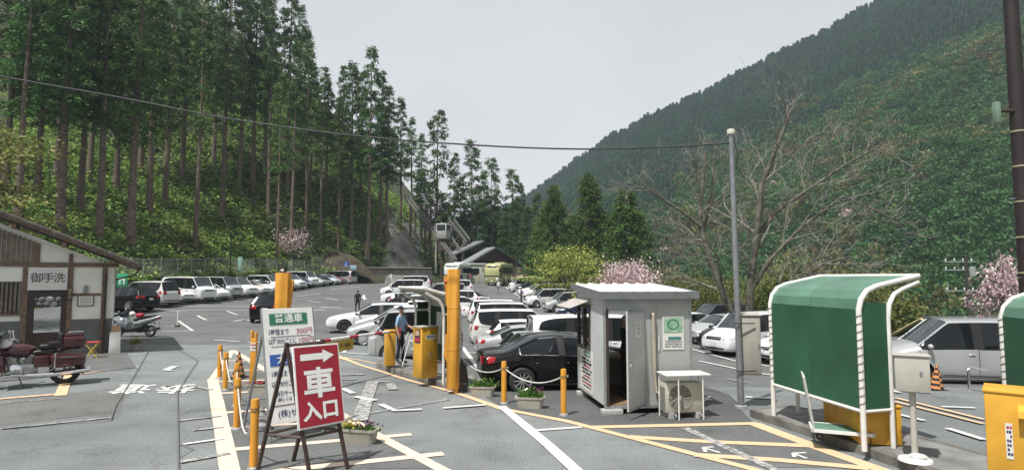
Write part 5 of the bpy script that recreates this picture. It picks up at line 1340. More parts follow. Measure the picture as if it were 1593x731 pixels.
# ---------------------------------------------------------------- green canvas shelters
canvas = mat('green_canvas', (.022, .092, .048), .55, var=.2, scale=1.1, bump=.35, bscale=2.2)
canvas_top = mat('faded_skylit_canvas', (.085, .185, .130), .42, var=.2, scale=1.2, bump=.3, bscale=2.2)  # roof canvas paler from fading and from sky reflection put into the colour
lash = mat('lashing_cord', (.10, .09, .08), .8)
tubew = mat('white_tube', (.70, .69, .66), .4, var=.08, scale=5)
def shelter(label, o, along, inward, length, depth, z0, reach, hscale=1.0, notice_on=False, canvas=None, canvas_top=None):
    """canvas wall on the far side from 'inward', roof curving over towards it; o = foot of the near outer post"""
    canvas = canvas or MATS['green_canvas']; canvas_top = canvas_top or MATS['faded_skylit_canvas']
    t = thing('gate_shelter', label, 'shelter', o); A = V((*along, 0)).normalized(); I = V((*inward, 0)).normalized()
    Zs = 2.27 * hscale
    arc = [(0, Zs), (.05, Zs + .16), (.17, Zs + .29), (.36, Zs + .36), (reach, Zs + .52)]
    def P(a, i, z): return A * a + I * i + V((0, 0, z))
    for a in (0, length):
        MB().tube([P(a, 0, 0), P(a, 0, 1.2)] + [P(a, i, z) for i, z in arc], .042, 10).build('post', tubew, t)
        MB().tube([P(a, depth, 0), P(a, depth, 1.2), P(a, depth, Zs - .15), P(a, depth + .04, Zs + .08), P(a, depth + .14, Zs + .23), P(a, depth + .3, Zs + .31), P(a, reach - .02, Zs + .42)], .038, 10).build('post', tubew, t)
        lb = MB(); pts = []
        path = [(0, z0 + .05 + k * .12) for k in range(int((Zs - z0) / .12))]
        for k, (i, z) in enumerate(path):                # cord wound round the post
            for w in range(6): an = (k * 6 + w) / 6 * 2 * math.pi; pts.append(P(a, 0, z + .02 * w) + I * math.cos(an) * .05 + A * math.sin(an) * .05)
        lb.tube(pts, .0055, 4); lb.build('lashing', lash, t)
        for i0, i1, z in ((0, depth, z0), (0, depth, Zs - .12))[:2 if notice_on else 1]: MB().tube([P(a, i0, z), P(a, i1, z)], .028, 8).build('rail', tubew, t)
        m = MB(); q = .012 if a else -.012             # end panel between the two posts
        m.add([P(a + q, .05, z0 + .03), P(a + q, depth - .04, z0 + .03), P(a + q, depth - .04, Zs + .1), P(a + q, .06, Zs + .12), P(a + q * .5, .05, z0 + .03), P(a + q * .5, depth - .04, z0 + .03), P(a + q * .5, depth - .04, Zs + .1), P(a + q * .5, .06, Zs + .12)], [(0, 1, 2, 3), (7, 6, 5, 4), (0, 4, 5, 1), (1, 5, 6, 2), (2, 6, 7, 3), (3, 7, 4, 0)])
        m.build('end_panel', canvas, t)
    MB().tube([P(0, 0, z0), P(length, 0, z0)], .03, 8).build('rail', tubew, t); MB().tube([P(0, reach, Zs + .52), P(length, reach, Zs + .52)], .035, 8).build('rail', tubew, t)
    lb = MB()
    for k in range(int(length / .16)): lb.tube([P(.08 + k * .16, -.035, z0 - .03), P(.12 + k * .16, .035, z0 + .04)], .008, 4)
    tag(lb.build('lashing', lash, t), kind='stuff')
    half = length / 2
    for a0, a1 in ((.03, half - .004), (half + .004, length - .03)):
        m = MB(); off = -.006
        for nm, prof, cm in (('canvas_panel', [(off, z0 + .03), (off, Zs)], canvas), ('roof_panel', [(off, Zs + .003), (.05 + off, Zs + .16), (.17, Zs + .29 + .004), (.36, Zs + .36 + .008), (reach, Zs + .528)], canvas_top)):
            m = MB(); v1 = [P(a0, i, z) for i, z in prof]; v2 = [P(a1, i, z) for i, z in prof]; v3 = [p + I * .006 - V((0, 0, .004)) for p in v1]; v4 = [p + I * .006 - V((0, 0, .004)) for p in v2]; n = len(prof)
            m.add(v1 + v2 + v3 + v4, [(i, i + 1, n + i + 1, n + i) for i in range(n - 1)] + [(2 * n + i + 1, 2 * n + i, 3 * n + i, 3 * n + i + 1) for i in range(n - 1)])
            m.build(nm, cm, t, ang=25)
    if notice_on:
        mx = frame(P(length * .62, .03, 1.25), -A, (0, 0, 1)); nn = notice(t, 'notice_paper', mx, .45, .85)
        for i in range(14): printed(nn, mx, -.2, .2, .4 - i * .06, .02, ink, 90 + i)
    return t
p = at(1345, 701, .15)
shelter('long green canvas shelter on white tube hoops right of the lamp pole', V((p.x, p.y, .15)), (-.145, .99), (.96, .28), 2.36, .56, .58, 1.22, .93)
shelter('green canvas shelter open towards us with a paper notice inside, by the tall orange column', V((-1.305, 15.0, .15)), (-.44, .90), (-.90, -.44), 2.35, .42, .35, .92, .80, True, mat('shaded_green_canvas', (.010, .034, .017), .6, var=.15, scale=2), mat('pale_grey_canvas', (.34, .35, .31), .6, var=.1))  # wall and end canvas darkened: the interior shade is put into the colour
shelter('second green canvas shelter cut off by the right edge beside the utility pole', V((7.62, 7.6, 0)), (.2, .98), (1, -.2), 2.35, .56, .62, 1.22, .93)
def gate_cabinet(label, loc, rz, w, d, h, extra=None):
    t = thing('gate_cabinet', label, 'machine', loc, rz)
    MB().box((0, 0, h / 2), (w, d, h - .02)).build('cabinet', yellow, t, bev=.012)
    MB().box((0, 0, h + .0), (w + .03, d + .03, .03)).build('lid', yellow, t, bev=.008)
    return t
g1 = gate_cabinet('mustard yellow gate cabinet with small sign plates in front of the green shelter', V((-2.28, 15.85, .15)), R(42), .50, .42, 1.30)
MB().box((0, 0, 1.325), (.54, .46, .02)).build('cabinet_top', mat('pale_top', (.45, .45, .42), .6), g1)
mxa = frame((-.251, .0, 1.08), (0, -1, 0), (0, 0, 1)); s_ = notice(g1, 'pictogram_plate', mxa, .26, .34, ink)
notice(s_, 'pictogram', mxa @ MX.Translation((.0, .08, .007)), .18, .13, mat('pictogram_tan', (.45, .33, .22), .6)); notice(s_, 'pictogram', mxa @ MX.Translation((0, -.09, .007)), .2, .1, red_ink)
mxb = frame((.03, -.211, 1.06), (1, 0, 0), (0, 0, 1)); s_ = notice(g1, 'label_plate', mxb, .32, .12); printed(s_, mxb, -.13, .12, .01, .035, navy_ink, 4)
MB().box((.0, -.215, .62), (.03, .015, .16)).build('handle', grey_steel, g1)
g2 = gate_cabinet('slim yellow barrier cabinet at the far end of the kerbed island', V((-3.72, 18.3, .1)), R(20), .30, .34, 1.05)
g3 = gate_cabinet('big yellow ticket machine cut by the lower right corner', V((6.47, 7.9, .0)), R(-40), .46, .62, 1.30)
q = g3
MB().hexa([(.10, -.44, 1.02), (.24, -.44, 1.02), (.24, -.31, .98), (.10, -.31, .98)], [(.10, -.42, 1.10), (.24, -.42, 1.10), (.24, -.31, 1.16), (.10, -.31, 1.16)]).build('slot_hood', yellow, q)
mxc = frame((-.231, .10, 1.10), (0, -1, 0), (0, 0, 1)); s_ = notice(q, 'warning_sticker', mxc, .13, .15); m = MB(); m.add([mxc @ V((x, y, .0095)) for x, y in ((-.04, .03), (-.03, .045), (.04, -.03), (.03, -.045))], [(0, 1, 2, 3)]); m.build('sticker_bar', navy_ink, s_)
mxd = frame((.0, -.311, .70), (1, 0, 0), (0, 0, 1)); s_ = notice(q, 'label_strip', mxd, .07, .44)
for k in range(7): printed(s_, mxd, -.022, .02, .17 - k * .055, .034, navy_ink if k else red_ink, k)
MB().lathe([(.035, 0), (.03, .02), (.002, .024)], frame((-.23, .0, .36), (0, -1, 0), (0, 0, 1)), 12).build('knob', chrome, q)
g4 = gate_cabinet('low mustard coloured steel cabinet tipped under the right green shelter', V((5.85, 10.2, .15)), R(-8), .62, 1.5, .60)

# barrier arm with banner
ba = thing('barrier_arm', 'red and white barrier arm with a yellow banner hanging below', 'barrier', (0, 0, 0))
p0, p1 = V((-3.72, 18.08, 1.13)), V((-4.86, 14.35, 1.20)); k = 9
for i in range(k):
    a, b = p0.lerp(p1, i / k), p0.lerp(p1, (i + 1) / k); MB().tube([a, b], .042, 10).build('arm_segment', red_ink if i % 3 == 1 else white, ba)
u = (p1 - p0).normalized(); b0 = p0.lerp(p1, .50); b1 = p0.lerp(p1, .97)
m = MB(); off = V((.004, -.001, 0)); m.hexa([b0 - V((0, 0, .33)), b1 - V((0, 0, .33)), b1 - V((0, 0, .33)) + off * 2, b0 - V((0, 0, .33)) + off * 2], [b0 - V((0, 0, .045)), b1 - V((0, 0, .045)), b1 - V((0, 0, .045)) + off * 2, b0 - V((0, 0, .045)) + off * 2]); bn = m.build('banner', mat('banner_yellow', (.50, .37, .06), .6), ba)
mx = frame((b0 + b1) / 2 - V((0, 0, .19)) + off * 3, -u, (0, 0, 1)); printed(bn, mx, -.6, .7, 0, .10, mat('banner_print', (.16, .11, .03), .6), 12)

# orange columns with folded plates
def column(label, loc, rz, lamp=False):
    t = thing('orange_column', label, 'column', loc, rz); t.scale = (.87, .87, 1)
    m = MB(); m.prism([(-.17, -.13), (-.08, -.17), (.10, -.17), (.17, -.10), (.17, .10), (.10, .17), (-.08, .17), (-.17, .13)], 0, 2.86); m.build('shaft', orange, t, bev=.006, seg=1)
    MB().hexa([(-.20, -.05, 1.98), (-.172, -.05, 1.98), (-.172, .03, 1.98), (-.20, .03, 1.98)], [(-.28, -.05, 2.70), (-.172, -.05, 2.70), (-.172, .03, 2.70), (-.28, .03, 2.70)]).build('gusset_plate', orange, t)
    MB().hexa([(-.25, -.1, .82), (-.172, -.1, .62), (-.172, .05, .62), (-.25, .05, .82)], [(-.22, -.1, 1.28), (-.172, -.1, 1.28), (-.172, .05, 1.28), (-.22, .05, 1.28)]).build('gusset_plate', orange, t)
    for z in (.76, 2.55): MB().lathe([(.05, 0), (.055, .04), (.04, .07), (.002, .08)], MX.Translation((-.19, -.02, z)) @ MX.Rotation(R(-90), 4, 'Y'), 12).build('reflector', mat('red_reflector', (.45, .04, .02), .2), t)
    for z in (.9, 1.9): MB().prism([(-.173, -.133), (-.082, -.173), (.102, -.173), (.173, -.102), (.173, .102), (.102, .173), (-.082, .173), (-.173, .133)], z, z + .008).build('joint_line', mat('orange_shadow_gap', (.25, .11, .015), .6), t)
    if lamp:
        MB().box((-.0, -.0, 2.925), (.14, .14, .13)).build('lamp_box', black, t, bev=.015); MB().box((0, .075, 2.925), (.08, .012, .05)).build('lamp_lens', paper, t)
    return t
p = at(707, 599, .0); column('tall orange steel column on the kerbed island beside the green shelter', V((-1.42, 14.55, .1)), 0)
c2 = column('orange steel column with a black lamp box rising behind the white price board', V((-5.22, 13.6, 0)), 0, True)
c2.rotation_euler = (0, 0, R(180)); 
# bollards with a white rope
def bollard(label, px, py, h=.92):
    t = thing('bollard', label, 'bollard', at(px, py), 0, 'yellow bollards round the lanes')
    MB().lathe([(.062, .0), (.058, .05), (.058, h - .03), (.05, h), (.002, h + .004)], None, 14).build('post', orange, t)
    MB().lathe([(.066, h - .17), (.066, h - .12), (.058, h - .12)], None, 14).build('clamp', mat('clamp_brown', (.30, .16, .04), .5), t); MB().lathe([(.10, 0), (.09, .035), (.062, .05)], None, 14).build('base_ring', zinc, t)
    MB().tube([(.055, 0, h - .145), (.09, 0, h - .13), (.085, 0, h - .17)], .009, 6).build('rope_hook', zinc, t)
    return t
bl = [((341, 589), 'farthest yellow bollard on the left painted edge'), ((350, 607), 'second farthest yellow bollard, left of the striped cone'), ((367, 632), 'middle yellow bollard of the left line, below the striped cone'), ((368, 668), 'yellow bollard just left of the price board leg'), ((394, 730), 'nearest yellow bollard, left of the red sign'), ((784, 628), 'yellow bollard between the two planters near the black sedan'), ((877, 646), 'yellow bollard left of the ticket booth')]
for (x, y), lb in bl: bollard(lb, x, y, 1.0 if y > 700 else .92)
def rope(label, a, b, za, zb_, sag):
    P0, P1 = V((a.x, a.y, a.z + za)), V((b.x, b.y, b.z + zb_)); pts = []
    for i in range(25):
        u = i / 24; p = P0.lerp(P1, u); p.z -= sag * 4 * u * (1 - u); pts.append(p)
    m = MB(); m.tube(pts, .014, 6)
    o = m.build('rope', mat('white_rope', (.55, .54, .52), .8, var=.3, scale=60), None); return tag(o, label, 'rope')
B = [at(*x[0]) for x in bl]
rope('white rope sagging in front of the black sedan wheel between two bollards', B[5], B[6], .78, .78, .22)
rope('white rope from the orange column to the bollard by the black sedan', at(709, 603), B[5], .95, .78, .28)
rope('white rope hanging between the two farthest left bollards', B[0], B[1], .78, .78, .3); rope('white rope hanging beside the striped cone between left bollards', B[1], B[2], .78, .78, .4); rope('white rope drooping between the middle left bollards', B[2], B[3], .78, .78, .5); rope('white rope drooping to the nearest left bollard', B[3], B[4], .78, .82, .55)
# thick orange post with a small notice
t = thing('sign_post', 'forked orange post with a small notice behind the price board', 'post', at(393, 603))
MB().box((0, 0, .62), (.15, .09, 1.24)).build('post', orange, t, bev=.008); MB().box((-.05, 0, 1.33), (.05, .09, .2)).build('prong', orange, t, bev=.006); MB().box((.05, 0, 1.31), (.05, .09, .16)).build('prong', orange, t, bev=.006)
mx = frame((0, -.047, 1.02), (1, 0, 0), (0, 0, 1)); s_ = notice(t, 'small_notice', mx, .13, .2, paper); printed(s_, mx, -.05, .05, .05, .04, red_ink, 1); printed(s_, mx, -.05, .05, -.03, .03, ink, 2)
t = thing('thin_post', 'short yellow post at the foot of the tall orange column', 'post', at(709, 612))
MB().cyl((0, 0, 0), (0, 0, 1.15), .055, n=12).build('post', orange, t); MB().lathe([(.06, 1.14), (.04, 1.18), (.002, 1.185)], None, 12).build('cap', orange, t)

# ---------------------------------------------------------------- A-frame signs
red_board = mat('red_board', (.30, .012, .028), .4, var=.06, scale=2)
t = thing('price_board', 'tall white parking price board on grey legs behind the red sign', 'sign', (0, 0, 0))
n_ = V((.707, -.707, 0)); vv = (V((0, 0, 1)) * math.cos(R(14)) - n_ * math.sin(R(14))).normalized(); uu = V((.707, .707, 0)); BLc = V((-4.07, 10.2, .27)); PW, PH = .94, 1.99
mx = frame(BLc + uu * PW / 2 + vv * PH / 2, uu, vv)
def plate_obj(name, w, h, th, m, par, mx): return MB().add([mx @ V((x * w / 2, y * h / 2, z * th)) for z in (-1, 0) for x, y in ((-1, -1), (1, -1), (1, 1), (-1, 1))], [(3, 2, 1, 0), (4, 5, 6, 7), (0, 1, 5, 4), (1, 2, 6, 5), (2, 3, 7, 6), (3, 0, 4, 7)]).build(name, m, par, bev=.004, seg=1)
pb = plate_obj('board', PW, PH, .03, white, t, mx)
def bar(x, y, w, h, m): return notice(pb, 'heading_bar', mx @ MX.Translation((x, y, 0)), w, h, m)
bar(.0, .80, .70, .20, green_ink); text('普通車', .165, mx @ MX.Translation((0, .80, .008)), white, pb, bold=.003, width=.52)
bar(-.06, .08, .66, .20, blue_ink); text('大型車', .165, mx @ MX.Translation((-.02, .08, .008)), white, pb, bold=.003, width=.5)
for s_, sz, x, y, m_, w in [('1時間まで', .115, -.20, .565, navy_ink, .36), ('300円', .125, .28, .565, mat('crimson_print', (.35, .06, .16), .6), .30), ('以降30分ごとに', .115, -.14, .40, navy_ink, .50), ('100円', .125, .30, .40, MATS['crimson_print'], .28),
                            ('1時間まで', .115, -.20, -.165, navy_ink, .36), ('以降30分ごとに', .115, -.14, -.335, navy_ink, .50), ('割引サービス', .10, -.11, -.50, navy_ink, .44), ('(詳しくは', .07, -.18, -.60, navy_ink, .25), ('(株)せ', .14, -.14, -.84, navy_ink, .34)]:
    text(s_, sz, mx @ MX.Translation((x, y, .002)), m_, pb, bold=.0012, width=w)
notice(pb, 'rule_line', mx @ MX.Translation((0, -.69, 0)), .84, .012, mat('violet_rule', (.12, .04, .12), .6)); notice(pb, 'rule_line', mx @ MX.Translation((0.02, .49, 0)), .74, .005, ink); notice(pb, 'rule_line', mx @ MX.Translation((0.02, .32, 0)), .74, .005, ink)
for s in (0, 1):
    a = BLc + uu * PW * s; MB().tube([a - n_ * .02 + vv * PH, a - n_ * .02 - vv * .27], .022, 8).build('leg', grey_steel, t)
    top = a + vv * 1.55 - n_ * .03; foot = V((top.x - .48, top.y + .42, 0)); MB().tube([top, foot], .024, 8).build('leg', grey_steel, t)
MB().tube([BLc + vv * .15 - n_ * .03, BLc + vv * .15 + V((-.42, .46, -.1))], .014, 6).build('brace', grey_steel, t)
MB().tube([V((-4.75, 10.85, .55)), V((-4.75, 10.85, .55)) + uu * PW], .016, 6).build('brace', grey_steel, t)

t = thing('direction_sign', 'red sign with white arrow on a dark brown A frame', 'sign', (0, 0, 0))
F1, F2, B1, B2 = at(483, 744), at(541, 729), at(400, 734), at(456, 717)
TL, TR = (F1 + B1) / 2 + V((0, 0, 1.79)), (F2 + B2) / 2 + V((0, 0, 1.79))
for a, b in ((F1, TL), (F2, TR), (B1, TL), (B2, TR)):
    d = (b - a); MB().tube([a, b + d.normalized() * .04], .032, 4).build('leg', darkwood, t, ang=30)
for a, b in ((TL, TR), (F1.lerp(TL, .30), F2.lerp(TR, .30)), (B1.lerp(TL, .30), B2.lerp(TR, .30)), (F1.lerp(TL, .30), B1.lerp(TL, .30)), (F2.lerp(TR, .30), B2.lerp(TR, .30))): MB().tube([a, b], .022, 4).build('crossbar', darkwood, t, ang=30)
u3 = (F2 - F1).normalized(); lo = F1.lerp(TL, .36); hi = F1.lerp(TL, .985); v3 = (hi - lo).normalized(); hh = (hi - lo).length; ww = (F2 - F1).length + .15
nn = u3.cross(v3).normalized(); v3 = nn.cross(u3)
mxr = frame((lo + hi) / 2 + u3 * (ww / 2 - .01) + nn * .045, u3, v3)
pb = plate_obj('board', ww, hh, .03, white, t, mxr); notice(pb, 'red_panel', mxr, ww - .05, hh - .05, red_board)
mm = mxr @ MX.Translation((0, 0, .008))
m = MB(); a0 = hh / 2 - .17; m.add([mm @ V((x * ww, y + a0, .002)) for x, y in ((-.36, -.045), (.12, -.045), (.12, -.095), (.37, 0), (.12, .095), (.12, .045), (-.36, .045))], [(0, 1, 5, 6), (1, 2, 3), (1, 3, 5), (3, 4, 5)]); m.build('arrow', white, pb)
text('車', .44, mm @ MX.Translation((0, .005, 0)), white, pb, bold=.012, width=ww * .66); text('入口', .27, mm @ MX.Translation((0, -hh / 2 + .21, 0)), white, pb, bold=.010, width=ww * .74)

# planters, cones, bag
pot = mat('planter_stone', (.36, .34, .29), .8, var=.12, scale=6, bump=.15)
soil = mat('soil', (.03, .022, .016), .95)
pl_y = leafmat('petal_yellow', (.55, .42, .04), .05); pl_p = leafmat('petal_purple', (.14, .05, .10), .05); pl_r = leafmat('petal_red', (.45, .05, .08), .05); pl_g = leafmat('planter_leaves', (.10, .22, .035), .1)
def planter(label, p, rz, ln, mats, seed, tall=.18):
    t = thing('planter', label, 'planter', p, rz); m = MB(); a, b = ln / 2, .13
    def ring(s, z): return [(x * s * a, y * (s * b), z) for x, y in ((-1, -.6), (-.8, -1), (.8, -1), (1, -.6), (1, .6), (.8, 1), (-.8, 1), (-1, .6))]
    R_ = [ring(.82, 0), ring(.94, .20), ring(1.04, .20), ring(1.04, .24), ring(.92, .24), ring(.90, .19)]; vs = sum(R_, [])
    m.add(vs, [(i * 8 + j, i * 8 + (j + 1) % 8, i * 8 + 8 + (j + 1) % 8, i * 8 + 8 + j) for i in range(5) for j in range(8)] + [tuple(range(7, -1, -1))]); m.build('trough', pot, t)
    MB().add(ring(.91, .195), [tuple(range(8))]).build('soil', soil, t)
    lv = Leaves(seed)
    for x0, k in mats:
        for i in range(70):
            c = V((x0 * a + lv.r.gauss(0, .09), lv.r.gauss(0, .055), .20)); lv.leaf(c, V((lv.r.gauss(0, .5), lv.r.gauss(0, .5), 1)), lv.r.uniform(.4, 1.1) * tall, .035, 0)
        for i in range(40): lv.leaf(V((x0 * a + lv.r.gauss(0, .1), lv.r.gauss(0, .06), .2 + tall * lv.r.uniform(.4, 1.0))), V((lv.r.gauss(0, 1), lv.r.gauss(0, 1), .5)), .05, .045, k)
    tag(lv.build('flowers', [pl_g, pl_y, pl_p, pl_r], t), kind='stuff')
planter('stone coloured planter with yellow and purple flowers right of the red sign', at(557, 688), R(-14), .70, [(-.5, 1), (.45, 2)], 1, .14)
planter('planter with red flowers behind the price board legs', at(404, 612), R(-5), .62, [(-.4, 3), (.3, 3)], 2, .08)
planter('planter with bright green plants between the column and the first bollard', at(751, 616), R(-8), .60, [(-.3, 0), (.45, 0)], 3, .22)
planter('planter with green plants between the two bollards by the booth', at(825, 634), R(-8), .62, [(-.35, 0), (.35, 2)], 4, .24)
t = thing('flower_pot', 'small round flower pot on the asphalt right of the toilet building', 'flower pot', at(211, 544))
MB().lathe([(.002, 0), (.15, 0), (.2, .2), (.21, .2), (.18, .22), (.002, .2)], None, 14).build('pot', pot, t); lv = Leaves(9)
for i in range(260): g_ = V((lv.r.gauss(0, .08), lv.r.gauss(0, .08), .22 + abs(lv.r.gauss(0, .07)))); lv.leaf(g_, V((g_.x, g_.y, .3)), .1, .06, lv.r.choice((0, 1, 2)))
lv.build('leaves', [L_UNDER[1], L_UNDER[2], L_UNDER[3]], t)
def cone(label, p, h, tilt=0):
    t = thing('traffic_cone', label, 'cone', p); t.rotation_euler = (0, tilt, 0)
    MB().box((0, 0, .02), (.40, .40, .04)).build('base', black, t, bev=.012)
    m = MB(); k = 9
    for i in range(k):
        z0 = .04 + (h - .04) * i / k; z1 = .04 + (h - .04) * (i + 1) / k; r0 = .15 * (1 - i / k) + .022; r1 = .15 * (1 - (i + 1) / k) + .022
        nn_ = 16; vs = [(r * math.cos(6.2832 * j / nn_), r * math.sin(6.2832 * j / nn_), z) for r, z in ((r0, z0), (r1, z1)) for j in range(nn_)]
        for j in range(nn_): m.add([vs[j], vs[(j + 1) % nn_], vs[nn_ + (j + 1) % nn_], vs[nn_ + j]], [(0, 1, 2, 3)], 1 if ((i * 4 + j) // 4) % 2 else 0)
    m.add([(.022 * math.cos(6.2832 * j / 16), .022 * math.sin(6.2832 * j / 16), h) for j in range(16)], [tuple(range(16))])
    m.build('cone_body', [mat('cone_orange', (.55, .22, .07), .5), black], t, merge=True)
cone('black and orange striped cone among the left bollards', at(371, 588), .72); cone('black and orange striped cone by the silver minivan', at(1456, 606), .62, R(5))
t = thing('sand_bag', 'grey weighted bag tied to the price board leg', 'bag', at(408, 668)); m = MB(); m.lathe([(.002, .0), (.16, .02), (.17, .10), (.09, .22), (.03, .33), (.025, .42), (.002, .42)], None, 12)
m.build('sack', mat('grey_sack', (.30, .30, .31), .8, var=.2, bump=.3, bscale=12), t); MB().lathe([(.035, .315), (.04, .33), (.035, .345)], None, 10).build('tie', dark, t)

# ---------------------------------------------------------------- lamp pole with cabinet, box on a stand, cart, rail
LP = at(1153, 634)
t = thing('lamp_pole', 'slim grey steel pole with a round cap and a cable right of the booth', 'lamp post', LP); t.rotation_euler = (0, R(-.6), 0)
ht = zat(210, LP.y) - LP.z
m = MB(); m.tube([(0, 0, 0), (0, 0, ht)], [.07, .052], 14); m.build('pole', grey_steel, t); MB().lathe([(.14, 0), (.13, .05), (.09, .07)], None, 16).build('base', zinc, t)
MB().lathe([(.055, ht), (.085, ht + .02), (.085, ht + .10), (.075, ht + .12), (.002, ht + .125)], None, 14).build('lamp_cap', mat('cap_beige', (.5, .48, .42), .5), t)
MB().tube([(.06, 0, ht - .1), (.12, -.02, ht - .4), (.09, 0, ht - .75)], .012, 6).build('drip_loop', dark, t)
for z in (.78, 1.78): MB().tube([(-.1, -.09, z), (.32, -.09, z)], .014, 6).build('strap', dark, t)
tc_ = thing('distribution_box', 'tall beige steel cabinet strapped to the grey lamp pole', 'cabinet', LP + V((.22, -.02, 0)), R(-12))
MB().box((0, .14, 1.3), (.44, .26, 1.25)).build('cabinet', mat('cabinet_beige', (.36, .35, .31), .55, var=.08), tc_, bev=.012); MB().box((.02, .005, 1.3), (.36, .012, 1.16)).build('door', MATS['cabinet_beige'], tc_, bev=.004); MB().box((.17, -.008, 1.3), (.02, .02, .10)).build('handle', grey_steel, tc_)
MB().hexa([(-.24, -.0, 1.925), (.24, -.0, 1.925), (.24, .29, 1.925), (-.24, .29, 1.925)], [(-.24, -.02, 1.95), (.24, -.02, 1.95), (.24, .29, 1.99), (-.24, .29, 1.99)]).build('rain_cap', MATS['cabinet_beige'], tc_)
SBp = at(1424, 716, .15); t = thing('control_box', 'pale grey box on a single leg with a white round base', 'box', V((SBp.x, SBp.y, .15)), R(-28))
zc0, zc1 = zat(607, SBp.y) - .15, zat(552, SBp.y) - .15
bx = mat('box_pale_grey', (.43, .42, .38), .5, var=.08)
MB().lathe([(.002, 0), (.22, 0), (.21, .03), (.10, .05), (.05, .06)], None, 20).build('base', white_steel, t); MB().cyl((0, 0, .04), (0, 0, zc0 + .02), .042, n=12).build('leg', MATS['box_pale_grey'], t)
MB().box((0, 0, (zc0 + zc1) / 2), (.42, .30, zc1 - zc0)).build('box', bx, t, bev=.01); MB().box((.0, 0, zc1 + .008), (.46, .34, .018)).build('lid', bx, t, bev=.004); MB().box((.10, -.155, (zc0 + zc1) / 2 + .02), (.03, .02, .05)).build('latch', grey_steel, t)
MB().ball((.03, -.05, .08), (.12, .05, .04), 10).build('cable_tie', white_steel, t)
# platform trolley
cp = V((5.05, 10.2, .15)); t = thing('platform_trolley', 'flat platform trolley with a folding handle under the green shelter', 'trolley', V((4.98, 9.95, .15)), R(-22))
MB().box((.36, 0, .17), (.84, .50, .03)).build('deck', mat('deck_green', (.10, .20, .15), .6), t, bev=.008)
for y in (-.26, .26): MB().box((.36, y, .165), (.88, .03, .05)).build('deck_rail', white_steel, t)
for x in (-.07, .79): MB().box((x, 0, .165), (.03, .55, .05)).build('deck_rail', white_steel, t)
MB().tube([(-.04, -.21, .18), (-.16, -.21, .98), (-.17, -.17, 1.02), (-.17, .17, 1.02), (-.16, .21, .98), (-.04, .21, .18)], .016, 8).build('handle', mat('handle_grey', (.5, .5, .48), .4), t)
for x in (.04, .70):
    for y in (-.19, .19): MB().lathe([(.02, -.02), (.06, -.02), (.065, 0), (.06, .02), (.02, .02)], MX.Translation((x, y, .065)) @ MX.Rotation(R(90), 4, 'X'), 12).build('caster', dark, t)
t = thing('guard_rail', 'low silver tube rail in front of the silver minivan rear wheel', 'rail', (0, 0, 0)); a, b = at(1508, 607), at(1567, 622)
MB().tube([a, a + V((0, 0, .52)), a + V((.04, -.02, .58)), b + V((-.04, .02, .58)), b + V((0, 0, .52)), b], .028, 8).build('tube', chrome, t)
for q in (a, b): MB().lathe([(.06, 0), (.055, .02), (.03, .025)], MX.Translation(q), 12).build('foot_plate', zinc, t)
# white post on black base, goods table by the toilet corner, stool
t = thing('marker_post', 'thin white post on a black base between parking lines', 'post', at(276, 508)); MB().lathe([(.16, 0), (.14, .08), (.04, .10)], None, 12).build('base', black, t); MB().cyl((0, 0, .08), (0, 0, .86), .035, n=10).build('post', white, t); MB().lathe([(.04, .86), (.03, .9), (.002, .905)], None, 10).build('cap', white, t)
q = at(177, 549); t = thing('draped_table', 'small table under a white cloth beside the toilet building corner', 'table', q, R(33)); m = MB(); m.hexa([(-.16, -.25, 0), (.20, -.25, .0), (.20, .25, 0), (-.16, .25, 0)], [(-.15, -.24, .78), (.18, -.24, .78), (.18, .24, .78), (-.15, .24, .78)]); m.build('cloth', white, t, bev=.02)
o = MB().box((0, 0, .11), (.28, .34, .22)).build('cardboard_box', mat('cardboard', (.42, .29, .16), .8), None, q + V((.02, 0, .782)), R(40), bev=.006); tag(o, 'brown cardboard box on the white draped table', 'box')
MB().box((.0, 0, .224), (.06, .342, .006)).build('tape', paper, o)
q = at(143, 557); t = thing('folding_stool', 'folding stool with red seat and yellow crossed legs', 'stool', q, R(20)); MB().box((0, 0, .55), (.42, .34, .03)).build('seat', mat('red_cloth', (.45, .05, .06), .7), t, bev=.01)
for y in (-.15, .15):
    for s in (-1, 1): MB().tube([(s * .2, y, 0), (-s * .19, y, .54)], .014, 6).build('leg', mat('stool_yellow', (.62, .48, .05), .5), t)
t = thing('folded_easel', 'black folded easel leaning at the foot of the tall orange column', 'easel', at(722, 610), R(30))
for x in (-.14, .14): MB().tube([(x, 0, 0), (x * .3, .25, .75)], .018, 6).build('leg', black, t); MB().tube([(x, .42, 0), (x * .3, .25, .75)], .018, 6).build('leg', black, t)
MB().box((0, .14, .42), (.30, .03, .42), mx=MX.Rotation(R(-18), 4, 'X')).build('board', darkwood, t)
q = at(637, 575, .15); t = thing('step_ladder', 'small aluminium step ladder standing by the attendant', 'ladder', V((q.x, q.y, .15)), R(30))
for y in (-.2, .2):
    MB().tube([(.28, y, 0), (0, y * .7, .95)], .018, 6).build('rail', white_steel, t); MB().tube([(-.3, y, 0), (0, y * .7, .95)], .016, 6).build('rail', white_steel, t)
for k in range(3): u = .22 + k * .26; MB().box((.28 * (1 - u), 0, .95 * u), (.09, .38 - .11 * u, .02)).build('step', white_steel, t)
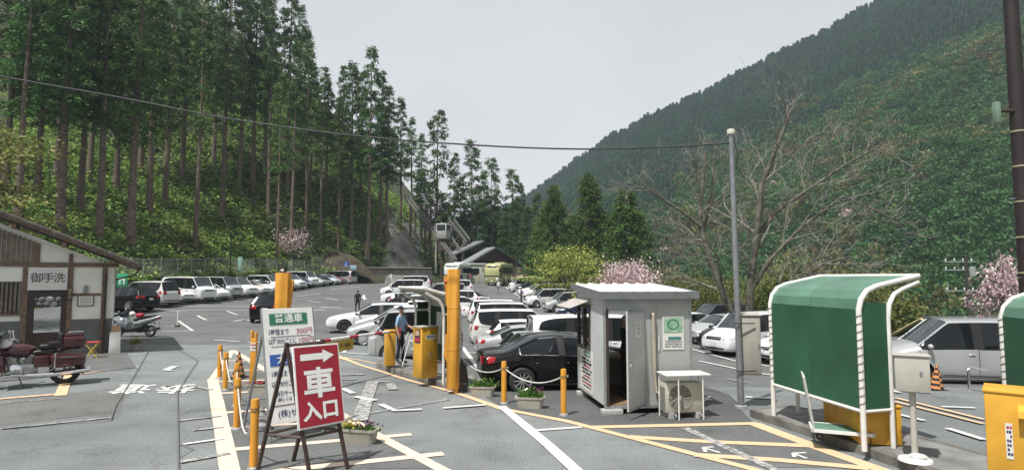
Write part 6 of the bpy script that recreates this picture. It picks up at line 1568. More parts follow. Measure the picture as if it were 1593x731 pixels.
# ---------------------------------------------------------------- fence, signs and lamps along the hillside
def along_hill(u0, u1, off, step):
    out = []; acc = 0
    seg = [(a, b, (b - a).length) for a, b in zip(HILL, HILL[1:])]
    u = u0
    while u <= u1:
        r = u
        for a, b, l in seg:
            if r <= l:
                d = (b - a) / l; p = a + d * r + V((-d.y, d.x)) * off; out.append(V((p.x, p.y, hill_z(p.x, p.y)))); break
            r -= l
        u += step
    return out
fp = along_hill(52, 112, 1.8, 2.4)
fn = thing('chain_link_fence', 'grey chain link fence on the bank behind the parked row', 'fence', (0, 0, 0))
wire = mat('fence_wire', (.30, .31, .31), .5, .4)
wm = MB()
for i, p in enumerate(fp):
    MB().cyl(p - V((0, 0, .3)), p + V((0, 0, 1.9)), .045, n=8).build('post', zinc, fn)
    if i + 1 < len(fp):
        q = fp[i + 1]; MB().tube([p + V((0, 0, 1.85)), q + V((0, 0, 1.85))], .025, 6).build('top_rail', zinc, fn)
        n = 9
        for k in range(n):
            for s in (1, -1):
                pts = []
                for z in range(4):
                    f = (k + .5 + s * (z - 1.5) * .9) / n
                    if 0 <= f <= 1: pts.append(p.lerp(q, f) + V((0, 0, .1 + z * .58)))
                if len(pts) > 1: wm.tube([pts[0], pts[-1]], .009, 3, cap=False)
tag(wm.build('wire_mesh', wire, fn), kind='stuff')
def flat_sign(name, label, px, py, y, w, h, m, cat='sign', posts=False, rot=0, round_=False):
    x = (px - 796.5) / 925 * y; z = zat(py, y); t = thing(name, label, cat, V((x, y, z)), rot)
    if round_: MB().lathe([(w / 2, -.01), (w / 2, .01), (.002, .012)], MX.Rotation(R(90), 4, 'X'), 18).build('plate', m, t)
    else: MB().box((0, 0, 0), (w, .03, h)).build('plate', m, t, bev=.005)
    gzz = max(G(x, y), z - 4)
    if posts: MB().cyl((-w * .4, .03, gzz - z - .2), (-w * .4, .03, h / 2), .03, n=8).build('post', posts if not posts is True else zinc, t); MB().cyl((w * .4, .03, gzz - z - .2), (w * .4, .03, h / 2), .03, n=8).build('post', posts if not posts is True else zinc, t)
    return t
s0 = flat_sign('notice_sign', 'white square notice on the chain link fence', 310, 424, 63.5, .55, .55, paper, posts=True); printed(s0, frame((0, -.012, .05), (1, 0, 0), (0, 0, 1)), -.2, .2, 0, .07, ink, 3)
flat_sign('notice_sign', 'round white sign on the chain link fence', 340, 423, 68, .5, .5, paper, round_=True, posts=True)
s0 = flat_sign('banner_sign', 'tall pale green sign on green legs behind the fence', 374, 410, 71, .55, 1.6, mat('sign_pale_green', (.30, .50, .42), .6), posts=mat('green_legs', (.05, .25, .10), .5))
s0 = flat_sign('entrance_sign', 'green sign with white pictogram beside the toilet building eave', 192, 436, 44, .78, 1.0, mat('sign_green', (.03, .30, .16), .5), posts=True)
MB().box((0, -.03, -.08), (.42, .02, .42)).build('pictogram', paper, s0); MB().box((0, -.043, -.12), (.2, .01, .28)).build('pictogram', MATS['sign_green'], s0)
def wheelchair(t, s, dy):
    m = MB(); m.tube([V((math.cos(a) * .2 * s - .02 * s, dy, math.sin(a) * .2 * s - .16 * s)) for a in [R(140 + k * 22) for k in range(11)]], .028 * s, 6)
    m.tube([V((-.05 * s, dy, .2 * s)), V((-.03 * s, dy, -.08 * s)), V((.12 * s, dy, -.08 * s)), V((.2 * s, dy, -.3 * s))], .032 * s, 6); m.tube([V((-.04 * s, dy, .1 * s)), V((.12 * s, dy, .1 * s))], .026 * s, 6); m.ball((-.05 * s, dy, .31 * s), .06 * s, 8)
    m.build('wheelchair_symbol', white, t)
blue_s = mat('sign_blue', (.015, .06, .30), .45)
s0 = flat_sign('disabled_parking_sign', 'round blue wheelchair sign above the end of the fence row', 539, 411, 90, .95, .95, blue_s, round_=True, posts=True); wheelchair(s0, 1.0, -.03)
flat_sign('notice_sign', 'pale blue board right beside the round wheelchair sign', 550, 416, 91, .95, .7, mat('sign_light_blue', (.30, .42, .52), .5), posts=True)
s0 = flat_sign('disabled_parking_sign', 'square blue wheelchair sign at the far end of the right row', 842, 419, 88, .8, .8, blue_s, posts=True); wheelchair(s0, .9, -.04)
def street_lamp(label, px, py0, y, two=False):
    x = (px - 796.5) / 925 * y; zg = G(x, y); h = zat(py0, y) - zg; t = thing('street_lamp', label, 'street lamp', V((x, y, zg - .1)))
    MB().tube([(0, 0, 0), (0, 0, h)], [.07, .05], 8).build('pole', darkwood, t)
    for s in ((-1, 1) if two else (1,)):
        MB().tube([(0, 0, h - .25), (s * .3, 0, h - .2), (s * .42, 0, h - .05)] if two else [(0, 0, h - .1), (.1, 0, h)], .03, 6).build('arm', darkwood, t)
        c = s * .42 if two else .0
        MB().lathe([(.06, h - .45), (.13, h - .1), (.15, h - .02), (.02, h + .05)] if two else [(.10, h - .05), (.17, h + .25), (.19, h + .3), (.02, h + .4)], MX.Translation((c, 0, 0)), 10).build('lantern', black, t)
street_lamp('dark lamp post with one lantern on the bank behind the fence row', 359, 368, 66); street_lamp('dark lamp post with two lanterns right of the pink cherry', 1029, 404, 56, True)
street_lamp('thin pale lamp post far behind the grey box', 1428, 458, 60)
mo = MB(); c0 = dep(515, 93); k = 22
vs = [(0, 0, 1)]; 
for i in range(1, 7):
    for j in range(k): a = 6.2832 * j / k; r = i / 6; vs.append((math.cos(a) * r, math.sin(a) * r, math.cos(r * 1.57) + NZ.noise(V((math.cos(a) * r * 2, math.sin(a) * r * 2, 1))) * .12))
mo.add([(c0.x + v[0] * 6.2, c0.y + 4 + v[1] * 3.2, c0.z - .5 + v[2] * 4.1) for v in vs], [(0, 1 + j, 1 + (j + 1) % k) for j in range(k)] + [(1 + i * k + j, 1 + (i + 1) * k + j, 1 + (i + 1) * k + (j + 1) % k, 1 + i * k + (j + 1) % k) for i in range(5) for j in range(k)])
tag(mo.build('earth_mound', mat('bare_earth', (.06, .048, .03), .95, var=.5, scale=.7, bump=.6, bscale=4), None, ang=80), kind='structure')
wl = thing('stone_wall', 'low dark stone wall closing the far side of the lot below the rock face', 'wall', (0, 0, 0))
a, b = dep(545, 97), dep(672, 101); d = (b - a).normalized(); L_ = (b - a).length; nrm2 = V((d.y, -d.x, 0))
dstone = mat('dark_wall_stone', (.075, .07, .062), .95, var=.5, scale=1.5, bump=.5)
MB().prism([(a.x, a.y), (b.x, b.y), (b - nrm2 * .6).to_2d()[:], (a - nrm2 * .6).to_2d()[:]], a.z - .3, a.z + .85).build('wall_body', dstone, wl)
MB().prism([(a + nrm2 * .08).to_2d()[:], (b + nrm2 * .08).to_2d()[:], (b - nrm2 * .68).to_2d()[:], (a - nrm2 * .68).to_2d()[:]], a.z + .852, a.z + 1.0).build('coping', concrete, wl)

# ---------------------------------------------------------------- slope railway and its station
steel_d = mat('rail_steel', (.20, .21, .21), .5, .5, var=.2); brownst = mat('trestle_brown', (.07, .05, .04), .7)
def wp(px, py, y): return V(((px - 796.5) / 925 * y, y, zat(py, y)))
rw = thing('slope_railway', 'steep twin track slope railway on trestles climbing the wooded hill', 'railway', (0, 0, 0))
tracks = [((711, 404, 106), (634, 304, 124)), ((707, 404, 106), (628, 304, 124)), ((716, 388, 108), (652, 298, 126)), ((726, 376, 110), (659, 291, 128)), ((731, 372, 111), (664, 289, 129))]
for (a, b) in tracks:
    A_, B_ = wp(*a), wp(*b); MB().tube([A_, B_], .13, 6).build('rail', steel_d, rw); MB().tube([A_ - V((0, 0, .5)), B_ - V((0, 0, .5))], .09, 4).build('girder', brownst, rw)
A_, B_ = wp(*tracks[0][0]), wp(*tracks[0][1]); C_, D_ = wp(*tracks[3][0]), wp(*tracks[3][1])
for i in range(9):
    u = .06 + i * .11
    for P_, Q_ in ((A_, B_), (C_, D_)):
        p = P_.lerp(Q_, u); MB().box((p.x, p.y, p.z - 4.2), (.34, .34, 7.4)).build('trestle_post', brownst if i % 3 else concrete, rw)
    p, q = A_.lerp(B_, u), C_.lerp(D_, u); MB().tube([p - V((0, 0, .7)), q - V((0, 0, .7))], .12, 4).build('cross_beam', brownst, rw)
cbp = wp(690, 374, 111); cb = thing('railway_cabin', 'small glazed grey cabin standing on the slope railway', 'cable car', cbp, R(-20))
MB().box((0, 0, 1.0), (2.0, 2.2, 1.5)).build('body', mat('cabin_grey', (.30, .30, .29), .4), cb, bev=.06); MB().box((0, 0, -.9), (1.5, 1.6, 2.2)).build('undercarriage', brownst, cb); MB().box((0, 0, 2.98), (2.1, 2.3, .22)).build('roof', white_steel, cb, bev=.05)
MB().box((0, 0, 2.3), (1.9, 2.1, 1.12)).build('window_band', glassl, cb, bev=.04)
for x in (-.97, .97):
    for y in (-1.07, 1.07): MB().box((x, y, 2.3), (.14, .14, 1.2)).build('corner_post', white_steel, cb)
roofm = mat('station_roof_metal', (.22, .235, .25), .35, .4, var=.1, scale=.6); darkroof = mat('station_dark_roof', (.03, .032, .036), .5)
st = thing('railway_station', 'dark timber station with two pale sloping roofs at the foot of the railway', 'building', (0, 0, 0))
rdir = V((-.45, .89, 0)); sdir = V((-.89, -.45, 0))
def gable(px, py, y, Lr, Lw, drop, nm):
    P0 = wp(px, py, y); Q0 = P0 + rdir * Lr; zg = ground_z(P0.x, P0.y)
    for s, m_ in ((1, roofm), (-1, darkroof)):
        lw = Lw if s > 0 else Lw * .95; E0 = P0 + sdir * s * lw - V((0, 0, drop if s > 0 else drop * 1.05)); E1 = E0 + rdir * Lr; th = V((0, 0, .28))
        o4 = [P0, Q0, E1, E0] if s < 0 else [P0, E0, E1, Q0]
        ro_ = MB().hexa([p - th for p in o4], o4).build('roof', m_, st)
        for i in range(1, 7):                           # standing seams
            a_ = P0.lerp(Q0, i / 7) + V((0, 0, .03)); b_ = E0.lerp(E1, i / 7) + V((0, 0, .03)); MB().tube([a_, b_], .05, 4).build('roof_seam', m_, ro_)
    for s in (1, -1):
        for f in (.05, .95):
            E0 = P0 + rdir * Lr * f + sdir * s * Lw * .75; z1 = P0.z - drop * .75 - .3; MB().box((E0.x, E0.y, (zg + z1) / 2 - .2), (.3, .3, z1 - zg + .4)).build('post', brownst, st)
    bk = P0 + rdir * Lr * .9
    MB().prism([(bk + sdir * Lw * .7).to_2d()[:], (bk - sdir * Lw * .7).to_2d()[:], (bk - sdir * Lw * .7 + rdir * .2).to_2d()[:], (bk + sdir * Lw * .7 + rdir * .2).to_2d()[:]], zg - .3, P0.z - drop * .8).build('back_wall', darkwood, st)
    gx = P0 + rdir * .5
    g_ = [gx + sdir * Lw * .8 - V((0, 0, drop * .82)), gx - sdir * Lw * .8 - V((0, 0, drop * .86)), gx - V((0, 0, .15))]; MB().add(g_ + [p + rdir * .15 for p in g_], [(0, 1, 2), (5, 4, 3), (0, 3, 4, 1), (1, 4, 5, 2), (2, 5, 3, 0)]).build('gable_wall', darkwood, st)
gable(753, 374, 109, 5.0, 5.6, 2.5, 'upper'); gable(771, 384, 104, 4.2, 5.6, 3.0, 'lower')
q = dep(737, 101); MB().box((q.x + .2, q.y, q.z + 1.6), (3.4, 2.2, 3.2)).build('ticket_office', mat('office_wall', (.42, .43, .38), .7), st, bev=.03); MB().box((q.x + .2, q.y - 1.12, q.z + 2.0), (1.6, .06, 1.1)).build('office_window', glassd, st); MB().box((q.x + .2, q.y, q.z + 3.3), (3.8, 2.6, .16)).build('office_roof', white_steel, st)
# ---------------------------------------------------------------- coaches
def coach(label, px, y, rz, body_m, L, second):
    p = dep(px, y); t = thing('coach', label, 'bus', p, R(rz)); W, H = 2.5, 3.35
    m = MB(); sec = []
    for x, zt, w in ((L / 2, 2.3, .90), (L / 2 - .25, 2.95, .98), (L / 2 - .9, H - .1, 1), (L / 2 - 2.6, H, 1), (-L / 2 + .3, H, 1), (-L / 2, H - .25, .97)):
        hw = W / 2 * w; sec.append([(x, -hw, .35), (x, hw, .35), (x, hw, zt - .25), (x, hw * .88, zt), (x, -hw * .88, zt), (x, -hw, zt - .25)])
    vs = sum(sec, []); m.add(vs, [(i * 6 + j, i * 6 + (j + 1) % 6, i * 6 + 6 + (j + 1) % 6, i * 6 + 6 + j) for i in range(5) for j in range(6)] + [(5, 4, 3, 2, 1, 0), tuple(30 + j for j in range(6))])
    m.build('body', body_m, t, bev=.04, seg=1)
    hw = W / 2
    MB().hexa([(L / 2 + .02, -1.08, 1.25), (L / 2 + .02, 1.08, 1.25), (L / 2 - .01, 1.08, 1.25), (L / 2 - .01, -1.08, 1.25)], [(L / 2 - .17, -1.05, 2.85), (L / 2 - .17, 1.05, 2.85), (L / 2 - .22, 1.05, 2.85), (L / 2 - .22, -1.05, 2.85)]).build('windscreen', glassd, t)
    MB().box((L / 2 + .01, 0, 1.12), (.04, 2.0, .16)).build('front_panel', body_m, t); MB().box((L / 2 - .14, 0, 2.72), (.06, 1.3, .2)).build('destination_board', black, t)
    n = 6
    for s in (1, -1):
        for i in range(n):
            x0 = -L / 2 + .4 + i * (L - 1.7) / n; MB().box((x0 + (L - 1.7) / n / 2, s * (hw + .004), 2.2), ((L - 1.7) / n - .06, .03, 1.0)).build('side_window', glassd, t, bev=.008, seg=1)
        MB().box((L / 2 - .55, s * (hw * .995), 1.8), (.5, .05, 1.5)).build('door_window', glassd, t)
        MB().box((L / 2 + .0, s * .85, .82), (.06, .34, .2)).build('headlight', lamp_clear, t, bev=.02)
        MB().tube([(L / 2 - .1, s * 1.15, 2.6), (L / 2 + .35, s * 1.3, 2.5), (L / 2 + .36, s * 1.3, 2.35)], .03, 6).build('mirror_arm', black, t); MB().box((L / 2 + .36, s * 1.3, 2.2), (.1, .2, .4)).build('mirror', black, t, bev=.02)
        for x in (L / 2 - 2.4, -L / 2 + 2.6):
            MB().lathe([(.5, -.02), (.5, .06), (.30, .075), (.002, .05)], MX.Translation((x, s * (hw - .05), .5)) @ MX.Rotation(R(-90 * s), 4, 'X'), 20).build('wheel', dark, t)
        if second: MB().prism([(-2.6, .6), (-.6, 1.0), (1.6, 1.5), (1.2, 1.2), (-1.2, .6)], hw + .003, hw + .012, MX(((1, 0, 0, 0), (0, 0, s, 0), (0, 1, 0, 0), (0, 0, 0, 1)))).build('side_stripe', second, t)
    MB().box((L / 2 + .03, 0, .62), (.03, .36, .18)).build('number_plate', plate_white, t); MB().box((-1, 0, H + .06), (1.8, 1.6, .2)).build('roof_unit', body_m, t, bev=.05)
    return t
coach('white coach with dark glass and a green stripe parked below the station', 713, 97, -101, mat('coach_white', (.66, .67, .66), .3, coat=.5), 8.2, mat('coach_green', (.05, .25, .10), .4))
coach('yellow green coach with dark windscreen standing by a group of people', 777, 93, -104, mat('coach_cream_lime', (.42, .42, .20), .3, coat=.5), 8.6, None)

# ---------------------------------------------------------------- poles, cable, valley things
UP = V((12.98, 15.0, gz(12.98, 15.0)))
t = thing('utility_pole', 'dark brown utility pole with pale bands at the right edge', 'utility pole', UP - V((0, 0, .3)))
MB().tube([(0, 0, 0), (0, 0, 13)], [.20, .15], 14).build('pole', mat('pole_brown', (.020, .013, .013), .7, var=.3, scale=3), t)
for z in (1.9, 2.35, 3.2, 4.1, 5.0, 5.9, 6.8): MB().lathe([(.205 - z * .003, z), (.208 - z * .003, z + .02), (.205 - z * .003, z + .04)], None, 14).build('band', mat('band_pale', (.35, .30, .2), .5), t)
for k in range(7): MB().tube([(.16 * (-1) ** k, 0, 2.6 + k * .5), (.36 * (-1) ** k, 0, 2.6 + k * .5)], .012, 6).build('step_bolt', zinc, t)
MB().tube([(-.5, -.05, 7.35), (.25, -.05, 7.35)], .05, 6).build('bracket_arm', darkwood, t); MB().box((-.58, -.05, 7.3), (.12, .16, .55)).build('bracket_box', mat('bracket_green', (.16, .24, .18), .6), t, bev=.02)
MB().tube([(-.9, -.1, 1.75), (.6, -.1, 1.75)], .045, 6).build('cross_bar', darkwood, t); MB().tube([(-.9, -.1, 1.45), (.6, -.1, 1.45)], .03, 6).build('cross_bar', darkwood, t)
cabm = mat('cable_grey', (.035, .035, .037), .7)
cp_ = [(-130, 98, 14.2), (0, 122, 14), (175, 152, 13.8), (350, 185, 13.6), (545, 211, 13.3), (740, 226, 13.1), (900, 232, 13.0), (1040, 229, 12.9), (1141, 220, 12.86)]
cw = [wp(*c) for c in cp_]; cw[-1] = LP + V((-.06, 0, ht - .18)); cw.insert(0, V((-22, 14.6, 9.4)))
pts = []
for i in range(len(cw) - 1):
    p0_, p1_, p2_, p3_ = cw[max(0, i - 1)], cw[i], cw[i + 1], cw[min(len(cw) - 1, i + 2)]
    for k in range(8):
        u = k / 8; pts.append(.5 * ((2 * p1_) + (p2_ - p0_) * u + (2 * p0_ - 5 * p1_ + 4 * p2_ - p3_) * u * u + (3 * p1_ - p0_ - 3 * p2_ + p3_) * u ** 3))
pts.append(cw[-1])
tag(MB().tube(pts, .019, 6).build('overhead_cable', cabm, None), 'single dark cable crossing the sky from the left to the lamp pole', 'cable')
t = thing('power_pole', 'distant power pole with two pale crossarms in the valley', 'utility pole', V(((1502 - 796.5) / 925 * 62, 62, -9)))
zt_ = zat(400, 62) + 9
MB().tube([(0, 0, 0), (0, 0, zt_)], [.2, .14], 8).build('pole', mat('pole_dark', (.04, .035, .032), .8), t)
pale_st = mat('crossarm_pale', (.30, .36, .34), .5)
for z in (zat(407, 62) + 9, zat(420, 62) + 9, zat(452, 62) + 9):
    MB().box((-.6, 0, z), (3.4, .1, .1)).build('crossarm', pale_st, t)
    for k in range(4): MB().lathe([(.04, 0), (.08, .08), (.05, .16), (.08, .2), (.03, .28)], MX.Translation((-2.1 + k * .9, 0, z + .05)), 8).build('insulator', paper, t)
MB().tube([(-2.0, 0, zat(439, 62) + 9), (-2.0, 0, zat(455, 62) + 9)], .05, 6).build('hanger', pale_st, t); MB().lathe([(.3, 0), (.32, .1), (.3, 1.0), (.002, 1.05)], MX.Translation((.5, -.2, zat(430, 62) + 9)), 12).build('transformer', pale_st, t)
hs_ = thing('valley_house', 'house in the valley with a grey roof and beige gable edge, behind the silver minivan', 'house', V((27.5, 36, -3.6)), R(8))
zr_ = zat(491, 38) + 3.6; ze = zr_ - 1.2
grey_tile = mat('grey_roof_tiles', (.10, .11, .12), .6, var=.2, scale=3)
MB().box((0, 0, ze / 2), (5.6, 4.4, ze)).build('wall', mat('house_wall', (.42, .40, .34), .8), hs_)
for s in (1, -1):
    y_e = -2.9 * s
    m = MB(); m.hexa([(-3.2, y_e, ze - .35), (3.2, y_e, ze - .35), (3.2, 0, zr_ - .12), (-3.2, 0, zr_ - .12)] if s > 0 else [(-3.2, 0, zr_ - .12), (3.2, 0, zr_ - .12), (3.2, y_e, ze - .35), (-3.2, y_e, ze - .35)], [(-3.2, y_e, ze - .25), (3.2, y_e, ze - .25), (3.2, 0, zr_), (-3.2, 0, zr_)] if s > 0 else [(-3.2, 0, zr_), (3.2, 0, zr_), (3.2, y_e, ze - .25), (-3.2, y_e, ze - .25)])
    r0 = m.build('roof', grey_tile, hs_)
    for k in range(14): x = -3.1 + k * .475; MB().tube([(x, y_e, ze - .235), (x, 0, zr_ + .015)], .03, 4).build('roof_batten', grey_tile, r0)
    MB().tube([(-3.25, y_e, ze - .28), (-3.25, 0, zr_ - .03)], .09, 4).build('verge_board', mat('verge_beige', (.40, .33, .20), .7), hs_)
MB().tube([(-3.2, 0, zr_ + .04), (3.2, 0, zr_ + .04)], .09, 6).build('ridge', grey_tile, hs_)

# ---------------------------------------------------------------- people
skin_m = mat('skin', (.42, .24, .16), .55, var=.06); hair_m = mat('black_hair', (.012, .010, .009), .5); shoe = mat('black_shoes', (.015, .015, .016), .4)
CL = dict(skyblue=mat('sky_blue_shirt', (.23, .37, .56), .8, var=.12, scale=9), navy=mat('dark_navy_cloth', (.010, .012, .022), .85), black=mat('black_cloth', (.015, .015, .018), .85), white=mat('white_cloth', (.62, .62, .62), .8), red=mat('red_cloth_shirt', (.42, .04, .05), .8), grey=mat('grey_cloth', (.22, .22, .23), .85), violet=mat('violet_cloth', (.09, .05, .13), .85), beige=mat('beige_cloth', (.4, .34, .26), .85))
def person(label, loc, face, top, bottom, pose='stand', cap=None, long_sleeve=False, group=None, k=1.0, sit=False):
    t = thing('person', label, 'person', loc, R(face))
    J = dict(pelvis=(0, 0, .95), waist=(0, 0, 1.10), chest=(.015, 0, 1.32), neck=(.0, 0, 1.475), jaw=(.03, 0, 1.55), head=(.015, 0, 1.635), crown=(.005, 0, 1.715))
    RR = dict(pelvis=(.115, .15), waist=(.105, .135), chest=(.115, .165), neck=(.052, .052), jaw=(.068, .06), head=(.092, .076), crown=(.055, .05))
    bones = [('pelvis', 'waist', 't'), ('waist', 'chest', 't'), ('chest', 'neck', 't'), ('neck', 'jaw', 's'), ('jaw', 'head', 's'), ('head', 'crown', 's')]
    for s, n in ((1, 'L'), (-1, 'R')):
        fwd = {'stand': .0, 'walk': .18 * s, 'wide': .03 * s}[pose] if pose in ('stand', 'walk', 'wide') else 0
        J.update({'hip' + n: (0, s * .09, .90), 'knee' + n: (.03 + fwd * .8, s * .105, .50), 'ankle' + n: (-.01 + fwd * (1.0 if fwd > 0 else 1.3), s * .12, .085 + (.04 if fwd < 0 else 0)), 'toe' + n: (.15 + fwd * (1.0 if fwd > 0 else 1.2), s * .15, .035)})
        RR.update({'hip' + n: (.09, .09), 'knee' + n: (.062, .062), 'ankle' + n: (.045, .045), 'toe' + n: (.034, .045)})
        bones += [('pelvis', 'hip' + n, 'b'), ('hip' + n, 'knee' + n, 'b'), ('knee' + n, 'ankle' + n, 'b'), ('ankle' + n, 'toe' + n, 'f')]
        if pose == 'wide' and s > 0 or pose == 'hold': el, wr = (.10, s * .235, 1.17), (.27, s * .13, 1.10)
        elif pose == 'walk': el, wr = (-.03 - s * .06, s * .235, 1.16), (.05 - s * .14, s * .25, .92)
        else: el, wr = (-.03, s * .235, 1.16), (.04, s * .255, .92)
        d = (V(wr) - V(el)).normalized(); hp = V(wr) + d * .085
        J.update({'sh' + n: (0, s * .165, 1.405), 'elbow' + n: el, 'wrist' + n: wr, 'palm' + n: tuple(hp)})
        RR.update({'sh' + n: (.065, .065), 'elbow' + n: (.046, .046), 'wrist' + n: (.031, .031), 'palm' + n: (.036, .022)})
        bones += [('chest', 'sh' + n, 't'), ('sh' + n, 'elbow' + n, 't'), ('elbow' + n, 'wrist' + n, 't' if long_sleeve else 's'), ('wrist' + n, 'palm' + n, 's')]
        side = d.cross(V((0, 1, 0))).normalized()
        for i, (ln_, of) in enumerate(((.070, .027), (.080, .009), (.075, -.009), (.060, -.026))):
            a = hp + side * of * 1.0; m_ = a + d * ln_ * .5 + V((.006, 0, 0)); e = m_ + d * ln_ * .4 - V((0, s * .022, 0))
            J['f%d%sa' % (i, n)] = tuple(m_); J['f%d%sb' % (i, n)] = tuple(e); RR['f%d%sa' % (i, n)] = (.0095, .0095); RR['f%d%sb' % (i, n)] = (.0078, .0078)
            bones += [('palm' + n, 'f%d%sa' % (i, n), 's'), ('f%d%sa' % (i, n), 'f%d%sb' % (i, n), 's')]
        th = V(wr) + d * .03 + side * .035 + V((.012, 0, 0)); J['th' + n] = tuple(th); J['tb' + n] = tuple(th + d * .045 + side * .008); RR['th' + n] = (.012, .012); RR['tb' + n] = (.0088, .0088)
        bones += [('wrist' + n, 'th' + n, 's'), ('th' + n, 'tb' + n, 's')]
    names = list(J); idx = {n: i for i, n in enumerate(names)}
    me = bpy.data.meshes.new('body'); me.from_pydata([J[n] for n in names], [(idx[a], idx[b]) for a, b, _ in bones], [])
    o = bpy.data.objects.new('body', me); COL.objects.link(o)
    md = o.modifiers.new('skin', 'SKIN'); md.use_smooth_shade = True
    for i, n in enumerate(names): me.skin_vertices[0].data[i].radius = RR[n]; me.skin_vertices[0].data[i].use_root = n == 'pelvis'
    sb_ = o.modifiers.new('s', 'SUBSURF'); sb_.levels = 1; sb_.render_levels = 1
    dg = bpy.context.evaluated_depsgraph_get(); em = bpy.data.meshes.new_from_object(o.evaluated_get(dg)); bpy.data.objects.remove(o)
    em.materials.clear()
    for m_ in (CL[top], CL[bottom], skin_m, shoe): em.materials.append(m_)
    segs = [(V(J[a]), V(J[b]), {'t': 0, 'b': 1, 's': 2, 'f': 3}[k_]) for a, b, k_ in bones]
    for f in em.polygons:
        c = f.center; best = 9; w = 0
        for a, b, k_ in segs:
            d = b - a; u = max(0, min(1, (c - a).dot(d) / d.length_squared)); l = (a + d * u - c).length
            if l < best: best = l; w = k_
        if w in (0, 1) and abs(c.y) < .19: w = 0 if c.z > .99 else 1
        if w == 2 and c.z < 1.47 and not long_sleeve and abs(c.y) < .2 and c.z > 1.2: w = 0
        f.material_index = w
    b_ = link('body', em, t, ang=70)
    m = MB(); cm = CL[cap] if cap else hair_m
    vs = []; n1, n2 = 6, 14
    for i in range(n1):
        a = i / (n1 - 1) * (1.75)
        for j in range(n2):
            w = 6.2832 * j / n2; front = max(0, math.cos(w)); aa = a * (1 - .28 * front)
            vs.append((.005 + math.sin(aa) * math.cos(w) * .108, math.sin(aa) * math.sin(w) * .092, 1.645 + math.cos(aa) * .108))
    m.add(vs, [(i * n2 + j, (i + 1) * n2 + j, (i + 1) * n2 + (j + 1) % n2, i * n2 + (j + 1) % n2) for i in range(n1 - 1) for j in range(n2)])
    m.build('cap' if cap else 'hair', cm, t, ang=80)
    if cap: MB().hexa([(.08, -.07, 1.675), (.19, -.05, 1.66), (.19, .05, 1.66), (.08, .07, 1.675)], [(.08, -.07, 1.69), (.19, -.05, 1.672), (.19, .05, 1.672), (.08, .07, 1.69)]).build('cap_brim', cm, t, bev=.004)
    for s in (1, -1):
        MB().ball((.100, s * .032, 1.640), (.012, .016, .010), 8).build('eye', ink, t); MB().ball((.01, s * .082, 1.625), (.024, .012, .034), 8).build('ear', skin_m, t)
    MB().ball((.112, 0, 1.605), (.020, .015, .022), 8).build('nose', skin_m, t); MB().box((.098, 0, 1.568), (.012, .045, .009)).build('mouth', mat('lips', (.30, .12, .10), .5), t)
    if k != 1: t.scale = (k, k, k)
    return t
q = at(622, 573, .15)
att = person('attendant in sky blue shirt, dark trousers and dark cap standing by the yellow cabinets', V((q.x, q.y, .15)), -12, 'skyblue', 'navy', 'wide', 'navy')
MB().box((.02, -.168, 1.0), (.14, .05, .18)).build('red_pouch', red_ink, att, bev=.015)
q = at(556, 486); person('man in a dark suit walking away across the lot', q, 112, 'black', 'black', 'walk', long_sleeve=True)
ip = CB + V((math.cos(RB) * .70 - math.sin(RB) * .72, math.sin(RB) * .70 + math.cos(RB) * .72, .19)); person('person in black clothes inside the booth behind the open door', ip, 190, 'black', 'black', 'stand', cap='white', long_sleeve=True)
PP = [((774, 443, 85), 100, 'white', 'navy', 'person in a white shirt walking in front of the yellow coach'), ((776, 454, 76), 95, 'white', 'grey', 'person in white top and grey trousers in the aisle below the yellow coach'), ((811, 462, 64), 200, 'violet', 'navy', 'person in dark violet clothes beside the right row of cars'),
      ((718, 437, 93), -90, 'black', 'black', 'person in black in front of the white coach'), ((728, 437, 95), -60, 'violet', 'navy', 'person in violet top near the white coach'), ((732, 437, 95), 200, 'red', 'black', 'person in a dark red top near the white coach'), ((745, 436, 97), -90, 'beige', 'beige', 'person in beige between the two coaches'),
      ((787, 440, 88), 180, 'grey', 'black', 'person in grey beside the yellow coach door'), ((791, 440, 88.6), 170, 'navy', 'black', 'person in navy beside the yellow coach'), ((796, 437, 90), 190, 'white', 'navy', 'person in white at the rear of the yellow coach'), ((804, 433, 95), 90, 'grey', 'navy', 'person in grey at the left of the group behind the yellow coach'),
      ((808, 432, 96), 80, 'red', 'navy', 'person in red in the middle of the group behind the yellow coach'), ((812, 432, 96.5), 100, 'white', 'black', 'person in white in the group behind the yellow coach'), ((816, 432, 97), 70, 'red', 'black', 'person in red at the right of the group behind the yellow coach'), ((819, 432, 96), 110, 'red', 'grey', 'person in red with grey trousers, rightmost of the group behind the yellow coach'),
      ((609, 432, 94), -90, 'white', 'white', 'person in white by the low wall at the far left corner'), ((654, 432, 97), -90, 'black', 'navy', 'person in black by the low wall left of the white coach')]
base = {}
for (px, py, y), fc, tp, bt_, lb in PP:
    p = dep(px, y); key = (tp, bt_)
    if key not in base: base[key] = person(lb, p, fc, tp, bt_, 'walk' if tp == 'white' else 'stand', long_sleeve=True, group='people by the coaches')
    else: dup(base[key], p, R(fc), lb, 'people by the coaches')

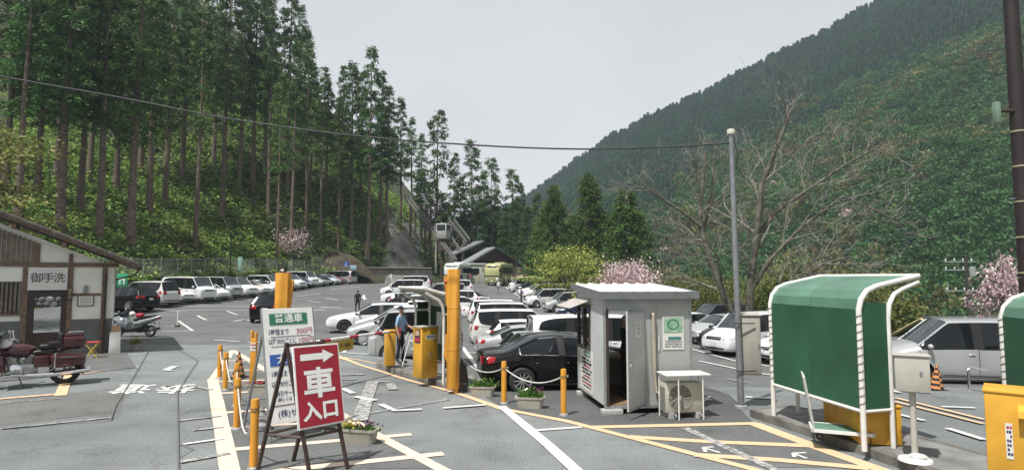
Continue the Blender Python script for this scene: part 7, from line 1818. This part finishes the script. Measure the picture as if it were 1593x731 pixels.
# ---------------------------------------------------------------- motorcycles
maroon = mat('paint_maroon', (.05, .005, .011), .22, var=.05, scale=3, coat=.7); leather = mat('black_leather', (.014, .014, .015), .45, bump=.1); engine_m = mat('engine_alloy', (.40, .40, .41), .3, .8); silverp = mat('paint_scooter_silver', (.30, .33, .36), .28, .3, coat=.6)
def bike_wheel(t, x, r, w, spoke=True):
    mx = MX.Translation((x, 0, r)) @ MX.Rotation(R(90), 4, 'X'); m = MB()
    prof = [(r - w * .55 + math.cos(a) * w * .55, math.sin(a) * w / 2) for a in [R(-110 + k * 27.5) for k in range(9)]]
    m.lathe(prof, mx, 26); tw = m.build('wheel', dark, t, ang=50)
    m = MB(); m.lathe([(r * .70, -w * .3), (r * .66, -w * .2), (r * .66, w * .2), (r * .70, w * .3)], mx, 24); m.lathe([(r * .18, -w * .45), (r * .2, -w * .2), (r * .2, w * .2), (r * .18, w * .45), (.002, w * .46)], mx, 14)
    for k in range(9 if spoke else 5):
        a = k * 2 * math.pi / (9 if spoke else 5); m.tube([mx @ V((math.cos(a) * r * .15, math.sin(a) * r * .15, 0)), mx @ V((math.cos(a) * r * .68, math.sin(a) * r * .68, 0))], .012 if spoke else .022, 5)
    m.build('rim', engine_m, tw)
    return tw
def fender(t, x, r, w, a0, a1, m):
    vs = []; k = 12
    for i in range(k + 1):
        a = R(a0 + (a1 - a0) * i / k)
        for yy, rr in ((-w / 2, r - .05), (-w / 2, r), (-w * .3, r + .025), (w * .3, r + .025), (w / 2, r), (w / 2, r - .05)): vs.append((x + math.cos(a) * rr, yy, r * .94 + math.sin(a) * rr))
    MB().add(vs, [(i * 6 + j, i * 6 + j + 1, i * 6 + 7 + j, i * 6 + 6 + j) for i in range(k) for j in range(5)] ).build('fender', m, t, ang=60)
def touring():
    t = thing('motorcycle', 'big dark red touring motorcycle with chrome engine in front of the toilet building', 'motorcycle')
    bike_wheel(t, .84, .33, .13, False); bike_wheel(t, -.82, .32, .16, False); fender(t, .84, .365, .18, 10, 175, maroon); fender(t, -.82, .37, .22, 15, 200, maroon)
    for s in (1, -1):
        MB().tube([(.50, s * .11, 1.02), (.84, s * .12, .33)], .03, 10).build('fork', chrome, t)
        m = MB(); m.hexa([(-1.22, s * .22, .42), (-.55, s * .22, .40), (-.55, s * .47, .44), (-1.22, s * .45, .46)], [(-1.24, s * .22, .72), (-.50, s * .22, .76), (-.52, s * .48, .74), (-1.22, s * .46, .70)]); sbg = m.build('saddlebag', maroon, t, bev=.05); MB().box((-.88, s * .475, .66), (.3, .012, .02)).build('bag_trim', chrome, sbg)
        MB().tube([(.30, s * .14, .30), (-.1, s * .22, .28), (-.6, s * .30, .27), (-1.32, s * .33, .33)], [.035, .04, .055, .055], 12).build('exhaust_pipe', chrome, t)
        MB().tube([(.42, s * .10, .80), (.46, s * .42, .62), (.44, s * .44, .40), (.36, s * .14, .30)], .018, 8).build('crash_bar', chrome, t); MB().box((.12, s * .32, .34), (.36, .12, .025)).build('floor_board', black, t, bev=.01)
        MB().tube([(-.50, s * .30, .78), (-.62, s * .50, .76), (-.62, s * .50, .42), (-.5, s * .34, .36)], .014, 8).build('bag_guard', chrome, t)
        MB().tube([(.28, 0, 1.10), (.26, s * .26, 1.16), (.10, s * .42, 1.08)], .016, 8).build('handlebar', chrome, t); MB().tube([(.17, s * .37, 1.11), (.04, s * .45, 1.05)], .022, 8).build('grip', black, t)
        MB().tube([(.2, s * .32, 1.12), (.24, s * .44, 1.28)], .008, 6).build('mirror_arm', chrome, t); MB().ball((.25, s * .46, 1.31), (.03, .08, .05), 10).build('mirror', chrome, t)
        MB().ball((.80, s * .22, .86), (.08, .06, .06), 10).build('spot_lamp', chrome, t)
    m = MB()                                             # batwing fairing, lofted in plan
    sec = []
    for z, sx, sy, cx in ((.82, .10, .20, .58), (.92, .16, .40, .54), (1.04, .20, .46, .52), (1.16, .16, .42, .48), (1.24, .08, .30, .44)): sec.append([(cx + math.cos(R(a)) * sx, math.sin(R(a)) * sy, z) for a in range(-100, 101, 20)])
    n = len(sec[0]); m.add(sum(sec, []), [(i * n + j, i * n + j + 1, i * n + n + j + 1, i * n + n + j) for i in range(4) for j in range(n - 1)]); fo = m.build('fairing', maroon, t, ang=80); md = fo.modifiers.new('thick', 'SOLIDIFY'); md.thickness = .02; md.offset = -1
    ws = [(.40 + math.cos(R(a)) * .12, math.sin(R(a)) * .34) for a in range(-80, 81, 20)]; m = MB(); n = len(ws)
    m.add([(x, y, 1.22) for x, y in ws] + [(x - .14, y * .82, 1.42 - abs(y) * .25) for x, y in ws], [(j, j + 1, n + j + 1, n + j) for j in range(n - 1)]); wo = m.build('windshield', mat('smoked_screen', (.03, .035, .04), .08), t, ang=80); md = wo.modifiers.new('thick', 'SOLIDIFY'); md.thickness = .006
    MB().ball((.70, 0, .95), (.10, .12, .12), 14).build('headlight', lamp_clear, t); MB().lathe([(.125, -.02), (.13, .03), (.11, .05)], MX.Translation((.70, 0, .95)) @ MX.Rotation(R(90), 4, 'Y'), 18).build('headlight_ring', chrome, t)
    for s in (1, -1):                                    # lower leg fairings and side covers fill the frame
        MB().hexa([(.24, s * .16, .36), (.44, s * .20, .36), (.44, s * .40, .40), (.28, s * .38, .40)], [(.30, s * .14, .80), (.46, s * .16, .82), (.46, s * .36, .76), (.34, s * .34, .76)]).build('lower_fairing', maroon, t, bev=.04)
        MB().hexa([(-.52, s * .10, .45), (-.22, s * .12, .45), (-.22, s * .19, .45), (-.52, s * .19, .45)], [(-.56, s * .10, .74), (-.20, s * .12, .74), (-.20, s * .20, .72), (-.56, s * .20, .72)]).build('side_cover', maroon, t, bev=.03)
    MB().ball((.10, 0, .86), (.36, .21, .17), 16).build('tank', maroon, t); MB().box((.10, 0, 1.005), (.3, .06, .02)).build('tank_console', chrome, t, bev=.008)
    m = MB(); m.hexa([(-.62, -.16, .74), (-.12, -.12, .74), (-.12, .12, .74), (-.62, .16, .74)], [(-.62, -.17, .90), (-.14, -.13, .84), (-.14, .13, .84), (-.62, .17, .90)]); m.build('seat', leather, t, bev=.05, seg=3); MB().box((-.46, 0, .93), (.34, .34, .12)).build('seat', leather, t, bev=.05, seg=3)
    MB().box((.02, 0, .42), (.62, .26, .26)).build('crankcase', engine_m, t, bev=.05)
    for x, tl in ((.14, 22), (-.10, -22)):
        mx = MX.Translation((x, 0, .52)) @ MX.Rotation(R(tl), 4, 'Y'); m = MB()
        for k in range(7): m.lathe([(.095, k * .03), (.125, k * .03 + .004), (.125, k * .03 + .018), (.095, k * .03 + .022)], mx, 16)
        m.lathe([(.11, .21), (.12, .25), (.08, .30), (.002, .31)], mx, 16); m.build('cylinder', engine_m, t)
    MB().lathe([(.12, 0), (.13, .05), (.10, .09), (.002, .10)], MX.Translation((.02, -.13, .60)) @ MX.Rotation(R(90), 4, 'X'), 18).build('air_cleaner', chrome, t)
    for s in (1, -1): MB().lathe([(.15, 0), (.15, .03), (.12, .05), (.002, .055)], MX.Translation((.14 if s > 0 else .2, s * .13, .40)) @ MX.Rotation(R(-90 * s), 4, 'X'), 18).build('engine_cover', chrome, t)
    m = MB(); m.hexa([(-1.22, -.28, .88), (-.76, -.27, .88), (-.76, .27, .88), (-1.22, .28, .88)], [(-1.18, -.30, 1.16), (-.74, -.28, 1.16), (-.74, .28, 1.16), (-1.18, .30, 1.16)]); tp = m.build('top_box', maroon, t, bev=.05); MB().box((-.97, 0, 1.185), (.40, .5, .05)).build('box_lid', maroon, tp, bev=.02); MB().tube([(-.62, 0, .80), (-.9, 0, .87), (-1.1, 0, .87)], .03, 8).build('box_rack', chrome, t); MB().tube([(-.85, -.24, 1.2), (-.85, -.24, 1.26), (-1.14, -.24, 1.26), (-1.14, .24, 1.26), (-.85, .24, 1.26), (-.85, .24, 1.2)], .010, 6).build('luggage_rail', chrome, tp)
    MB().box((-.70, 0, 1.12), (.13, .44, .28), rz=0).build('backrest', leather, t, bev=.05, seg=3)
    for s in (1, -1): MB().box((-.60, s * .27, 1.0), (.28, .10, .09)).build('arm_rest', leather, t, bev=.03)
    MB().box((-1.215, 0, 1.0), (.02, .4, .06)).build('tail_lamp', lamp_red, t); MB().box((-1.24, 0, .60), (.03, .2, .14)).build('number_plate', plate_white, t); MB().tube([(.05, .14, .24), (-.05, .30, .02)], .014, 6).build('side_stand', black, t)
    return t
def scooter(lbl, pm):
    t = thing('scooter', lbl, 'scooter'); bike_wheel(t, .80, .29, .12, False); bike_wheel(t, -.78, .28, .14, False); fender(t, .80, .32, .15, 20, 170, pm)
    def loft(name, secs, m_, mats_n=10):
        sec = [[(x, math.cos(6.2832 * j / mats_n) * w, z + math.sin(6.2832 * j / mats_n) * h) for j in range(mats_n)] for x, z, w, h in secs]; n = mats_n
        MB().add(sum(sec, []), [(i * n + j, i * n + (j + 1) % n, i * n + n + (j + 1) % n, i * n + n + j) for i in range(len(sec) - 1) for j in range(n)] + [tuple(range(n)), tuple((len(sec) - 1) * n + j for j in range(n - 1, -1, -1))]).build(name, m_, t, ang=60)
    loft('front_cowl', [(.92, .72, .07, .08), (.80, .76, .20, .18), (.60, .72, .29, .28), (.42, .62, .28, .28), (.30, .5, .2, .2)], pm)
    loft('lower_body', [(.55, .40, .12, .12), (.20, .34, .22, .13), (-.2, .40, .24, .16), (-.5, .52, .2, .14)], black); loft('tail_body', [(.0, .60, .15, .12), (-.3, .66, .23, .17), (-.7, .76, .22, .14), (-1.05, .88, .15, .09), (-1.22, .97, .05, .04)], pm)
    loft('seat', [(.06, .78, .08, .06), (-.12, .82, .17, .07), (-.42, .84, .18, .07), (-.5, .92, .17, .07), (-.85, .98, .14, .06), (-1.0, 1.0, .06, .03)], leather)
    m = MB(); ws = [(.62 + math.cos(R(a)) * .10, math.sin(R(a)) * .24) for a in range(-80, 81, 20)]; n = len(ws); m.add([(x, y, .92) for x, y in ws] + [(x - .26, y * .8, 1.32 - abs(y) * .3) for x, y in ws], [(j, j + 1, n + j + 1, n + j) for j in range(n - 1)]); wo = m.build('windscreen', mat('tinted_screen', (.08, .10, .11), .08), t, ang=80); md = wo.modifiers.new('thick', 'SOLIDIFY'); md.thickness = .006
    for s in (1, -1):
        MB().tube([(.45, 0, 1.0), (.40, s * .2, 1.04), (.28, s * .34, 1.02)], .016, 8).build('handlebar', black, t); MB().tube([(.6, s * .2, 1.0), (.56, s * .38, 1.12)], .01, 6).build('mirror_arm', black, t); MB().ball((.55, s * .41, 1.15), (.03, .07, .05), 10).build('mirror', pm, t)
        MB().tube([(.74, s * .09, .60), (.80, s * .09, .29)], .025, 8).build('fork', chrome, t); MB().ball((.86, s * .13, .78), (.07, .08, .05), 10).build('headlight', lamp_clear, t)
    MB().tube([(-.35, -.20, .28), (-.75, -.24, .34), (-1.05, -.25, .42)], [.05, .07, .065], 12).build('muffler', engine_m, t); MB().box((-1.16, 0, .86), (.06, .2, .06)).build('tail_lamp', lamp_red, t); MB().box((-1.12, 0, .62), (.02, .2, .15)).build('number_plate', plate_white, t); MB().box((-1.02, 0, .64), (.18, .12, .05)).build('plate_bracket', black, t); MB().tube([(.0, .1, .26), (-.08, .26, .02)], .014, 6).build('side_stand', black, t); MB().hexa([(-.62, -.10, .25), (-.2, -.16, .2), (-.2, .16, .2), (-.62, .10, .25)], [(-.62, -.10, .42), (-.2, -.16, .42), (-.2, .16, .42), (-.62, .10, .42)]).build('engine', black, t, bev=.03)
    return t
hb = touring(); hb.location = (-12.35, 15.2, 0); hb.rotation_euler = (R(4), 0, R(216)); hb.scale = (1.06, 1.06, 1.06)
hm_ = thing('helmet', 'white helmet resting on the dark red touring motorcycle', 'helmet', hb.location + V((-.30, -.18, 1.10)))
MB().ball((0, 0, 0), (.14, .12, .12), 14).build('shell', white, hm_); MB().ball((-.04, 0, -.01), (.115, .10, .07), 12).build('visor', glassd, hm_)
p = dep(214, 28); sc1 = scooter('big silver scooter with a black seat parked by the toilet building', silverp); sc1.location = p; sc1.rotation_euler = (R(5), 0, R(176))
p2 = dep(178, 30.5); sc2 = dup(sc1, p2, R(170), 'darker scooter with pale cowl half hidden by the toilet building corner'); 
for nm, dx, mm_, lb in (('helmet', .12, white, 'white helmet on the seat of the silver scooter'), ('carry_bag', -.25, red_ink, 'red bag on the seat of the silver scooter')):
    h_ = thing(nm, lb, nm.replace('_', ' ') if nm == 'helmet' else 'bag', p + V((-dx, 0, 1.0)), 0)
    if nm == 'helmet': MB().ball((0, 0, .06), (.14, .12, .13), 14).build('shell', mm_, h_); MB().ball((-.045, 0, .05), (.11, .10, .06), 12).build('visor', glassd, h_)
    else: MB().box((0, 0, .0), (.30, .26, .2)).build('bag_body', mm_, h_, bev=.06, seg=3); MB().tube([(-.08, 0, .1), (-.05, 0, .17), (.05, 0, .17), (.08, 0, .1)], .012, 6).build('strap', black, h_)
# ---------------------------------------------------------------- the air between here and the mountain
hz = MB().box((250, 300, 150), (1900, 1300, 356))
hm = bpy.data.materials.new('pale_air'); hm.use_nodes = True; nt = hm.node_tree; nt.nodes.clear()
ho = nt.nodes.new('ShaderNodeOutputMaterial'); pv = nt.nodes.new('ShaderNodeVolumePrincipled')
pv.inputs['Color'].default_value = (.72, .88, 1, 1); pv.inputs['Density'].default_value = .0004; pv.inputs['Anisotropy'].default_value = .2
nt.links.new(pv.outputs[0], ho.inputs['Volume'])
tag(hz.build('haze', hm), kind='stuff')
